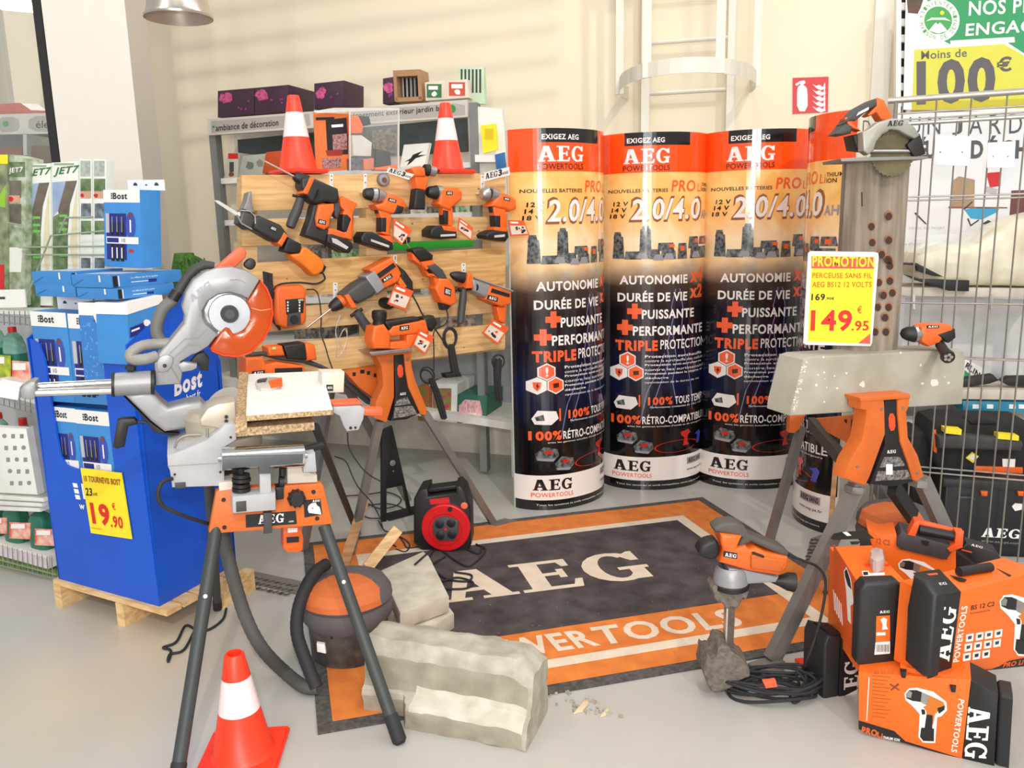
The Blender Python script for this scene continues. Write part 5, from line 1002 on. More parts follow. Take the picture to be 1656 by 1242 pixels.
# --- trestle under the pallet
TP = PL(PX.p+PX.n*.13, PX.n)
PRINT = M('sticker_print', (150, 146, 142), .5, c2=(60, 58, 58), scale=110)
def trestle_head(t, pl, f, left, right, mid, slot, stk, txt, holes, top):
    for pts in (left, right): B(ORANGE2).pp(pl, f(*pts), -.05, .01, .006).done('leg_socket', t)
    q = B(BLACK).pp(pl, f(*mid), -.04, .004, .004); q.mat(M('slot_orange', (244, 84, 40), .4)).pp(pl, f(*slot), .004, .006, .001, 1); q.mat(PRINT)
    for s_ in stk: q.pp(pl, f(*s_), .004, .0055)
    q.mat(WINK).text(pl, 'AEG', *f(*txt), d=.006); q.done('centre_cover', t)
    q = B(ORANGE2).pp(pl, f(*top), -.12, .014, .003); q.mat(DULL)
    for h in holes: q.disc(pl, *f(h)[0], 2.6, .01, .0125, 12)
    q.done('head_cap', t)
t = thing('folding_trestle', 'orange steel-legged folding trestle under the wooden pallet', 'trestle', )
trestle_head(t, TP, k9, ((250, 62), (300, 45), (356, 48), (358, 300), (312, 452), (238, 425), (250, 330), (292, 232), (280, 120)), ((414, 42), (456, 38), (462, 120), (482, 200), (552, 370), (547, 412), (512, 402), (440, 240), (424, 150)), ((356, 48), (414, 42), (422, 150), (442, 250), (512, 395), (430, 432), (336, 442), (350, 400), (364, 290)),
    ((374, 112), (408, 108), (412, 182), (378, 186)), [((372, 320), (432, 300), (455, 342), (362, 352)), ((362, 362), (462, 350), (492, 398), (430, 415), (352, 425))], ((390, 290), (425, 286), (390, 276)), ((342, 92), (436, 78)), ((246, 44), (460, 28), (462, 42), (250, 64)))
def sleg(a, b_, w, t, name='leg', m=DULL): B(m).beam(a, b_, w, w*.8, up=TP.n, bev=.003).done(name, t)
ZN = M('zinc_tube', (140, 136, 132), .42, .5)
fr_, fl2 = fl(797, 848), fl(566, 900)
sleg(TP(*k9((535, 392))[0], -.02), fr_+V(0, 0, .012), .034, t, m=ZN); sleg(TP(*k9((270, 440))[0], -.02), fl2+V(0, 0, .0), .034, t, m=ZN)
B(ZN).prism([fr_+V(*p_) for p_ in ((-.04, -.02, .004), (.02, -.05, .004), (.13, .02, .004), (.06, .06, .004))], (0, 0, .006)).done('foot_plate', t)
TB = PL(TP.p-TP.n*.25, TP.n)
q = B(BLACK).pp(TB, k9((285, 500), (345, 470), (462, 985), (442, 992), (412, 822), (312, 842), (312, 1035), (285, 1040)), -.01, .01, .002); q.mat(DULL).disc(TB, *k9((348, 690))[0], 5, .01, .012, 20).disc(TB, *k9((352, 738))[0], 1.5, .01, .012, 8); q.done('stay_plate', t)
a, b_ = fl(627, 842), fl(672, 830); B(BLACK).beam(a+V(0, 0, .02), b_+V(0, 0, .02), .03, .035).done('stay_foot', t)
q = B(ORANGE2).pp(TP, k9((62, 150), (285, 108), (292, 232), (250, 318), (150, 245)), -.12, -.08, .004); q.mat(INK)
for p_ in ((120, 165), (165, 150), (205, 158), (245, 172), (172, 150)): q.pp(TP, k9((p_[0]-9, p_[1]-10), (p_[0]+9, p_[1]-12), (p_[0]+9, p_[1]+10), (p_[0]-9, p_[1]+11)), -.08, -.078)
q.done('cross_beam', t)
B(GREY).pp(TP, k9((62, 192), (110, 222), (235, 325), (235, 350), (205, 345), (65, 228)), -.16, -.13, .004).done('strut', t)
far = fl(560, 800); far2 = V(-.98, 4.05, .88)
B(ZN).beam(V(-.86, 3.98, .86), V(-1.02, 3.75, .0), .034, .028).done('leg', t); B(ZN).beam(V(-.86, 3.98, .86), V(-.6, 4.45, .0), .034, .028).done('leg', t)
B(ORANGE2).beam(TP(640, 592, -.1), V(-.86, 4.02, .86), .05, .06).done('cross_beam', t)
# ================================================================== banners
HB = at(1130, 218, 4.75).z
def banner_mat():
    m = bpy.data.materials.new('banner_print'); m.use_nodes = True; nt = m.node_tree; b = nt.nodes['Principled BSDF']
    b.inputs['Roughness'].default_value = .16; b.inputs['Coat Weight'].default_value = .4; b.inputs['Coat Roughness'].default_value = .08
    tc = nt.nodes.new('ShaderNodeTexCoord'); sp = nt.nodes.new('ShaderNodeSeparateXYZ'); nt.links.new(tc.outputs['Object'], sp.inputs[0])
    nz = nt.nodes.new('ShaderNodeTexNoise'); nz.inputs['Scale'].default_value = 5; nz.inputs['Detail'].default_value = 5; nt.links.new(tc.outputs['Object'], nz.inputs[0])
    def math_(op, a, c):
        n = nt.nodes.new('ShaderNodeMath'); n.operation = op
        for i, s_ in enumerate((a, c)):
            if isinstance(s_, (int, float)): n.inputs[i].default_value = s_
            else: nt.links.new(s_, n.inputs[i])
        return n.outputs[0]
    v = math_('ADD', math_('MULTIPLY', sp.outputs['Z'], 1/HB), math_('MULTIPLY', math_('SUBTRACT', nz.outputs[0], .5), .06))
    r = nt.nodes.new('ShaderNodeValToRGB'); cr = r.color_ramp
    st = [(0, (8, 8, 12)), (.22, (12, 12, 18)), (.34, (20, 26, 60)), (.42, (26, 22, 34)), (.52, (24, 18, 26)), (.595, (70, 58, 56)), (.635, (178, 160, 140)), (.66, (236, 206, 160)), (.72, (246, 216, 176)), (.80, (246, 194, 116)), (.87, (248, 204, 128)), (1, (248, 210, 150))]
    while len(cr.elements) < len(st): cr.elements.new(.5)
    for e, (p_, c_) in zip(cr.elements, st): e.position = p_; e.color = rgb(c_)
    nt.links.new(v, r.inputs[0])
    n2 = nt.nodes.new('ShaderNodeTexNoise'); n2.inputs['Scale'].default_value = 7; nt.links.new(tc.outputs['Object'], n2.inputs[0])
    r2 = nt.nodes.new('ShaderNodeValToRGB'); r2.color_ramp.elements[0].position = .45; r2.color_ramp.elements[0].color = (.96, .78, .56, 1); r2.color_ramp.elements[1].position = .62; r2.color_ramp.elements[1].color = (1, 1, 1, 1); nt.links.new(n2.outputs[0], r2.inputs[0])
    mx = nt.nodes.new('ShaderNodeMix'); mx.data_type = 'RGBA'; mx.blend_type = 'MULTIPLY'; mx.inputs[0].default_value = .8
    nt.links.new(r.outputs[0], mx.inputs[6]); nt.links.new(r2.outputs[0], mx.inputs[7]); nt.links.new(mx.outputs[2], b.inputs['Base Color']); return m
BM_ = banner_mat()
GL = dict(rough=.16, var=.01, coat=.4)
B_OR = M('banner_orange', (250, 82, 22), **GL); B_BK = M('banner_black', (24, 20, 20), **GL); B_WH = M('banner_white', (240, 230, 224), **GL); B_W2 = M('banner_ink_white', (236, 228, 224), **GL); B_OI = M('banner_ink_orange', (240, 96, 50), **GL); B_BR = M('banner_outline', (150, 84, 50), **GL); B_GR = M('banner_grey', (150, 146, 150), **GL); B_LT = M('banner_lightning', (132, 128, 186), **GL); B_ST = M('battery_print', (40, 44, 46), rough=.16, c2=(120, 124, 124), scale=50, coat=.4); B_RE = M('banner_red', (190, 40, 30), **GL); B_BRN = M('banner_brown_ink', (70, 36, 16), **GL); B_BLU = M('banner_blue', (60, 80, 180), **GL); BEDGE = M('banner_edge', (206, 204, 196), .4)
BW_, BD_ = .60, .20
def bsurf(s, z, e=0.0):
    s = max(-1, min(1, s)); k = (1-abs(s)**2.2)**.62
    return V(s*BW_/2*(1+e*.5), -BD_*k-e, z)
def make_banner():
    t = thing('advertising_column', 'oval orange and black printed column, first and leftmost of the four', 'display column', 'oval printed columns')
    n = 40
    SS = [math.sin(PI/2*(2*i/n-1)) for i in range(n+1)]
    def band(q, v0, v1, u0=0, u1=1, e=0.0):           # v from the top
        us = sorted({u0, u1, *[u for u in ((s+1)/2 for s in SS) if u0 < u < u1]})
        for a, b_ in zip(us, us[1:]):
            q.geo([bsurf(2*u-1, HB*(1-v), e) for u, v in ((a, v1), (b_, v1), (b_, v0), (a, v0))], [[0, 1, 2, 3]])
    q = B(BM_); band(q, .105, .902); q.mat(B_OR); band(q, 0, .105); q.mat(B_WH); band(q, .902, .972); q.mat(B_BK); band(q, .972, 1)
    q.mat(B_BK); band(q, 0, .034, .158, .74, .001); q.done('printed_front', t)
    q = B(BEDGE)
    for i in range(n):
        a, b_ = [V(x, BD_*.08*(1-abs(x/(BW_/2))**2.2)**.62, 0) for x in (SS[i]*BW_/2, SS[i+1]*BW_/2)]
        q.geo([b_, a, a+V(0, 0, HB), b_+V(0, 0, HB)], [[0, 1, 2, 3]])
        c, d = bsurf(SS[i], HB-.002), bsurf(SS[i+1], HB-.002); q.geo([a+V(0, 0, HB-.002), b_+V(0, 0, HB-.002), d, c], [[3, 2, 1, 0]])
    q.done('rear_panel', t)
    q = B(BEDGE)
    for s_ in (-1, 1): q.prism([V(s_*BW_/2-.004, -.004, 0), V(s_*BW_/2+.004, -.004, 0), V(s_*BW_/2+.004, .004, 0), V(s_*BW_/2-.004, .004, 0)], (0, 0, HB)); q.done('side_edge', t); q = B(BEDGE)
    q.bm.free()
    q = B(B_W2)
    def tx(s_, u0, u1, v0, v1, m, bold=0.0, shear=0, e=.0015):
        t2 = B(m)
        if s_ == 'AEG':
            vs, fs = aeg_geo()
            for i, f in enumerate(fs): t2.poly([V(u0+(u1-u0)*vs[k][0], 1-v1+(v1-v0)*vs[k][1], i*2.5e-5) for k in f])
        else: t2.uvtext(lambda u, v: V(u, v, 0), s_, u0, u1, 1-v1, 1-v0, bold, shear)
        g = t2.bm
        for k in range(1, 40):
            u = k/40
            if u0-.1 < u < u1+.1: bmesh.ops.bisect_plane(g, geom=g.verts[:]+g.edges[:]+g.faces[:], plane_co=(u, 0, 0), plane_no=(1, 0, 0))
        for v_ in g.verts: v_.co = bsurf(2*v_.co.x-1, v_.co.y*HB, e+v_.co.z)
        q.mat(m); q.merge(g)
    cnt = [0]
    def pg(pts, m, e=.0012):
        t2 = B(m); t2.poly([V(u, 1-v, 0) for u, v in pts]); g = t2.bm; us = [u for u, v in pts]; cnt[0] += 1; e += (cnt[0] % 40)*1e-5
        for k in range(1, 50):
            if min(us) < k/50 < max(us): bmesh.ops.bisect_plane(g, geom=g.verts[:]+g.edges[:]+g.faces[:], plane_co=(k/50, 0, 0), plane_no=(1, 0, 0))
        for v_ in g.verts: v_.co = bsurf(2*v_.co.x-1, v_.co.y*HB, e)
        q.mat(m); q.merge(g)
    tx('EXIGEZ AEG', .178, .495, .0149, .027, B_W2, .03, 0, .002); tx('AEG', .15, .545, .043, .081, B_W2); tx('POWERTOOLS', .147, .545, .086, .100, B_BRN, .01)
    tx('NOUVELLES BATTERIES', .04, .53, .148, .157, B_BRN, .02, .12); tx('PRO', .565, .80, .127, .156, B_OI, .02, .35); tx('Li', .83, .88, .135, .156, B_OI, 0, .3); tx('THIUM', .89, .98, .133, .142, B_BRN, .02); tx('ION', .89, .95, .146, .156, B_BRN, .02)
    for k, s_ in enumerate(('12 V', '14 V', '18 V')): tx(s_, .075-.012*k, .185-.012*k, .181+k*.0165, .192+k*.0165, B_BK, .03, .3)
    tx('2.0/4.0', .205, .865, .172, .233, B_BR, .05, .3, .0012); tx('2.0/4.0', .215, .855, .176, .229, B_W2, .02, .3, .002); tx('AH', .885, .965, .207, .229, B_GR, .03, .1)
    for u0, u1, v0, v1 in ((.07, .16, .275, .335), (.075, .14, .262, .28), (.28, .39, .255, .335), (.30, .37, .246, .258), (.16, .30, .315, .337), (.37, .47, .31, .337), (.44, .60, .293, .315), (.47, .62, .315, .338), (.63, .73, .295, .338), (.74, .86, .278, .31), (.76, .97, .305, .338), (.86, .97, .278, .3)):
        pg([(u0, v1), (u1, v1), (u1-.01, v0), (u0+.01, v0)], B_ST, .0010+.0003*random.random())
    for u0, u1, v0, v1 in ((.55, .6, .297, .306), (.66, .70, .303, .316), (.81, .85, .284, .294), (.90, .94, .284, .296)): pg([(u0, v1), (u1, v1), (u1, v0), (u0, v0)], B_OI, .0018)
    for u0, v0 in ((.26, .325), (.5, .328), (.78, .325), (.4, .33)): pg([(u0, v0+.01), (u0+.1, v0+.011), (u0+.08, v0-.006), (u0+.02, v0-.006)], B_GR, .0016)
    for pts in (((.62, .42), (.58, .47), (.60, .50), (.54, .58), (.57, .62), (.48, .69), (.40, .76)), ((.66, .42), (.70, .48), (.68, .54), (.74, .62), (.80, .70), (.82, .77)), ((.60, .55), (.64, .62), (.60, .68), (.64, .74)), ((.52, .60), (.44, .66), (.36, .71), (.30, .80))):
        for a, b_ in zip(pts, pts[1:]): pg([(a[0]-.004, a[1]), (a[0]+.004, a[1]), (b_[0]+.003, b_[1]), (b_[0]-.003, b_[1])], B_LT, .0006)
    tx('AUTONOMIE', .125, .735, .382, .405, B_W2, .03); tx('x4', .77, .91, .366, .402, B_OI, .05, .1); tx('DURÉE DE VIE', .11, .735, .424, .453, B_W2, .03); tx('x2', .77, .91, .412, .446, B_OI, .05, .1)
    tx('+', .2, .295, .464, .496, B_OI, .08); tx('PUISSANTE', .31, .815, .477, .501, B_W2, .03); tx('+', .12, .215, .51, .542, B_OI, .08); tx('PERFORMANTE', .235, .93, .523, .548, B_W2, .03)
    tx('TRIPLE', .095, .45, .564, .590, B_OI, .05); tx('PROTECTION', .48, .97, .562, .588, B_W2, .015)
    for k, (cu_, cv) in enumerate(((.19, .618), (.12, .655), (.26, .655))):
        for r_, m, e in ((.078, B_W2, .0015), (.066, B_OI if k != 1 else B_W2, .002)):
            pg([(cu_+r_*math.cos(PI/6+i*PI/3), cv+r_*BW_/HB*math.sin(PI/6+i*PI/3)) for i in range(6)], m, e)
    tx('!', .182, .198, .606, .63, B_W2, .02, 0, .0026); pg([(.09, .645), (.15, .645), (.145, .66), (.12, .67), (.095, .66)], B_OI, .0026); pg([(.125, .645), (.11, .657), (.12, .657), (.112, .667), (.135, .654), (.124, .654)], B_BK, .003); pg([(.235, .65), (.285, .648), (.285, .66), (.24, .662)], B_BRN, .0026)
    for k, (s_, u1, bo) in enumerate((('Protection surchauffe', .93, .02), ('contre la surchauffe des cellules', .97, 0), ('Protection anti-surcharge', .93, .02), ('contre les surintensités', .99, 0), ('Protection pendant la charge et la', .99, .02), ('décharge', .56, .02), ('optimisation de la durée de vie', .9, 0))):
        tx(s_, .34, u1, .604+k*.0125, .6115+k*.0125, B_W2, bo)
    pg([(.08, .745), (.12, .722), (.26, .725), (.28, .745), (.22, .762), (.1, .76)], B_W2); pg([(.1, .74), (.16, .733), (.17, .75), (.11, .75)], B_ST, .002); pg([(.285, .718), (.30, .718), (.30, .752), (.285, .752)], B_OI, .002)
    tx('100%', .375, .60, .726, .747, B_OI, .05); tx('TOUS TEMPS', .63, .975, .726, .747, B_W2, .02); tx('Performances constantes de -18 à +50°', .39, .95, .751, .757, B_W2)
    tx('100%', .065, .3, .780, .803, B_OI, .05); tx('RÉTRO-COMPATIBLE', .32, .97, .776, .803, B_W2, .02); tx('avec les gammes actuelles d’outils et de chargeurs', .19, .95, .808, .814, B_W2)
    for cu_, cv in ((.19, .842), (.335, .87)):
        pg([(cu_-.09, cv), (cu_-.03, cv-.02), (cu_+.08, cv-.012), (cu_+.09, cv+.006), (cu_+.04, cv+.022), (cu_-.08, cv+.018)], B_ST); pg([(cu_-.08, cv+.012), (cu_+.06, cv+.014), (cu_+.04, cv+.021), (cu_-.07, cv+.018)], B_GR, .002); pg([(cu_-.02, cv-.01), (cu_+.04, cv-.008), (cu_+.03, cv), (cu_-.03, cv)], B_RE, .002)
    for i in range(18):
        a0, a1 = [math.radians(20+320*j/18+180*0) for j in (i, i+1)]
        P_ = lambda a, k: (.66+.23*k*math.cos(a+PI*.05), .873+.018*k*math.sin(a))
        pg([P_(a0, 1), P_(a1, 1), P_(a1, .93), P_(a0, .93)], B_RE)
    pg([(.69, .832), (.78, .826), (.80, .836), (.77, .845), (.77, .864), (.79, .872), (.72, .874), (.735, .85), (.70, .842)], B_RE, .002); pg([(.86, .845), (.92, .838), (.94, .846), (.92, .875), (.88, .876), (.895, .85)], B_BLU, .002)
    tx('AEG', .08, .40, .913, .944, B_BK, 0, 0, .002); tx('POWERTOOLS', .07, .41, .951, .963, B_OI, .01, 0, .002); pg([(.77, .912), (.95, .912), (.95, .932), (.77, .932)], B_GR, .0015); tx('AEG', .785, .87, .915, .928, B_BK, 0, 0, .003); tx('3ANS', .88, .94, .915, .928, B_BK, .02, 0, .003); tx('www.aeg-pt.fr', .77, .96, .944, .953, B_BK, .01, 0, .002)
    tx('Tous les systèmes et outils compatibles, www.aeg-pt.com', .1, .95, .983, .989, B_W2)
    q.done('printed_lettering', t)
    return t
bn = make_banner(); bn['keep'] = 1
def place(o, L_, R_):
    L_, R_ = V(L_), V(R_); c = (L_+R_)/2; o.location = V(c.x, c.y, 0); d = R_-L_; o.rotation_euler = (0, 0, math.atan2(d.y, d.x))
place(bn, (.0, 4.30, 0), (.50, 4.64, 0))
bk = kids(bn)
for L_, R_, lb_ in (((.525, 4.71), (1.115, 4.77), 'oval orange and black printed column, second from the left, below the ladder'), ((1.10, 4.72), (1.69, 4.70), 'oval orange and black printed column, third, below the fire sign'), ((1.74, 4.36), (1.55, 3.78), 'oval orange and black printed column turned aside behind the round timber post')):
    o = bn.copy(); COL.objects.link(o); o['label'] = lb_; ROOTS.append(o)
    for c in bk: d = c.copy(); COL.objects.link(d); d.parent = o
    place(o, (*L_, 0), (*R_, 0)); o['keep'] = 1

# ================================================================== rug
FLR = PL((0, 0, .006), (0, 0, 1))
rBL, rBR, rFL = fl(490, 881), fl(1136, 806), fl(514, 1189)
RUG_O = M('rug_orange', (222, 128, 54), .9, c2=(206, 112, 44), scale=14); RUG_B = M('rug_black', (58, 50, 52), .95, c2=(84, 76, 76), scale=9); RUG_W = M('rug_white', (226, 208, 186), .9, var=.06); RUG_G = M('rug_border', (92, 88, 84), .9, c2=(66, 62, 60), scale=60)
e1, e2 = rBR-rBL, rFL-rBL
def rp(a, b_, z): p = rBL+e1*a+e2*b_; return V(p.x, p.y, z)
t = thing('logo_rug', 'large orange and black logo rug on the grey floor', 'rug')
B(RUG_G).prism([rp(a, b_, .008) for a, b_ in ((0, 0), (0, 1), (1, 1), (1, 0))], (0, 0, -.0075)).done('rubber_border', t)
q = B(RUG_O).poly([rp(a, b_, .0092) for a, b_ in ((.022, .028), (.022, .972), (.978, .972), (.978, .028))])
RP = lambda d: PL((0, 0, d), (0, 0, 1))
def rz(px, d): return [RP(d)(x, y) for x, y in px]
def k0(*p): return [(700+x/2.5875, 780+y/2.5875) for x, y in p]
Pb = RP(.0098)
def uv_(x, y):
    p = Pb(x, y)-rBL; d = e1.x*e2.y-e1.y*e2.x; return (p.x*e2.y-p.y*e2.x)/d, (e1.x*p.y-e1.y*p.x)/d
aR, b0_ = uv_(*k0((1035, 148))[0]); b1_ = uv_(*k0((1050, 668))[0])[1]; bk_ = uv_(*k0((800, 565))[0])[1]; aL = 1-aR; wl = .017
rq = lambda a0, c0, a1, c1, z: q.poly([rp(a0, c0, z), rp(a0, c1, z), rp(a1, c1, z), rp(a1, c0, z)])
q.mat(RUG_B); rq(aL, b0_, aR, bk_, .0098); q.mat(RUG_W)
for a0, c0, a1, c1 in ((aL-wl*.8, b0_-wl, aR+wl*.8, b0_+wl), (aL-wl*.8, b1_-wl, aR+wl*.8, b1_+wl), (aL-wl*.8, b0_+wl, aL+wl*.8, b1_-wl), (aR-wl*.8, b0_+wl, aR+wl*.8, b1_-wl)): rq(a0, c0, a1, c1, .0102)
q.text(Pb, 'AEG', (722, 975), (1066, 932), (703, 928), .0005)
q.text(Pb, 'POWER', (748, 1074), (969.6, 1042.8), (731, 1047), .0005, .03).text(Pb, 'TOOLS', (972.8, 1042.4), (1203, 1010), (955.8, 1015.4), .00055, .03)
q.mat(M('rug_dust', (170, 156, 144), .95))
random.seed(5)
for k in range(120):
    x, y = random.uniform(720, 1240), random.uniform(840, 1060); p_ = Pb(x, y); r = random.uniform(.001, .004); q.poly([V(p_.x+r*math.cos(i*2), p_.y+r*math.sin(i*2), .0106) for i in range(3)])
q.done('carpet_pile', t)

# ================================================================== things on the floor
t = thing('cable_reel', 'black cable reel with red drum face standing behind the rug corner', 'cable reel')
rc = fl(698, 893); CP = PL(rc+V(0, 0, 0), V(-.05, -1, 0))
q = B(BLACK).pp(CP, k9((470, 905), (502, 850), (555, 838), (558, 888), (720, 868), (716, 828), (742, 822), (772, 852), (806, 950), (811, 1170), (790, 1222), (520, 1210), (470, 1162)), -.14, 0, .012, 0, 3)
q.pp(CP, k9((500, 848), (742, 818), (746, 840), (505, 874)), -.10, -.03, .005).done('housing', t)
cx, cy = k9((660, 1075))[0]
B(M('reel_red', (212, 24, 30), .35)).disc(CP, cx, cy, 39.5, .0, .022, 48).mat(M('reel_dark_red', (150, 16, 20), .4)).lathe([(26*pxs(rc), .0225), (27*pxs(rc), .0226)], CP(cx, cy), CP.n, 36).mat(BLACK).disc(CP, *k9((685, 965))[0], 4, .022, .03, 14).done('drum', t)
q = B(GREY).pp(CP, k9((580, 1060), (600, 1020), (660, 1005), (735, 1030), (738, 1100), (710, 1150), (620, 1152), (585, 1110)), .02, .032, .004).mat(BLACK)
for dx, dy in ((-36, -26), (32, -32), (-32, 40), (36, 34)): q.disc(CP, *k9((660+dx, 1078+dy))[0], 7.2, .032, .035, 18)
q.mat(RED).disc(CP, cx, cy+2, 2.5, .032, .036, 10); q.done('socket_panel', t)
B(M('sticker_orange', (240, 110, 80), .5)).disc(CP, *k9((770, 942))[0], 5.6, .0, .002, 20).mat(RED).pp(CP, k9((565, 905), (680, 892), (684, 925), (570, 935)), .0, .0015).done('sticker', t)
BK2 = RUBBER
cord('tangle of black extension cable on the rug in front of the reel', [[fl(x, y, .016) for x, y in pts] for pts in (((715, 890), (735, 905), (760, 915), (785, 890), (770, 880)), ((720, 900), (700, 915), (720, 935), (755, 940), (762, 930), (735, 925)), ((712, 905), (690, 920), (705, 948), (750, 952), (765, 942), (740, 934), (715, 940)), ((705, 885), (690, 905), (672, 914)), ((740, 880), (772, 895), (780, 886)))], .0045, 'extension_cable')
cord('thin black cables looping on the floor under the trestle', [[fl(x, y, .012) for x, y in pts] for pts in (((586, 808), (612, 822), (640, 818), (648, 806), (625, 796), (590, 800), (560, 802)), ((585, 832), (600, 838), (640, 836), (655, 825), (630, 815), (592, 818), (584, 826)), ((612, 842), (622, 858), (640, 862), (652, 876), (660, 886), (690, 882)), ((640, 884), (630, 876), (645, 868), (662, 880), (656, 892), (640, 888)))], .0035, 'floor_cable')
a_ = [TP(*k9((80, 512))[0], -.1), TP(*k9((90, 600))[0], -.05), TP(*k9((150, 700))[0], .0), TP(*k9((210, 760))[0], .03), TP(*k9((280, 800))[0], .05)]
cord('thin black cable hanging from the grey saw bracket to the trestle stay', [a_, [TP(*k9((5, 650))[0], -.05), TP(*k9((70, 680))[0], -.05), TP(*k9((110, 770))[0], .0), TP(*k9((150, 840))[0], .02), TP(*k9((220, 920))[0], .04), TP(*k9((270, 1010))[0], .05), TP(*k9((290, 1080))[0], .06)]], .003)
LATH = M('old_lath', (176, 132, 88), .7, c2=(140, 100, 62), scale=6, stretch=(1, 1, 8))
tag(B(LATH).beam(fl(556, 922)+V(0, 0, .02), at(590, 806, fl(556, 922).y+.22), .045, .022, up=(.2, -1, .3), bev=.002).done('wooden_lath'), 'brown wooden lath leaning against the left trestle leg', 'lath')
tag(B(PINE).beam(fl(594, 925)+V(0, 0, .02), at(643, 856, fl(594, 925).y+.12), .05, .03, up=(.2, -1, .3), bev=.002).done('wooden_lath'), 'short pale wooden lath leaning on the concrete step stones', 'lath')
# chequer strip, wire, sawdust
q = B(M('chequer_plate', (150, 146, 140), .4, .5)).prism([fl(x, y, .006) for x, y in ((374, 934), (402, 922), (492, 941), (480, 960))], (0, 0, -.005)); q.mat(M('chequer_dark', (84, 80, 78), .5, .4))
for i in range(11):
    for j in range(3):
        x = 384+i*9.2-j*6; y = 928.5+i*1.95+j*6.5; p_ = fl(x, y, .0062); q.poly([p_+V(.02*a, .012*b_, 0) for a, b_ in (((-1, 0), (0, -1), (1, 0), (0, 1)) if (i+j) % 2 else ((-.5, -.8), (.8, 0), (.5, .8), (-.8, 0)))])
tag(q.done('chequer_plate'), 'strip of metal chequer plate on the floor between bin and rug', 'metal strip')
cord('kinked black cord lying on the floor in front of the small pallet', [fl(x, y, .006) for x, y in ((366, 984), (360, 1002), (338, 1018), (318, 1018), (300, 1012), (285, 1038), (264, 1047), (276, 1052), (272, 1070), (275, 1058), (298, 1050), (318, 1012))], .005, 'loose_cable')
# concrete blocks
def rough(o, amp, seed=1, scale=20):
    from mathutils import noise
    for v_ in o.data.vertices:
        n_ = noise.noise_vector(v_.co*scale+V(seed, 0, 0)); v_.co += n_*amp
def grid_extrude(q, prof, ax_o, dirs, length, n=36, taper=None, matfn=None):
    """profile (t, z) swept along dirs[0]; t runs along dirs[1]"""
    P_ = []
    dense = []
    for i in range(len(prof)):
        a, b_ = prof[i], prof[(i+1) % len(prof)]; m_ = max(1, int(math.hypot(b_[0]-a[0], b_[1]-a[1])/.02))
        dense += [(a[0]+(b_[0]-a[0])*k/m_, a[1]+(b_[1]-a[1])*k/m_) for k in range(m_)]
    rings = []
    for i in range(n+1):
        x = length*i/n; sc = taper(i/n) if taper else (1, 1); sh = max(0, min(1, (.30-i/n)/.05))*.045
        rings.append([q.bm.verts.new(ax_o+dirs[0]*x+dirs[1]*(max(t_, sh)*sc[0])+V(0, 0, z*sc[1])) for t_, z in dense])
    for i in range(n):
        for k in range(len(dense)):
            if matfn: q.mat(matfn(i/n, *dense[k]))
            q.face([rings[i][k], rings[i+1][k], rings[i+1][(k+1) % len(dense)], rings[i][(k+1) % len(dense)]])
    q.face(rings[0]); q.face(list(reversed(rings[-1]))); bmesh.ops.recalc_face_normals(q.bm, faces=q.bm.faces[:])
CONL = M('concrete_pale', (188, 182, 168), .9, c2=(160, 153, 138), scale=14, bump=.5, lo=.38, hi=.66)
DUSTY = M('plaster_dust', (206, 199, 186), .95, c2=(192, 184, 168), scale=18, bump=.5); COND = M('concrete_dark', (164, 156, 140), .9, c2=(142, 134, 118), scale=12, bump=.5)  # darker concrete used in the recess and along the foot
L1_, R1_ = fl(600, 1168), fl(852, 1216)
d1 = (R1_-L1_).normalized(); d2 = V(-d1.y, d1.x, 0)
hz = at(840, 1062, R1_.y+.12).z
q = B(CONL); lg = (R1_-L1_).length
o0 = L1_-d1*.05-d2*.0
grid_extrude(q, [(.0, 0), (.0, hz*.27), (.008, hz*.33), (.055, hz*.39), (.07, hz*.74), (.072, hz*.80), (.085, hz*.95), (.10, hz), (.2, hz*.99), (.235, hz*.93), (.24, 0)], o0, (d1, d2), lg+.05, 40, lambda u: (1-.04*max(0, (u-.9)*10), 1-.16*max(0, (u-.9)*10)-.03*u), lambda u, t_, z: CONL if t_ > .1 or u > .96 else (DUSTY if .22*hz < z < .40*hz and u > .3 else (COND if .38*hz < z < .78*hz or z < .2*hz else CONL)))
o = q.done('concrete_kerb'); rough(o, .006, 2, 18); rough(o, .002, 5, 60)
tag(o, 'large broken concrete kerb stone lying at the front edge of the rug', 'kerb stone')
CONB = M('concrete_cream', (208, 201, 184), .9, c2=(186, 178, 160), scale=14, bump=.4)
def k5(*p): return [(460+x/2.822, 780+y/2.822) for x, y in p]
zt1, zt2 = .15, .075
top = [fl(x, y, zt1) for x, y in k5((440, 400), (635, 312), (662, 335), (748, 515), (525, 598))]
low = [fl(x, y, zt2) for x, y in k5((500, 640), (745, 565), (772, 600), (772, 606), (690, 640), (520, 660))]
q = B(CONB); q.prism(top, (0, 0, -.07), .008, 2, True); o = q.done('step_stone'); rough(o, .003, 3, 30); tag(o, 'pale concrete step stone lying on top of another behind the vacuum', 'step stone')
lowq = [fl(x, y, zt2) for x, y in k5((470, 560), (640, 420), (772, 592), (690, 648), (520, 652))]
q = B(CONB); q.prism(lowq, (0, 0, -.074), .008, 2, True); o = q.done('step_stone'); rough(o, .003, 4, 30); tag(o, 'lower pale concrete step stone beneath the other one, at the rug letter A', 'step stone')
cord('black pen-like rod lying on the upper step stone', [fl(x, y, zt1+.006) for x, y in k5((595, 375), (640, 335), (665, 312))], .004, 'black_rod')
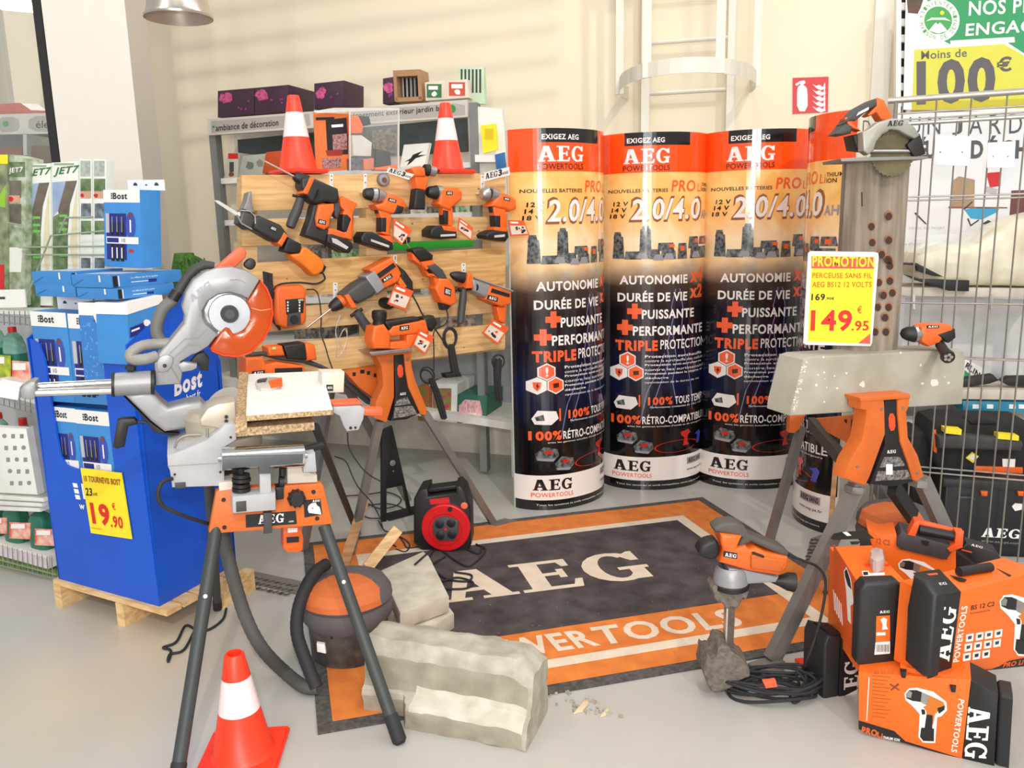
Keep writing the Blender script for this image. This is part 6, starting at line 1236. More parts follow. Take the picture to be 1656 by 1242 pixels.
for (x, y), lb_, s_ in (((940, 1144), 'pale pinkish stone splinter on the floor right of the kerb stone', 1), ((978, 1152), 'smaller pale stone splinter on the floor right of the first one', .6)):
    p_ = fl(x, y, .008); tag(B(M('splinter', (222, 196, 164), .9)).prism([p_+V(a*.03, b_*.03, 0)*s_ for a, b_ in ((-.9, -.9), (.1, -.5), (.9, .9), (.6, 1.6), (-.1, .5))], (0, 0, -.007), .002).done('stone_splinter'), lb_, 'stone chip')
random.seed(8); q = B(CONL)
for k in range(34):
    x, y = random.choice(((940, 1142), (900, 1120), (640, 1195), (980, 1150))); p_ = fl(x+random.gauss(0, 14), y+random.gauss(0, 5), .004); r = random.uniform(.002, .007)
    q.box(p_, (r*2, r*1.4, r*1.2), random.uniform(0, 3), r*.3)
tag(q.done('concrete_crumbs'), 'pale concrete crumbs scattered on the floor beside the kerb stone', 'crumbs', kind='stuff')
# ================================================================== right side: trestle with kerb, timber post, cage fence, cartons
def kr(*p): return [(1230+q[0]/3.887, 630+q[1]/3.887)+tuple(r/3.887 for r in q[2:]) for q in p]
def kb(*p): return [(1230+q[0]/3.88, 400+q[1]/3.88)+tuple(r/3.88 for r in q[2:]) for q in p]
def ku(*p): return [(1240+q[0]/3.88, 120+q[1]/3.88)+tuple(r/3.88 for r in q[2:]) for q in p]
def kx(*p): return [(1290+q[0]/3.0137, 830+q[1]/3.0137)+tuple(r/3.0137 for r in q[2:]) for q in p]
def ks(*p): return [(1090+q[0]/3.762, 820+q[1]/3.762)+tuple(r/3.762 for r in q[2:]) for q in p]
def kn(*p): return [(940+q[0]/2.3128, q[1]/2.3128)+tuple(r/2.3128 for r in q[2:]) for q in p]
FL_, FR_ = fl(1238, 1080), fl(1592, 1000)
Q = PV(FL_, FR_); Q = PL(Q.p, Q.n)
t = thing('folding_trestle', 'orange steel-legged folding trestle carrying the concrete kerb at the right', 'trestle')
trestle_head(t, Q, kr, ((630, 62), (775, 50), (782, 90), (786, 280), (690, 545), (660, 608), (525, 560), (562, 450), (640, 320), (666, 170), (664, 132), (630, 126)), ((862, 65), (940, 40), (935, 110), (920, 140), (930, 300), (990, 410), (1030, 545), (985, 582), (958, 570), (930, 470), (880, 330), (864, 150)), ((782, 68), (864, 63), (868, 150), (880, 330), (962, 580), (840, 612), (688, 595), (782, 350)),
    ((805, 152), (845, 150), (850, 256), (810, 262)), [((778, 425), (875, 422), (912, 480), (750, 490)), ((738, 515), (925, 505), (945, 562), (718, 575))], ((795, 402), (850, 398), (795, 382)), ((765, 122), (898, 115), (610, 485), (990, 525)), ((624, 52), (942, 28), (942, 56), (630, 78)))
B(WINK).pp(Q, kr((790, 470), (830, 470), (830, 535), (790, 535)), .006, .008).done('sticker', t)
def sl2(a, b_, w=.05): B(ZN).beam(a, b_, w, w*.75, up=Q.n, bev=.004).done('leg', t)
sl2(Q(*kr((605, 600))[0], -.02), FL_+V(.02, 0, .03)); sl2(Q(*kr((1010, 560))[0], -.02), FR_)
for p_ in ((612, 640), (1018, 602)): B(STEEL).pp(Q, kr((p_[0]-30, p_[1]-25), (p_[0]+34, p_[1]-22), (p_[0]+30, p_[1]+22), (p_[0]-34, p_[1]+18)), -.03, .012, .003).done('leg_clamp', t)
B(ZN).prism([fl(x, y, .035) for x, y in ks((448, 945), (612, 895), (676, 935), (664, 1000), (540, 1018))], (0, 0, -.022), .004).done('foot_plate', t)
lf = fl(1243, 878); hf = at(1296, 690, 3.62)
B(ZN).beam(hf, lf, .036, .03, up=Q.n).done('leg', t); B(ZN).beam(hf+V(.2, .06, 0), V(1.9, 3.9, 0), .036, .03, up=Q.n).done('leg', t)
B(ORANGE2).pp(PY(3.58), kr((185, 160), (285, 160), (245, 250), (215, 275), (178, 272)), -.04, .0, .004).done('leg_socket', t)
a, b_ = Q(*kr((640, 160))[0], -.05), at(1312, 678, 3.6)
e_ = (b_-a); up_ = V(0, 0, 1)
q = B(ORANGE2)
lo0, lo1 = Q(*kr((612, 372))[0], -.05), at(1308, 684, 3.55)
q.prism([a, b_, lo1, lo0], V(.02, .02, 0), .002); nb = e_.cross(up_).normalized(); nb = nb if nb.dot(CC-a) > 0 else -nb
q.mat(INK)
for u in (.12, .24, .36, .5, .64):
    c = a+e_*u+(lo0-a)*(.30*(1-u*.7)); h_ = .02*(1-u*.3); q.poly([c+e_.normalized()*sx*h_*1.1+V(0, 0, sy*h_)+nb*.004 for sx, sy in ((-1, -1), (1, -1), (1, 1), (-1, 1))])
q.done('cross_beam', t)
B(GREY).beam(at(1312, 684, 3.45), Q(*kr((560, 490))[0], -.12), .03, .05).done('strut', t)
B(BLACK).beam(Q(*kr((830, 610))[0], -.1), Q(*kr((960, 800))[0], -.3), .03, .06).done('stay_plate', t)
# kerb on the trestle
QB = PL(Q.p-Q.n*.06, Q.n)
CONG = M('concrete_grey', (176, 172, 158), .9, c2=(158, 152, 136), scale=7, bump=.35)
q = B(CONG).pp(QB, kb((272, 706), (320, 690), (700, 668), (1240, 640), (1275, 650), (1287, 700), (1267, 985), (920, 1005), (560, 1035), (190, 1058), (196, 1000)), -.13, 0, .005, 0, 3)
q.mat(M('chip_white', (226, 222, 208), .9))
random.seed(4)
for x, y, r in ((360, 800, 7), (400, 785, 8), (465, 808, 7), (540, 790, 8), (480, 885, 9), (350, 865, 10), (400, 970, 7), (415, 880, 5), (1090, 850, 34), (640, 860, 22), (1005, 740, 8), (880, 662, 9), (1015, 855, 11), (1180, 850, 10), (1155, 815, 6), (395, 690, 8), (405, 825, 6)):
    x, y, r = kb((x, y, r))[0]; q.pp(QB, blob(x, y, r, 9, .4), 0, .0012)
for k in range(60):
    u = random.random(); x = 268-(u*76)+random.uniform(0, 26); y = 715+u*320; x, y, r = kb((x, y, random.uniform(3, 9)))[0]; q.pp(QB, blob(x, y, r, 7, .5), 0, .0011)
o = q.done('concrete_kerb'); tag(o, 'grey concrete kerb stone with sloped end lying across the right trestle', 'kerb stone')
# timber post
ztop = QB(1405, 562, -.08)
p = PL(ztop, (0, -1, 0)); zb = QB(1405, 575, -.02).z
YB = ztop.y
def vpt(x, y, dy): v_ = at(x, y, YB+dy); return v_
b3 = [vpt(1353, 560, .03), vpt(1394, 562, -.035), vpt(1452, 558, .02)]
htop = vpt(1397, 262, -.035).z; zb = max(b.z for b in b3)-.035
OLD = M('old_timber', (158, 144, 128), .85, c2=(120, 108, 94), scale=5, bump=.4, stretch=(8, 8, .7))
cen = (b3[0]+b3[2])/2+V(.02, .06, 0)
foot = [V(b3[0].x, b3[0].y, zb), V((b3[0].x+b3[1].x)/2-.004, (b3[0].y+b3[1].y)/2-.006, zb), V(b3[1].x, b3[1].y, zb), V((b3[1].x+b3[2].x)/2+.002, (b3[1].y+b3[2].y)/2-.016, zb), V(b3[2].x, b3[2].y, zb), V(b3[2].x+.01, b3[2].y+.05, zb), V(cen.x+.02, cen.y+.05, zb), V(b3[0].x+.01, b3[0].y+.06, zb)]
t = thing('timber_post', 'grey weathered timber post with drilled holes standing on the concrete kerb', 'post')
B(OLD).prism(foot, (0, 0, htop-zb)).done('post', t)
HOLE = M('hole_dark', (70, 48, 40), .9); RAW = M('raw_wood', (170, 112, 78), .8)
q = B(RAW)
fa, fb = PV(foot[2], foot[3]), PV(foot[3], foot[4])
for x, y in ku((770, 890), (660, 955), (665, 1055), (770, 1040), (725, 1130), (770, 1170))+kb((800, 75), (815, 115), (775, 300), (830, 285), (738, 375), (806, 375), (785, 440), (790, 530), (722, 530), (815, 210), (745, 220)):
    pl_ = fa if x < 1424 else fb
    q.mat(RAW).pp(pl_, [(x+6.2*math.cos(i*PI/6), y-1+7.6*math.sin(i*PI/6)) for i in range(12)], -.001, .0012); q.mat(HOLE).pp(pl_, [(x-.6+5.2*math.cos(i*PI/6), y+.4+6.2*math.sin(i*PI/6)) for i in range(12)], .001, .002)
q.mat(HOLE).pp(PV(foot[1], foot[2]), ku((592, 740), (600, 740), (602, 830), (594, 830)), 0, .001); q.done('drilled_holes', t)
# circular saw on the post
KS = PY(YB-.06)
def tp(nm, m, pts, d0, d1, bev=.005, ch=0): B(m).pp(KS, ku(*pts), d0, d1, bev, ch, 3).done(nm, t)
t = thing('circular_saw', 'orange circular saw with silver guard standing on top of the timber post', 'circular saw')
tp('main_handle', ORANGE, ((655, 165), (700, 145), (738, 160), (788, 265), (775, 290), (720, 288), (690, 240), (650, 262), (632, 256), (690, 195)), -.06, -.01, .008)
tp('grip_pad', M('saw_grip', (72, 70, 70), .6), ((478, 312), (560, 215), (660, 160), (692, 150), (694, 195), (642, 222), (560, 292), (522, 292)), -.065, -.005, .01)
B(WINK).pp(KS, ku((562, 262), (575, 240), (640, 205), (640, 222)), -.006, -.004).done('grip_label', t)
tp('front_handle', M('saw_grip', (72, 70, 70), .6), ((420, 378), (450, 350), (490, 300), (545, 322), (532, 370), (480, 382)), -.07, -.01, .01)
tp('front_shell', ORANGE, ((488, 275), (540, 258), (546, 310), (592, 355), (560, 345), (520, 330)), -.06, -.012, .004)
tp('motor_housing', BLACK, ((540, 380), (650, 362), (650, 480), (560, 470)), -.09, -.01, .01)
B(M('blade_olive', (120, 110, 82), .45, .5, c2=(90, 84, 62), scale=12)).pp(KS, [(ku((785+(138 if i % 2 else 128)*math.cos(2*PI*i/60), 508+(138 if i % 2 else 128)*math.sin(2*PI*i/60)))[0]) for i in range(60)], .012, .0145).done('saw_blade', t)
tp('upper_guard', M('guard_alloy', (168, 166, 156), .4, .4), ((600, 365), (650, 340), (700, 300), (780, 275), (860, 280), (930, 330), (962, 385), (930, 405), (880, 382), (830, 352), (780, 346), (730, 370), (692, 420), (672, 480), (640, 505), (605, 480)), -.005, .035, .006)
B(INK).text(KS, 'AEG', *ku((757, 326), (852, 322), (764, 292)), d=.0365).done('lettering', t)
tp('inner_guard', M('guard_brown', (110, 98, 66), .5, .3), ((690, 470), (700, 420), (735, 372), (785, 350), (840, 358), (885, 400), (895, 470)), -.004, .008, .002)
B(STEEL).pt(KS, ku((650, 482, 11), (900, 482, 11)), .02).done('guide_bar', t)
tp('depth_lever', BLACK, ((880, 440), (930, 400), (962, 372), (972, 400), (1000, 500), (930, 522), (900, 480)), -.03, .03, .004)
tp('base_plate', DULL, ((462, 530), (560, 522), (1010, 515), (1015, 528), (990, 534), (468, 548)), -.13, .03, .001)
# promotion card
KP = PY(QB(1358, 565, -.02).y-.005)
t = thing('promotion_card', 'white and yellow promotion price card 149.95 standing in front of the timber post', 'price card')
q = B(WHITE).pp(KP, kb((318, 24), (715, 30), (738, 36), (742, 60), (700, 600), (690, 620), (285, 612), (270, 600), (300, 36)), -.006, 0, .001); q.done('card_frame', t)
q = B(YEL).pp(KP, kb((322, 52), (716, 60), (688, 606), (296, 590)), 0, .001)
PKB = M('promo_red', (236, 84, 70), .55, var=.01); YTX = M('promo_yellow', (255, 226, 30), .55, var=.01); OTX = M('promo_orange_ink', (206, 96, 20), .6, var=0)
q.mat(PKB).pp(KP, kb((320, 56), (715, 62), (712, 134), (318, 132)), .001, .0014); q.pp(KP, kb((612, 602), (688, 606), (690, 540)), .001, .0014)
q.mat(YTX).text(KP, 'PROMOTION', *kb((326, 118), (712, 122), (328, 56)), d=.002, bold=.025)
q.mat(OTX).text(KP, 'PERCEUSE SANS FIL', *kb((325, 192), (698, 194), (326, 160)), d=.002, bold=.02).text(KP, 'AEG BS12 12 VOLTS', *kb((323, 250), (695, 250), (325, 216)), d=.002, bold=.02)
q.mat(INK).text(KP, '169', *kb((320, 332), (402, 332), (322, 292)), d=.002, bold=.03).text(KP, ',90€', *kb((408, 332), (462, 332), (408, 312)), d=.002, bold=.02)
q.mat(RINK).text(KP, '149', *kb((318, 522), (566, 522), (322, 398)), d=.002, bold=.03).text(KP, '.95', *kb((572, 522), (676, 522), (574, 462)), d=.002, bold=.02)
q.mat(OTX).text(KP, '€', *kb((606, 414), (634, 414), (608, 368)), d=.002, bold=.02).text(KP, 'eco-part. incluse', *kb((302, 574), (412, 576), (302, 566)), d=.002); q.done('printed_panel', t)
# compact drill on the kerb
KD = PY(QB(1500, 560, .0).y-.01)
t = thing('compact_drill', 'small orange and black drill lying on the right end of the concrete kerb', 'drill')
B(BLACK).pt(KD, kb((876, 542, 6), (892, 541, 30), (915, 540, 42), (962, 545, 50)), -.03, 20).done('chuck', t)
B(SV).pt(KD, kb((960, 545, 52), (1004, 541, 50), (1012, 541, 46)), -.03, 20).done('collar', t)
B(ORANGE).pp(KD, kb((1008, 502), (1040, 486), (1200, 488), (1226, 530), (1212, 590), (1150, 572), (1130, 600), (1062, 626), (1012, 595)), -.06, .0, .012).done('body', t)
B(BLACK).pp(KD, kb((1112, 548), (1224, 512), (1228, 568), (1185, 602), (1150, 578)), -.05, .004, .006).mat(INK).pp(KD, kb((1045, 490), (1120, 490), (1120, 506), (1045, 508)), 0, .002).mat(WINK).text(KD, 'AEG', *kb((1052, 504), (1112, 502), (1052, 494)), d=.0025).done('rear_pad', t)
c = KD(*kb((1125, 610))[0], -.02); b_ = KD(*kb((1172, 682))[0], .07); B(M('grip_black2', (46, 44, 44), .6)).tube([c, c+(b_-c)*.6, b_-(b_-c)*.02], [.016, .017, .02], 16).done('grip', t)
q = B(BLACK).tube([b_-(b_-c)*.15, b_, b_+(b_-c)*.12], [.019, .0235, .022], 20); bb = b_+(b_-c)*.125; q.mat(SV)
for k in range(5): a = 2*PI*k/5; q.lathe([(.006, 0), (.0055, .001), (0, .0011)], bb+((b_-c).normalized().orthogonal()*math.cos(a)+(b_-c).normalized().cross((b_-c).normalized().orthogonal())*math.sin(a))*.007, (b_-c), 8)
q.done('battery', t)
# lath, second vacuum, cages
tag(B(LATH).beam(fl(1334, 965)+V(0, 0, .02), at(1352, 745, fl(1334, 965).y+.35), .02, .035, bev=.002).done('wooden_lath'), 'tall brown wooden lath leaning beside the turned column at the right', 'lath')
v2 = vac.copy(); COL.objects.link(v2); v2['label'] = 'grey and orange vacuum standing behind the right trestle by the fence'; v2['keep'] = 1; ROOTS.append(v2)
for c in vac_parts:
    if c.name.startswith(('sticker',)): continue
    d = c.copy(); COL.objects.link(d); d.parent = v2
v2.location = V(at(1452, 830, 3.32).x, 3.32, 0); v2.rotation_euler = (0, 0, -.8); v2.scale = (1, 1, 1.06)
# ------------------------------------------------------------------ fence
fa_, fb_ = at(1436, 163, 3.42), at(1656, 152, 3.24)
F = PV(fa_, fb_); ef = (fb_-fa_); ef.z = 0; ef.normalize()
t = thing('mesh_fence', 'tall grey wire mesh panel fence with round top rail at the right', 'fence')
WIRE = M('galvanised_wire', (158, 152, 142), .4, .6)
zT = fa_.z; x_l = at(1440, 163, 3.6); org = V(fa_.x, fa_.y, 0)
q = B(M('galvanised_rail', (190, 186, 178), .35, .6)).tube([V(fa_.x, fa_.y, zT), V(fa_.x, fa_.y, zT)+ef*1.3], .012, 12); q.done('top_rail', t)
sp = (F(1573, 170)-F(1517, 170)).dot(ef); s0 = (F(1460, 170)-org).dot(ef)
def wires(off, name, hz, phase=0):
    q = B(WIRE)
    for k in range(8):
        p_ = org+ef*(s0+sp*(k+phase))-F.n*off; q.tube([V(p_.x, p_.y, .02), V(p_.x, p_.y, zT-.01 if not off else zT-.08)], .0036, 6)
    for z in hz:
        p_ = org-F.n*off; q.tube([V(p_.x, p_.y, z)+ef*.02, V(p_.x, p_.y, z)+ef*1.3], .0036, 6)
    q.done(name, t)
hz = [F(1500, y).z for y in (181, 318, 490, 578, 764, 905)]
wires(0, 'wire_panel', hz); wires(.12, 'wire_panel', [z-.012 for z in hz], .72)
B(M('galvanised_rail', (190, 186, 178), .35, .6)).tube([V(fa_.x, fa_.y, zT-.08)-F.n*.12+ef*.05, V(fa_.x, fa_.y, zT-.08)-F.n*.12+ef*1.3], .009, 10).done('top_rail', t)
p_ = org+ef*1.28; B(WIRE).tube([V(p_.x, p_.y, 0), V(p_.x, p_.y, zT)], .012, 10).done('post', t); p_ = org+ef*.03; B(WIRE).tube([V(p_.x, p_.y, 0), V(p_.x, p_.y, zT)], .008, 10).done('post', t)
PLT = M('bright_plate', (236, 240, 246), .25, .2, var=.01)
for quad, lb_ in ((((1058, 386), (1280, 390), (1266, 576), (1046, 570)), 'larger bright blank metal plate screwed on the mesh fence'), (((1388, 430), (1562, 420), (1552, 586), (1380, 588)), 'smaller bluish blank metal plate screwed on the mesh fence at right')):
    q = B(PLT).pp(F, ku(*quad), .004, .008, .0006); q.mat(GREY); (x0, y0), (x1, y1) = ku(quad[0], quad[2])
    for x in (x0+8, x1-10): q.disc(F, x, (y0+y1)/2+2, 1.3, .008, .0095, 8)
    tag(q.done('metal_plate'), lb_, 'plate', 'blank metal plates on the fence')
# ------------------------------------------------------------------ behind the fence
a = WALL(1411, 100, .02); b_ = WALL(1440, 100, .02)
B(M('trim_white', (236, 230, 218), .5, var=.01)).prism([V(a.x, a.y, 0), V(b_.x, b_.y, 0), V(b_.x, b_.y, 5), V(a.x, a.y, 5)], -WN*.04).done('trim_1', kind='structure')
t = thing('slotted_upright', 'white slotted steel upright with black gaps beside the green poster', 'upright')
NP = PL(at(1460, 60, 4.72), (-.2, -1, 0))
q = B(WHITE).pp(NP, [(1450, -20), (1458, -20), (1455, 480), (1447, 480)], -.05, 0); q.pp(NP, [(1468, -20), (1475, -20), (1470, 480), (1463, 480)], -.05, 0).mat(INK).pp(NP, [(1457, -20), (1470, -20), (1466, 480), (1454, 480)], -.05, -.04).mat(WHITE)
for k in range(9): q.pp(NP, rect(1455, 4+k*26, 1469, 16+k*26), -.04, -.01)
q.done('post', t)
t = thing('shop_poster', 'green and lime 100 euro poster hanging high at the right edge of the photo', 'poster')
q = B(WHITE).pp(NP, kn((1215, -40), (1750, -40), (1750, 420), (1205, 410)), .01, .016)
q.mat(M('poster_green', (42, 150, 92), .5, var=.02)).pp(NP, kn((1290, -40), (1750, -40), (1750, 260), (1580, 150), (1385, 168), (1310, 130)), .016, .0165)
q.mat(M('poster_photo', (56, 66, 50), .5, c2=(110, 60, 50), scale=12)).pp(NP, kn((1215, -40), (1292, -40), (1262, 52), (1222, 48)), .016, .0168)
q.mat(M('poster_lime', (214, 210, 74), .5, var=.02)).pp(NP, kn((1246, 186), (1580, 165), (1656, 208), (1750, 262), (1750, 400), (1236, 410)), .016, .0167); q.mat(M('poster_olive', (196, 184, 40), .5, var=.02)).pp(NP, kn((1236, 382), (1750, 366), (1750, 402), (1236, 412)), .0167, .017)
lx, ly = 1335, 76
q.mat(WHITE).pp(NP, kn(*[(lx+80*math.cos(i*PI/16), ly+80*math.sin(i*PI/16)) for i in range(32)]), .0165, .0172); GR_ = M('poster_green2', (64, 160, 84), .5, var=.02)
q.mat(GR_).pp(NP, kn(*[(lx+52*math.cos(i*PI/16), ly+52*math.sin(i*PI/16)) for i in range(32)]), .0172, .0176)
q.mat(WHITE).pp(NP, kn((1300, 115), (1318, 92), (1326, 84), (1334, 92), (1342, 84), (1352, 94), (1370, 115), (1336, 126)), .0176, .018).pp(NP, kn((1288, 80), (1310, 66), (1360, 66), (1384, 80), (1360, 74), (1312, 74)), .0176, .018).mat(YEL).pp(NP, kn(*[(1350+8*math.cos(i*PI/5), 48+8*math.sin(i*PI/5)) for i in range(10)]), .0176, .018)
q.mat(GR_)
def ringtext(s_, r, a0, a1, hgt):
    for i, ch in enumerate(s_):
        if ch == ' ': continue
        a = math.radians(a0+(a1-a0)*i/(len(s_)-1)); ca, sa = math.cos(a), math.sin(a)
        f_ = lambda u, v: (lx+(r+v)*ca-u*sa*(1 if a0 < a1 else -1), ly+(r+v)*sa+u*ca*(1 if a0 < a1 else -1))
        q.text(NP, ch, *kn(f_(-5, 0), f_(5, 0), f_(-5, hgt)), d=.0176)
ringtext('INVENTER', 58, 222, 318, 15); ringtext('LA MAISON DE DEMAIN', 72, 205, -25, -15)
q.mat(WHITE).text(NP, 'NOS PRODUITS', *kn((1450, 58), (1950, 30), (1452, 6)), d=.0175, bold=.02).text(NP, 'ENGAGÉS', *kn((1438, 134), (1770, 112), (1442, 78)), d=.0175, bold=.02).pp(NP, kn((1380, 152), (1620, 138), (1622, 158), (1382, 172)), .0165, .0172)
q.mat(M('poster_grey', (92, 88, 90), .5, var=.01)).text(NP, 'Moins de', *kn((1272, 222), (1442, 212), (1272, 192)), d=.0175, bold=.01).text(NP, '100', *kn((1262, 386), (1540, 372), (1262, 236)), d=.0175, bold=.04).text(NP, '€', *kn((1556, 268), (1608, 264), (1556, 216)), d=.0175, bold=.03)
q.done('poster_sheet', t)
PP = PL(at(1560, 350, 4.46), (-.2, -1, 0))
t = thing('garden_poster', 'large white garden project poster with grey capitals behind the mesh fence', 'poster')
q = B(M('poster_white', (226, 224, 226), .5, var=.01)).pp(PP, [(1448, 184), (1720, 176), (1720, 520), (1444, 520)], -.012, 0)
PG = M('poster_ink', (84, 82, 86), .6, var=.01); PGL = M('poster_ink_light', (176, 176, 178), .6, var=.01)
q.mat(PG)
for s_, x0, x1, y0, y1 in (('D', 600, 648, 372, 290), ('U', 892, 962, 378, 270), ('N', 1008, 1088, 378, 268), ('J', 1162, 1226, 380, 262), ('A', 1268, 1352, 376, 258), ('R', 1395, 1470, 376, 256), ('D', 1520, 1600, 372, 252), ('IN', 1640, 1760, 372, 250)): q.text(PP, s_, *ku((x0, y0), (x1, y0-2), (x0+4, y1)), d=.001)
for s_, x0, x1, y0, y1 in (('É', 960, 1000, 525, 400), ('U', 1000, 1050, 525, 422), ('D', 1284, 1352, 524, 422), ('É', 1390, 1440, 524, 392), ('C', 1470, 1540, 524, 420), ('H', 1562, 1640, 524, 420)): q.text(PP, s_, *ku((x0, y0), (x1, y0-2), (x0+4, y1)), d=.001, bold=.04)
q.mat(PGL).text(PP, 'DÉTAIL DU PROJET', *ku((892, 978), (1118, 976), (892, 956)), d=.001).text(PP, "Plus d'informations sur votre projet", *ku((830, 1080), (1300, 1076), (830, 1056)), d=.001)
q.mat(M('sack_brown', (168, 140, 110), .6)).pp(PP, ku((1166, 668), (1205, 640), (1306, 662), (1302, 832), (1150, 836)), 0, .001); q.mat(M('shelf_print', (150, 96, 66), .6)).pp(PP, ku((1140, 830), (1510, 834), (1510, 842), (1140, 842)), 0, .0012)
q.mat(M('barrow_blue', (56, 160, 204), .5)).pp(PP, ku((1240, 850), (1330, 832), (1460, 846), (1440, 868), (1350, 912), (1280, 905)), 0, .0012); q.mat(GREY)
for a, b_ in (((1262, 905), (1280, 950)), ((1280, 950), (1330, 915)), ((1238, 848), (1290, 800)), ((930, 870), (1000, 940))): q.pt(PP, ku((*a, 5), (*b_, 4)), .001, 5)
q.pp(PP, ku((1350, 938), (1390, 915), (1430, 935), (1400, 960)), 0, .001); q.mat(RED).pp(PP, ku((1375, 620), (1470, 612), (1468, 700), (1400, 712), (1385, 650)), 0, .001); q.mat(PGL).pp(PP, ku((1370, 700), (1450, 720), (1440, 760), (1368, 740)), 0, .001); q.mat(M('block_brown', (112, 64, 60), .6)).pp(PP, ku((1535, 730), (1760, 720), (1760, 900), (1522, 905)), 0, .001)
q.done('poster_board', t)
t = thing('storage_rack', 'white storage rack with goods behind the mesh fence at the right', 'shelf')
RP_ = PL(at(1560, 480, 3.98), (-.2, -1, 0)); RPd = lambda d: d
B(M('rack_back', (214, 212, 214), .6)).pp(RP_, [(1440, 484), (1730, 484), (1730, 760), (1428, 760)], -.36, -.34).done('back_panel', t)
for y0, y1, c_ in ((464, 478, M('rack_beige', (206, 198, 182), .6)), (628, 644, M('rack_beige', (206, 198, 182), .6)), (684, 698, SHW)): B(c_).pp(RP_, [(1432, y0), (1730, y0+4), (1730, y1+4), (1431, y1)], -.32, 0, .002).done('shelf_board', t)
for x in (1476, 1602): B(STEEL).pp(RP_, [(x, 476), (x+4, 476), (x+4, 500), (x, 500)], 0, .012).done('shelf_hook', t)
a = RP_(1700, 700); b_ = RP_(1436, 700)
for p_ in (a, b_): B(LIGHT).prism([V(p_.x, p_.y, 0), V(p_.x+.04, p_.y, 0), V(p_.x+.04, p_.y, RP_(1560, 464).z), V(p_.x, p_.y, RP_(1560, 464).z)], -RP_.n*.05).done('upright', t)
FILM = M('plastic_film', (232, 224, 202), .3, c2=(212, 202, 176), scale=9, bump=.5)
q = B(FILM).pp(RP_, [(1480, 446), (1482, 418), (1500, 404), (1530, 394), (1580, 398), (1612, 374), (1656, 350), (1720, 340), (1720, 464), (1600, 464), (1510, 463)], -.3, -.01, .05, 1, 4); o = q.done('wrapped_sack'); rough(o, .008, 7, 16); tag(o, 'cream plastic-wrapped sack lying on the rack behind the fence', 'sack')
q = B(CLEAR).pp(RP_, ku((925, 1120), (990, 1040), (1100, 1010), (1330, 1000), (1380, 940), (1420, 960), (1300, 1080), (1000, 1130)), -.2, -.02, .01); tag(q.done('clear_wrap'), 'crumpled clear plastic film over the left end of the wrapped sack', 'film')
for pts, lb_ in ((((886, 95), (982, 99), (1150, 186), (1080, 178), (985, 148), (978, 116), (888, 108)), 'narrow black bracket on the rack left of the wrapped sack'), (((886, 165), (1010, 200), (1312, 208), (1308, 276), (1180, 272), (1000, 215)), 'black tapered blade sheath sticking out below the wrapped sack')):
    tag(B(BLACK).pp(RP_, kb(*pts), .0, .03, .003).done('blade_sheath'), lb_, 'blade cover')
for pts, lb_ in ((((1268, 826), (1462, 800), (1496, 836), (1440, 856), (1270, 880)), 'black blade sheath on the lower rack just right of the kerb'), (((1508, 842), (1560, 815), (1700, 812), (1700, 876), (1560, 870)), 'black blade sheath on the lower rack at the right edge')):
    tag(B(BLACK).pp(RP_, kb(*pts), -.1, -.05, .003).done('blade_sheath'), lb_, 'blade cover')
q = B(WHITE).pp(RP_, kb((1282, 700), (1400, 760), (1380, 870), (1272, 880)), -.14, -.11); q.mat(M('poster_green', (42, 150, 92), .5)).pp(RP_, kb((1282, 770), (1340, 820), (1276, 822)), -.11, -.109).mat(INK).text(RP_, 'RLIN', *kb((1285, 752), (1365, 818), (1298, 722)), d=-.108, bold=.03); tag(q.done('paper_leaflet'), 'white leaflet with slanted black letters and green triangle behind the fence', 'leaflet')
q = B(M('pack_teal', (40, 140, 176), .4)).pp(RP_, kb((1268, 962), (1700, 968), (1700, 1036), (1270, 1030)), -.2, -.02, .003); q.mat(WINK)
for x in (1330, 1420, 1560, 1620): q.pp(RP_, kb((x, 985), (x+40, 986), (x+40, 1012), (x, 1012)), -.02, -.019)
tag(q.done('blue_pack'), 'flat blue and white pack on the low rack board behind the fence', 'pack')
tag(B(M('straw', (176, 160, 126), .8)).pp(RP_, kb((900, 110), (978, 118), (980, 160), (890, 150)), -.2, -.01, .003).done('cork_block'), 'small tan block under the black bracket on the rack', 'block')
# tool bag and tool box
TBG = PL(at(1590, 760, 3.62), (-.18, -1, 0))
t = thing('tool_bag', 'black open-top fabric tool bag with yellow stickers standing behind the fence', 'bag')
FAB = M('fabric_black', (34, 33, 34), .85)
B(FAB).pp(TBG, kr((1060, 270), (1092, 212), (1180, 196), (1320, 205), (1700, 215), (1700, 570), (1150, 560), (1085, 430)), -.25, 0, .02, 0, 3).done('bag_body', t)
B(M('bag_grey', (64, 62, 62), .7)).pp(TBG, kr((1112, 292), (1250, 282), (1640, 318), (1660, 350), (1640, 392), (1120, 378)), -.0, .05, .018, 0, 3).done('front_roll', t)
B(FAB).pp(TBG, kr((1320, 205), (1350, 190), (1430, 190), (1500, 204), (1490, 216), (1330, 216)), -.1, .01, .004).done('carry_handle', t)
B(ORANGE).pp(TBG, kr((1086, 262), (1104, 250), (1112, 320), (1108, 402), (1088, 390)), .0, .008, .002).done('orange_trim', t)
B(ORANGE).pp(TBG, kr((1345, 482), (1650, 492), (1650, 530), (1348, 516)), .0, .012, .003).done('orange_trim', t)
q = B(YEL).pp(TBG, kr((1158, 242), (1265, 252), (1262, 286), (1160, 275)), .0, .052).done('sticker', t)
q = B(YEL).pp(TBG, kr((1495, 280), (1625, 292), (1622, 322), (1492, 310)), .0, .052); q.done('sticker', t); q = B(YEL).pp(TBG, kr((1290, 430), (1330, 392), (1372, 420), (1335, 462)), .0, .004).mat(WINK).pp(TBG, kr((1306, 428), (1330, 405), (1356, 422), (1332, 448)), .004, .005).done('sticker', t)
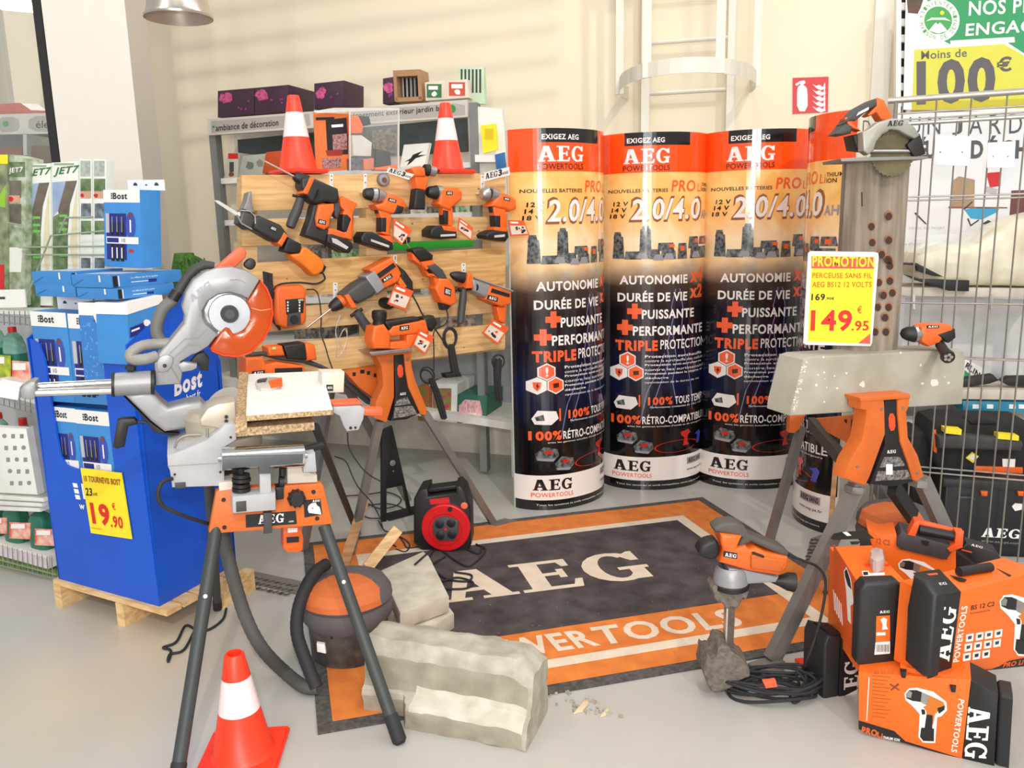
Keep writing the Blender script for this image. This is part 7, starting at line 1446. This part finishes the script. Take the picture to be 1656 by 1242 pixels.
B(WINK).pp(TBG, kr((1520, 436), (1602, 438), (1598, 490), (1522, 484)), .0, .004).done('sticker', t)
TBX = PL(at(1600, 850, 3.50), (-.18, -1, 0))
t = thing('tool_box', 'large black plastic tool box with white lettering behind the fence', 'tool box')
a, b_ = TBX(*kr((1152, 700))[0]), TBX(1720, 700); zt_ = TBX(*kr((1400, 572))[0]).z
q = B(BLACK).prism([V(a.x, a.y, .0), V(b_.x, b_.y, .0), V(b_.x, b_.y, zt_), V(a.x, a.y, zt_)], -TBX.n*.26, .015, 3); q.done('box_body', t)
B(M('lid_black', (44, 43, 44), .5)).pp(TBX, kr((1148, 562), (1750, 588), (1750, 640), (1150, 612)), -.02, .012, .005).done('lid', t)
q = B(WINK).text(TBX, 'AEG', *kr((1386, 925), (1628, 938), (1402, 868)), d=.002); q.mat(M('ink_grey', (150, 148, 150), .6)).text(TBX, 'www.aeg-pt.com', *kr((1386, 962), (1628, 980), (1388, 944)), d=.002); q.done('lettering', t)
for p_ in (1408, 1640): B(ORANGE).pp(TBX, kr((p_-24, 640), (p_+22, 642), (p_+18, 672), (p_-18, 670)), .0, .016, .003).done('latch', t)
B(GREY).pt(TBX, kr((1245, 690, 8), (1255, 676, 8), (1330, 680, 8), (1340, 694, 8)), .012, 8).done('carry_handle', t)
B(WINK).pp(TBX, kr((1580, 735), (1600, 715), (1650, 720), (1652, 752), (1600, 764)), .0, .003).done('sticker', t)
q = B(FAB).pp(PL(at(1500, 760, 3.72), (0, -1, 0)), kr((940, 300), (1060, 265), (1090, 420), (1130, 560), (1150, 900), (960, 900)), -.2, 0, .02); tag(q.done('black_bag'), 'plain black bag squeezed left of the tool bag behind the trestle', 'bag')
# ------------------------------------------------------------------ sander on its steel stand
KSN = PY(2.46)
t = thing('orbital_sander', 'orange, silver and black orbital sander resting on a mortar-splashed steel stake', 'sander')
def sp_(nm, m, pts, d0, d1, bev=.006, ch=0): B(m).pp(KSN, ks(*pts), d0, d1, bev, ch, 3).done(nm, t)
sp_('top_grip', M('grip_olive', (84, 80, 74), .6), ((245, 132), (290, 102), (370, 95), (430, 120), (452, 162), (530, 200), (660, 250), (702, 280), (690, 306), (640, 292), (470, 214), (415, 248), (382, 250), (416, 188), (330, 168), (250, 155)), -.035, .025, .012)
sp_('body', ORANGE, ((285, 168), (416, 182), (385, 252), (440, 240), (462, 262), (500, 250), (560, 280), (696, 310), (690, 372), (640, 422), (450, 392), (280, 342), (300, 262), (288, 220)), -.045, .04, .012)
sp_('dust_box', M('dust_box_orange', (206, 100, 34), .4), ((470, 300), (490, 288), (560, 308), (682, 332), (650, 400), (470, 376)), .03, .05, .005)
B(BLACK).pp(KSN, ks((478, 285), (492, 281), (552, 303), (545, 311)), .03, .053).done('vent_slot', t)
q = B(SILVER); c = KSN(*ks((345, 420))[0], 0); rr = 105/3.762*pxs(c)
q.lathe([(rr*.72, .035), (rr*.9, .022), (rr*.97, 0), (rr, -.02)], c, n=36); q.pp(KSN, ks((330, 372), (420, 380), (642, 428), (622, 462), (480, 470), (400, 480), (330, 470)), -.03, .03, .008); q.done('skirt', t)
B(BLACK).lathe([(rr*1.0, -.018), (rr*1.06, -.022), (rr*1.06, -.034), (rr*.9, -.04), (0, -.04)], c, n=36).done('sanding_pad', t)
B(BLACK).pt(KSN, ks((590, 445, 14), (640, 448, 34), (690, 452, 56), (730, 458, 58)), .0, 18).done('dust_port', t)
sp_('front_knob', BLACK, ((150, 262), (170, 232), (212, 210), (270, 202), (288, 290), (242, 332), (170, 312), (148, 285)), -.02, .03, .012, 1)
q = B(BLACK).pp(KSN, ks((302, 268), (386, 282), (384, 318), (300, 302)), .04, .042).mat(WINK).text(KSN, 'AEG', *ks((310, 299), (378, 310), (312, 278)), d=.0425); q.done('badge', t)
t = thing('steel_stake', 'rusty steel angle stake set in a lump of splashed mortar near the rug corner', 'stake')
q = B(M('rust_steel', (124, 106, 94), .7, .4, c2=(90, 76, 68), scale=40)).pp(KSN, ks((322, 600), (374, 600), (348, 1130), (298, 1140)), -.012, 0, .001).mat(STEEL).pp(KSN, ks((322, 600), (332, 600), (312, 1138), (298, 1140)), -.03, .002, .001); q.done('stake', t)
MORT = M('mortar', (122, 112, 102), .95, c2=(96, 88, 82), scale=60, bump=.6)
def lump(nm, pts, d0, d1, seed, amp=.006):
    q = B(MORT).pp(KSN, ks(*pts), d0, d1, .02, 1, 4); bmesh.ops.subdivide_edges(q.bm, edges=q.bm.edges[:], cuts=1); o = q.done(nm, t); rough(o, amp, seed, 45)
lump('mortar_crust', ((225, 470), (300, 500), (400, 510), (455, 505), (440, 572), (420, 545), (392, 622), (350, 615), (322, 630), (300, 585), (250, 575)), -.04, .03, 1)
lump('mortar_base', ((195, 900), (240, 930), (285, 838), (330, 850), (380, 900), (440, 940), (482, 1010), (420, 1055), (360, 1090), (250, 1145), (180, 1050)), -.07, .04, 2, .009)
cord('black sander cord running from its handle down to the coil', [KSN(*ks(p_)[0], d) for p_, d in (((698, 292), 0), ((800, 332), -.02), ((870, 362), -.05), ((918, 430), -.05), ((915, 560), -.03), ((870, 760), .0), ((800, 950), .0))]+[fl(*ks((770, 1000))[0], .02)], .0045)
t = thing('cable_coil', 'coiled black cable with orange tie lying beside the stake at the rug corner', 'cable')
cc = fl(*ks((575, 1085))[0], .03); q = B(RUBBER); random.seed(2)
for k in range(9):
    rx, ry, a = random.uniform(.12, .17), random.uniform(.04, .075), random.uniform(-.25, .1); o_ = V(random.uniform(-.02, .03), random.uniform(-.02, .02), random.uniform(-.015, .03))
    q.tube([cc+o_+V(rx*math.cos(i*PI/12)*math.cos(a)-ry*math.sin(i*PI/12)*math.sin(a), rx*math.cos(i*PI/12)*math.sin(a)+ry*math.sin(i*PI/12)*math.cos(a), .012*math.sin(i*PI/6+k)) for i in range(24)], .005, 8, closed=True)
q.tube(spline([cc+V(.1, 0, .0), fl(*ks((745, 1000))[0], .08), fl(*ks((800, 1060))[0], .05), fl(*ks((830, 1100))[0], .02), fl(*ks((740, 1190))[0], .01), fl(*ks((700, 1140))[0], .01)]), .0045, 8); q.done('cable_loops', t)
B(M('cone_orange_plastic', (250, 100, 60), .45)).pp(PY(cc.y-.09), ks((545, 1070), (622, 1060), (632, 1096), (560, 1106)), -.02, .0, .003).done('cable_tie', t)
tag(B(REDC).prism([fl(x, y, .012) for x, y in ks((735, 920), (850, 905), (860, 985), (830, 1010))], (0, 0, -.011), .002).done('plastic_wedge'), 'flat bright red plastic corner on the floor beside the lower black case', 'plastic plate')
q = B(M('chequer_plate', (150, 146, 140), .4, .5)).prism([fl(x, y, .006) for x, y in ks((830, 190), (905, 165), (885, 320), (790, 385))], (0, 0, -.005)); q.mat(M('chequer_dark', (84, 80, 78), .5, .4))
for i in range(8):
    for j in range(3):
        x, y = ks((842+j*24-i*5, 200+i*20))[0]; p_ = fl(x, y, .0063); q.poly([p_+V(.014*a, .02*b_, 0) for a, b_ in (((-1, 0), (0, -1), (1, 0), (0, 1)) if (i+j) % 2 else ((-.5, -.8), (.8, 0), (.5, .8), (-.8, 0)))])
tag(q.done('chequer_plate'), 'short strip of metal chequer plate on the floor below the turned column', 'metal strip')
# ------------------------------------------------------------------ cartons
CO = M('carton_orange', (240, 108, 26), .45, var=.015); CB = M('carton_black', (26, 24, 24), .45); CASE = M('case_black', (36, 35, 36), .5)
def planes(px, Y, ang):
    c = at(*px, Y); a = math.radians(ang); ea = V(math.cos(a), math.sin(a), 0); eb = V(-math.sin(a), math.cos(a), 0)
    return c, ea, eb, PL(c, -eb), PL(c, -ea if (CC-c).dot(-ea) > 0 else ea)
def rot_text(q, pl, s_, p0, p1, p2, d, **k): q.text(pl, s_, p0, p1, p2, d, **k)
def drill_print(q, pl, f, d, ox=0, oy=0, sx=1.0, sy=1.0, m0=None):
    g = lambda *pts: f(*[(ox+x*sx, oy+y*sy) for x, y in pts])
    q.mat(WINK).pp(pl, g((0, 30), (20, 5), (60, 0), (140, 20), (205, 70), (208, 110), (180, 140), (160, 145), (150, 270), (90, 268), (68, 240), (75, 130), (40, 90), (5, 60)), d, d+.0004)
    q.mat(BLACK).pp(pl, g((8, 30), (25, 12), (60, 12), (85, 22), (80, 70), (40, 65), (10, 52)), d, d+.0008); q.mat(SV).pp(pl, g((10, 30), (25, 16), (38, 24), (32, 50), (12, 48)), d, d+.0011).pp(pl, g((85, 22), (122, 38), (110, 88), (80, 72)), d, d+.0008)
    q.mat(M('print_orange', (214, 120, 40), .5)).pp(pl, g((122, 38), (190, 70), (200, 95), (170, 110), (150, 130), (140, 180), (120, 180), (105, 110), (90, 95), (108, 86)), d, d+.0008)
    q.mat(BLACK).pp(pl, g((82, 105), (100, 108), (102, 130), (86, 132)), d, d+.001).pp(pl, g((108, 130), (138, 135), (136, 205), (98, 200)), d, d+.001).pp(pl, g((82, 195), (145, 200), (144, 262), (92, 260), (76, 240)), d, d+.001).pp(pl, g((160, 100), (196, 88), (196, 108), (168, 128)), d, d+.001)
# lower front carton
c, ea, eb, D1, D2 = planes((1608, 1240), 2.06, -27)
t = thing('tool_carton', 'orange drill carton lowest in the pile, its large white letters reading downwards', 'box', 'orange power tool cartons')
fr_q = kx((300, 772), (495, 742), (845, 802), (975, 880), (958, 1236), (795, 1202), (500, 1112), (298, 1042))
q = B(CO).pp(D1, kx((296, 775), (845, 812), (800, 1200), (297, 1046)), -.105, 0, .002); q.mat(CB).pp(D1, kx((845, 812), (978, 880), (958, 1238), (800, 1200)), -.105, 0, .002)
q.pp(D1, kx((297, 1010), (470, 1062), (525, 1112), (800, 1196), (800, 1203), (297, 1052)), 0, .0008)
rot_text(q.mat(WINK), D1, 'AEG', *kx((832, 944), (812, 1190), (940, 950)), d=.0012); rot_text(q, D1, 'POWERTOOLS', *kx((785, 905), (748, 1160), (812, 912)), d=.0012, bold=.02)
q.mat(OINK).text(D1, 'PRO', *kx((312, 1068), (384, 1088), (316, 1040)), d=.0012, bold=.04).text(D1, 'Li', *kx((388, 1090), (412, 1098), (390, 1066)), d=.0012, bold=.03).mat(WINK).text(D1, 'THIUM ION', *kx((416, 1098), (496, 1112), (418, 1086)), d=.0012, bold=.03)
q.mat(M('carton_print_dark', (176, 84, 24), .5)); q.text(D1, 'BS 12 C2', *kx((372, 785), (468, 780), (372, 768)), d=.001)
for k in range(12): q.pp(D1, kx((362, 790+k*18), (362+90-(k % 3)*12, 798+k*18), (362+90-(k % 3)*12, 801+k*18), (362, 793+k*18)), 0, .0008)
q.mat(WINK).pp(D1, kx((346, 800), (350, 800), (338, 1012), (334, 1012)), 0, .0008); drill_print(q, D1, kx, .0008, 520, 850, 1.0, 1.0)
q.mat(BROWN).pt(D1, kx((450, 832, 4), (495, 862, 3)), .001, 5).pt(D1, kx((492, 832, 4), (455, 862, 3)), .001, 5); q.done('printed_sleeve', t)
cb_, ct_ = D1(*kx((958, 1238))[0], -.004), D1(*kx((978, 880))[0], -.004)
eb2 = -D1.n; dp = .098; hv = ct_-cb_
B(CASE).prism([cb_+eb2*(dp*u)+hv*v for u, v in ((.0, .04), (.0, .96), (.16, 1.0), (.84, 1.0), (1, .94), (1, .06), (.84, 0), (.16, 0))], ea*.035, .012, 3).done('case_end', t)
q = B(ORANGE).pp(D1, kx((498, 744), (775, 800), (770, 840), (745, 842), (735, 822), (540, 780), (520, 790), (500, 775)), -.06, -.01, .004); q.done('top_recess', t)
for p_ in ((512, 790), (755, 860)): B(BLACK).pp(D1, kx((p_[0]-14, p_[1]-18), (p_[0]+18, p_[1]-14), (p_[0]+14, p_[1]+16), (p_[0]-6, p_[1]+14)), -.02, .01, .003).done('latch', t)
# black case at the left foot of the pile
c, ea, eb, A1, A2 = planes(kx((208, 1010))[0], 2.42, 14)
t = thing('tool_case', 'black plastic tool case on the floor at the left foot of the carton pile', 'case')
q = B(CB).pp(A1, kx((214, 615), (330, 625), (320, 990), (196, 1014)), -.11, 0, .003); rot_text(q.mat(WINK), A1, 'AEG', *kx((285, 925), (292, 722), (214, 930)), d=.001) if False else rot_text(q.mat(WINK), A1, 'AEG', *kx((292, 922), (300, 712), (222, 935)), d=.001); q.done('sleeve', t)
B(CASE).pp(A1, kx((132, 640), (150, 596), (214, 612), (212, 640), (196, 1012), (182, 1016), (122, 980)), -.115, -.004, .012, 0, 3).done('case_end', t)
B(BLACK).pp(A1, kx((150, 582), (222, 590), (214, 612), (152, 600)), -.1, -.02, .004).done('case_handle', t)
# upright carton with end towards the camera
c, ea, eb, B1, B2 = planes(kx((288, 755))[0], 2.28, -4)
t = thing('tool_carton', 'orange carton turned end-on, with black case end and barcode label facing forward', 'box', 'orange power tool cartons')
B(CASE).pp(B1, kx((300, 372), (330, 338), (485, 334), (522, 362), (502, 722), (478, 756), (318, 762), (286, 732)), -.03, .015, .012, 0, 3).done('case_end', t)
q = B(CO).pp(B1, kx((298, 340), (524, 332), (506, 748), (286, 762)), -.29, -.012, .002)
B2 = PL(B1(*kx((298, 345))[0], -.012), -ea)
fl_x = lambda *pts: [(x, y) for x, y in kx(*pts)]
q.mat(M('carton_side_orange', (224, 92, 30), .45, var=.02)).pp(B2, kx((297, 345), (175, 152), (170, 480), (286, 735)), 0, .0008)
q.mat(WINK); rot_text(q, B2, 'POWERTOOLS', *kx((176, 430), (182, 220), (192, 452)), d=.0012) if False else None
for k in range(5): q.pp(B2, kx((172+k*9, 372+k*16), (176+k*9, 380+k*16), (182+k*9, 476+k*18), (178+k*9, 468+k*18)), .0008, .0014)
q.pp(B2, kx((224, 282), (236, 262), (258, 320), (272, 440), (256, 452), (258, 540), (244, 520), (236, 380)), .0008, .0014).mat(BLACK).pp(B2, kx((228, 284), (238, 272), (254, 322), (262, 372), (244, 352), (232, 310)), .0014, .002)
B3 = P3(B1(*kx((298, 340))[0], -.0115), B1(*kx((524, 332))[0], -.0115), B1(*kx((298, 340))[0], -.0115)+eb)
q.mat(BLACK).pp(B3, kx((255, 138), (310, 136), (292, 150), (262, 152)), 0, .001).mat(CB).pp(B3, kx((160, 122), (182, 92), (330, 84), (372, 122), (176, 128)), 0, .001).mat(WINK).pp(B3, kx((218, 92), (240, 90), (262, 108), (240, 110)), .001, .0016)
q.mat(REDC).pp(B3, kx((322, 246), (450, 246), (448, 256), (330, 258)), 0, .001).mat(WINK).pp(B3, kx((312, 282), (345, 280), (350, 292), (424, 288), (424, 300), (345, 304), (320, 306)), 0, .001).mat(BLACK).pp(B3, kx((318, 286), (342, 284), (344, 300), (322, 302)), .001, .0015); q.done('printed_sleeve', t)
q = B(CO).pp(B1, kx((384, 502), (450, 498), (450, 622), (380, 628)), .015, .016).mat(WINK).pp(B1, kx((380, 630), (450, 624), (450, 684), (374, 690)), .015, .0162).pp(B1, kx((404, 520), (418, 508), (436, 516), (432, 545), (440, 565), (412, 568), (414, 540)), .016, .0165).pp(B1, kx((384, 582), (428, 580), (428, 594), (384, 596)), .016, .0165); q.text(B1, 'AEG', *kx((400, 488), (448, 485), (400, 476)), d=.0162); q.mat(INK)
for k in range(12): q.pp(B1, kx((382+k*5.4, 640), (382+k*5.4+2+(k % 3)*.6, 640), (382+k*5.4+2+(k % 3)*.6, 676), (382+k*5.4, 676)), .0162, .0166)
q.done('end_label', t)
q = B(M('wrap_film', (206, 190, 184), .2, alpha=.8)).pp(B3, kx((352, 172), (372, 158), (410, 166), (426, 190), (418, 226), (372, 232), (350, 205)), .001, .04, .01, 1); o = q.done('screw_packet'); rough(o, .005, 3, 60); tag(o, 'crumpled clear packet of screws lying on top of the end-on carton', 'packet')
# right carton
c, ea, eb, C1, C2 = planes(kx((632, 803))[0], 2.13, 24)
t = thing('tool_carton', 'orange carton at the right edge, large white letters reading upwards beside icons', 'box', 'orange power tool cartons')
q = B(CO).pp(C1, kx((668, 405), (795, 382), (1180, 282), (1180, 738), (850, 774), (632, 806)), -.115, 0, .002); q.mat(CB).pp(C1, kx((668, 407), (796, 384), (746, 784), (632, 806)), 0, .0008)
q.pp(C1, kx((746, 779), (945, 760), (985, 746), (1030, 720), (1180, 690), (1180, 738), (850, 774), (746, 788)), 0, .0008); q.mat(OINK).text(C1, 'PRO Li', *kx((1000, 752), (1095, 736), (1008, 730)), d=.0012, bold=.03)
rot_text(q.mat(WINK), C1, 'AEG', *kx((738, 722), (775, 462), (658, 712)), d=.0012); rot_text(q, C1, 'POWERTOOLS', *kx((786, 722), (828, 452), (758, 726)), d=.0012, bold=.02)
q.mat(INK).text(C1, 'BS 12 C2', *kx((845, 472), (958, 452), (848, 450)), d=.0012, bold=.01); q.mat(M('carton_print_dark', (176, 84, 24), .5)).pp(C1, kx((842, 486), (940, 470), (940, 476), (842, 492)), 0, .0008)
for j, row in enumerate(((822, 870, 915, 962), (815, 862, 910, 955), (808, 855, 902))):
    for i, x in enumerate(row):
        y = 592+j*47-i*7; q.mat(WINK).pp(C1, kx((x, y), (x+36, y-6), (x+33, y+30), (x-2, y+36)), 0, .0008).mat(GREY if j < 2 or i == 0 else BLACK).pp(C1, kx((x+8, y+8), (x+28, y+4), (x+25, y+20), (x+8, y+24)), .0008, .0012)
drill_print(q, C1, kx, .0008, 984, 395, 1.0, 1.12)
C3 = P3(C1(*kx((668, 405))[0]), C1(*kx((1100, 303))[0]), C1(*kx((668, 405))[0])+eb)
q.mat(CB).pp(C3, kx((668, 405), (796, 382), (690, 272), (562, 290)), 0, .0012).mat(WINK).text(C3, 'AEG', *kx((668, 352), (730, 348), (660, 340)), d=.0018).mat(OINK).pp(C3, kx((600, 298), (680, 290), (684, 298), (604, 306)), .0012, .0018)
q.mat(BLACK).pp(C3, kx((970, 268), (1042, 302), (1032, 308)), 0, .0012).pp(C3, kx((740, 300), (825, 322), (815, 332), (790, 330)), 0, .0012); q.done('printed_sleeve', t)
c2_ = PL(C1(*kx((650, 600))[0]), -ea)
B(CASE).pp(c2_, kx((668, 405), (620, 330), (555, 300), (524, 460), (512, 720), (602, 800), (632, 806)), -.02, .022, .016, 0, 3).done('case_end', t)
B(CASE).tube([C3(*kx((785, 285))[0], .012), C3(*kx((940, 262))[0], .012)], .014, 14).done('carry_handle', t)
# rear carton with open handle
c, ea, eb, E1, E2 = planes(kx((560, 420))[0], 2.70, -20)
t = thing('tool_carton', 'orange carton with raised carrying handle behind the others in the pile', 'box', 'orange power tool cartons')
q = B(CO).pp(E1, kx((340, 80), (405, 108), (480, 98), (500, 175), (728, 228), (735, 175), (772, 188), (772, 420), (560, 420), (400, 300)), -.115, 0, .002)
q.mat(CB).pp(E1, kx((772, 188), (880, 262), (878, 430), (772, 420)), -.115, -.0, .002); q.mat(M('carton_print_dark', (176, 84, 24), .5)).text(E1, '12 C2', *kx((384, 148), (448, 158), (386, 122)), d=.001, bold=.02)
drill_print(q, E1, kx, .0008, 490, 222, .9, .8); q.done('printed_sleeve', t)
B(GREY).pp(E1, kx((485, 120), (505, 90), (770, 165), (735, 215), (718, 228), (500, 176), (482, 160)), -.09, .012, .004).mat(BLACK).pp(E1, kx((605, 132), (640, 138), (636, 160), (608, 154)), .012, .015).done('case_front', t)
q = B(M('handle_orange', (250, 98, 40), .4)).pp(E1, kx((535, 108), (570, 40), (600, 40), (575, 115)), -.03, .02, .005).pp(E1, kx((770, 92), (810, 98), (805, 170), (742, 192), (728, 175), (765, 150)), -.03, .02, .005).pp(E1, kx((570, 40), (600, 38), (812, 94), (806, 116), (770, 108), (578, 62)), -.045, -.025, .004); q.done('handle_bracket', t)
B(BLACK).tube([E1(*kx((592, 80))[0], -.005), E1(*kx((760, 112))[0], -.005)], .0165, 16).done('carry_handle', t)
E2 = PL(E1(*kx((880, 265))[0]), ea)
q = B(CASE).pp(E1, kx((772, 190), (822, 140), (962, 180), (990, 222), (985, 300), (880, 275)), -.11, -.06, .01, 0, 3); q.mat(OINK).pp(E1, kx((800, 175), (850, 188), (848, 194), (798, 181)), -.06, -.059).mat(WINK).text(E1, 'AEG', *kx((845, 158), (900, 172), (848, 148)), d=-.058); q.done('case_end', t)
settle()
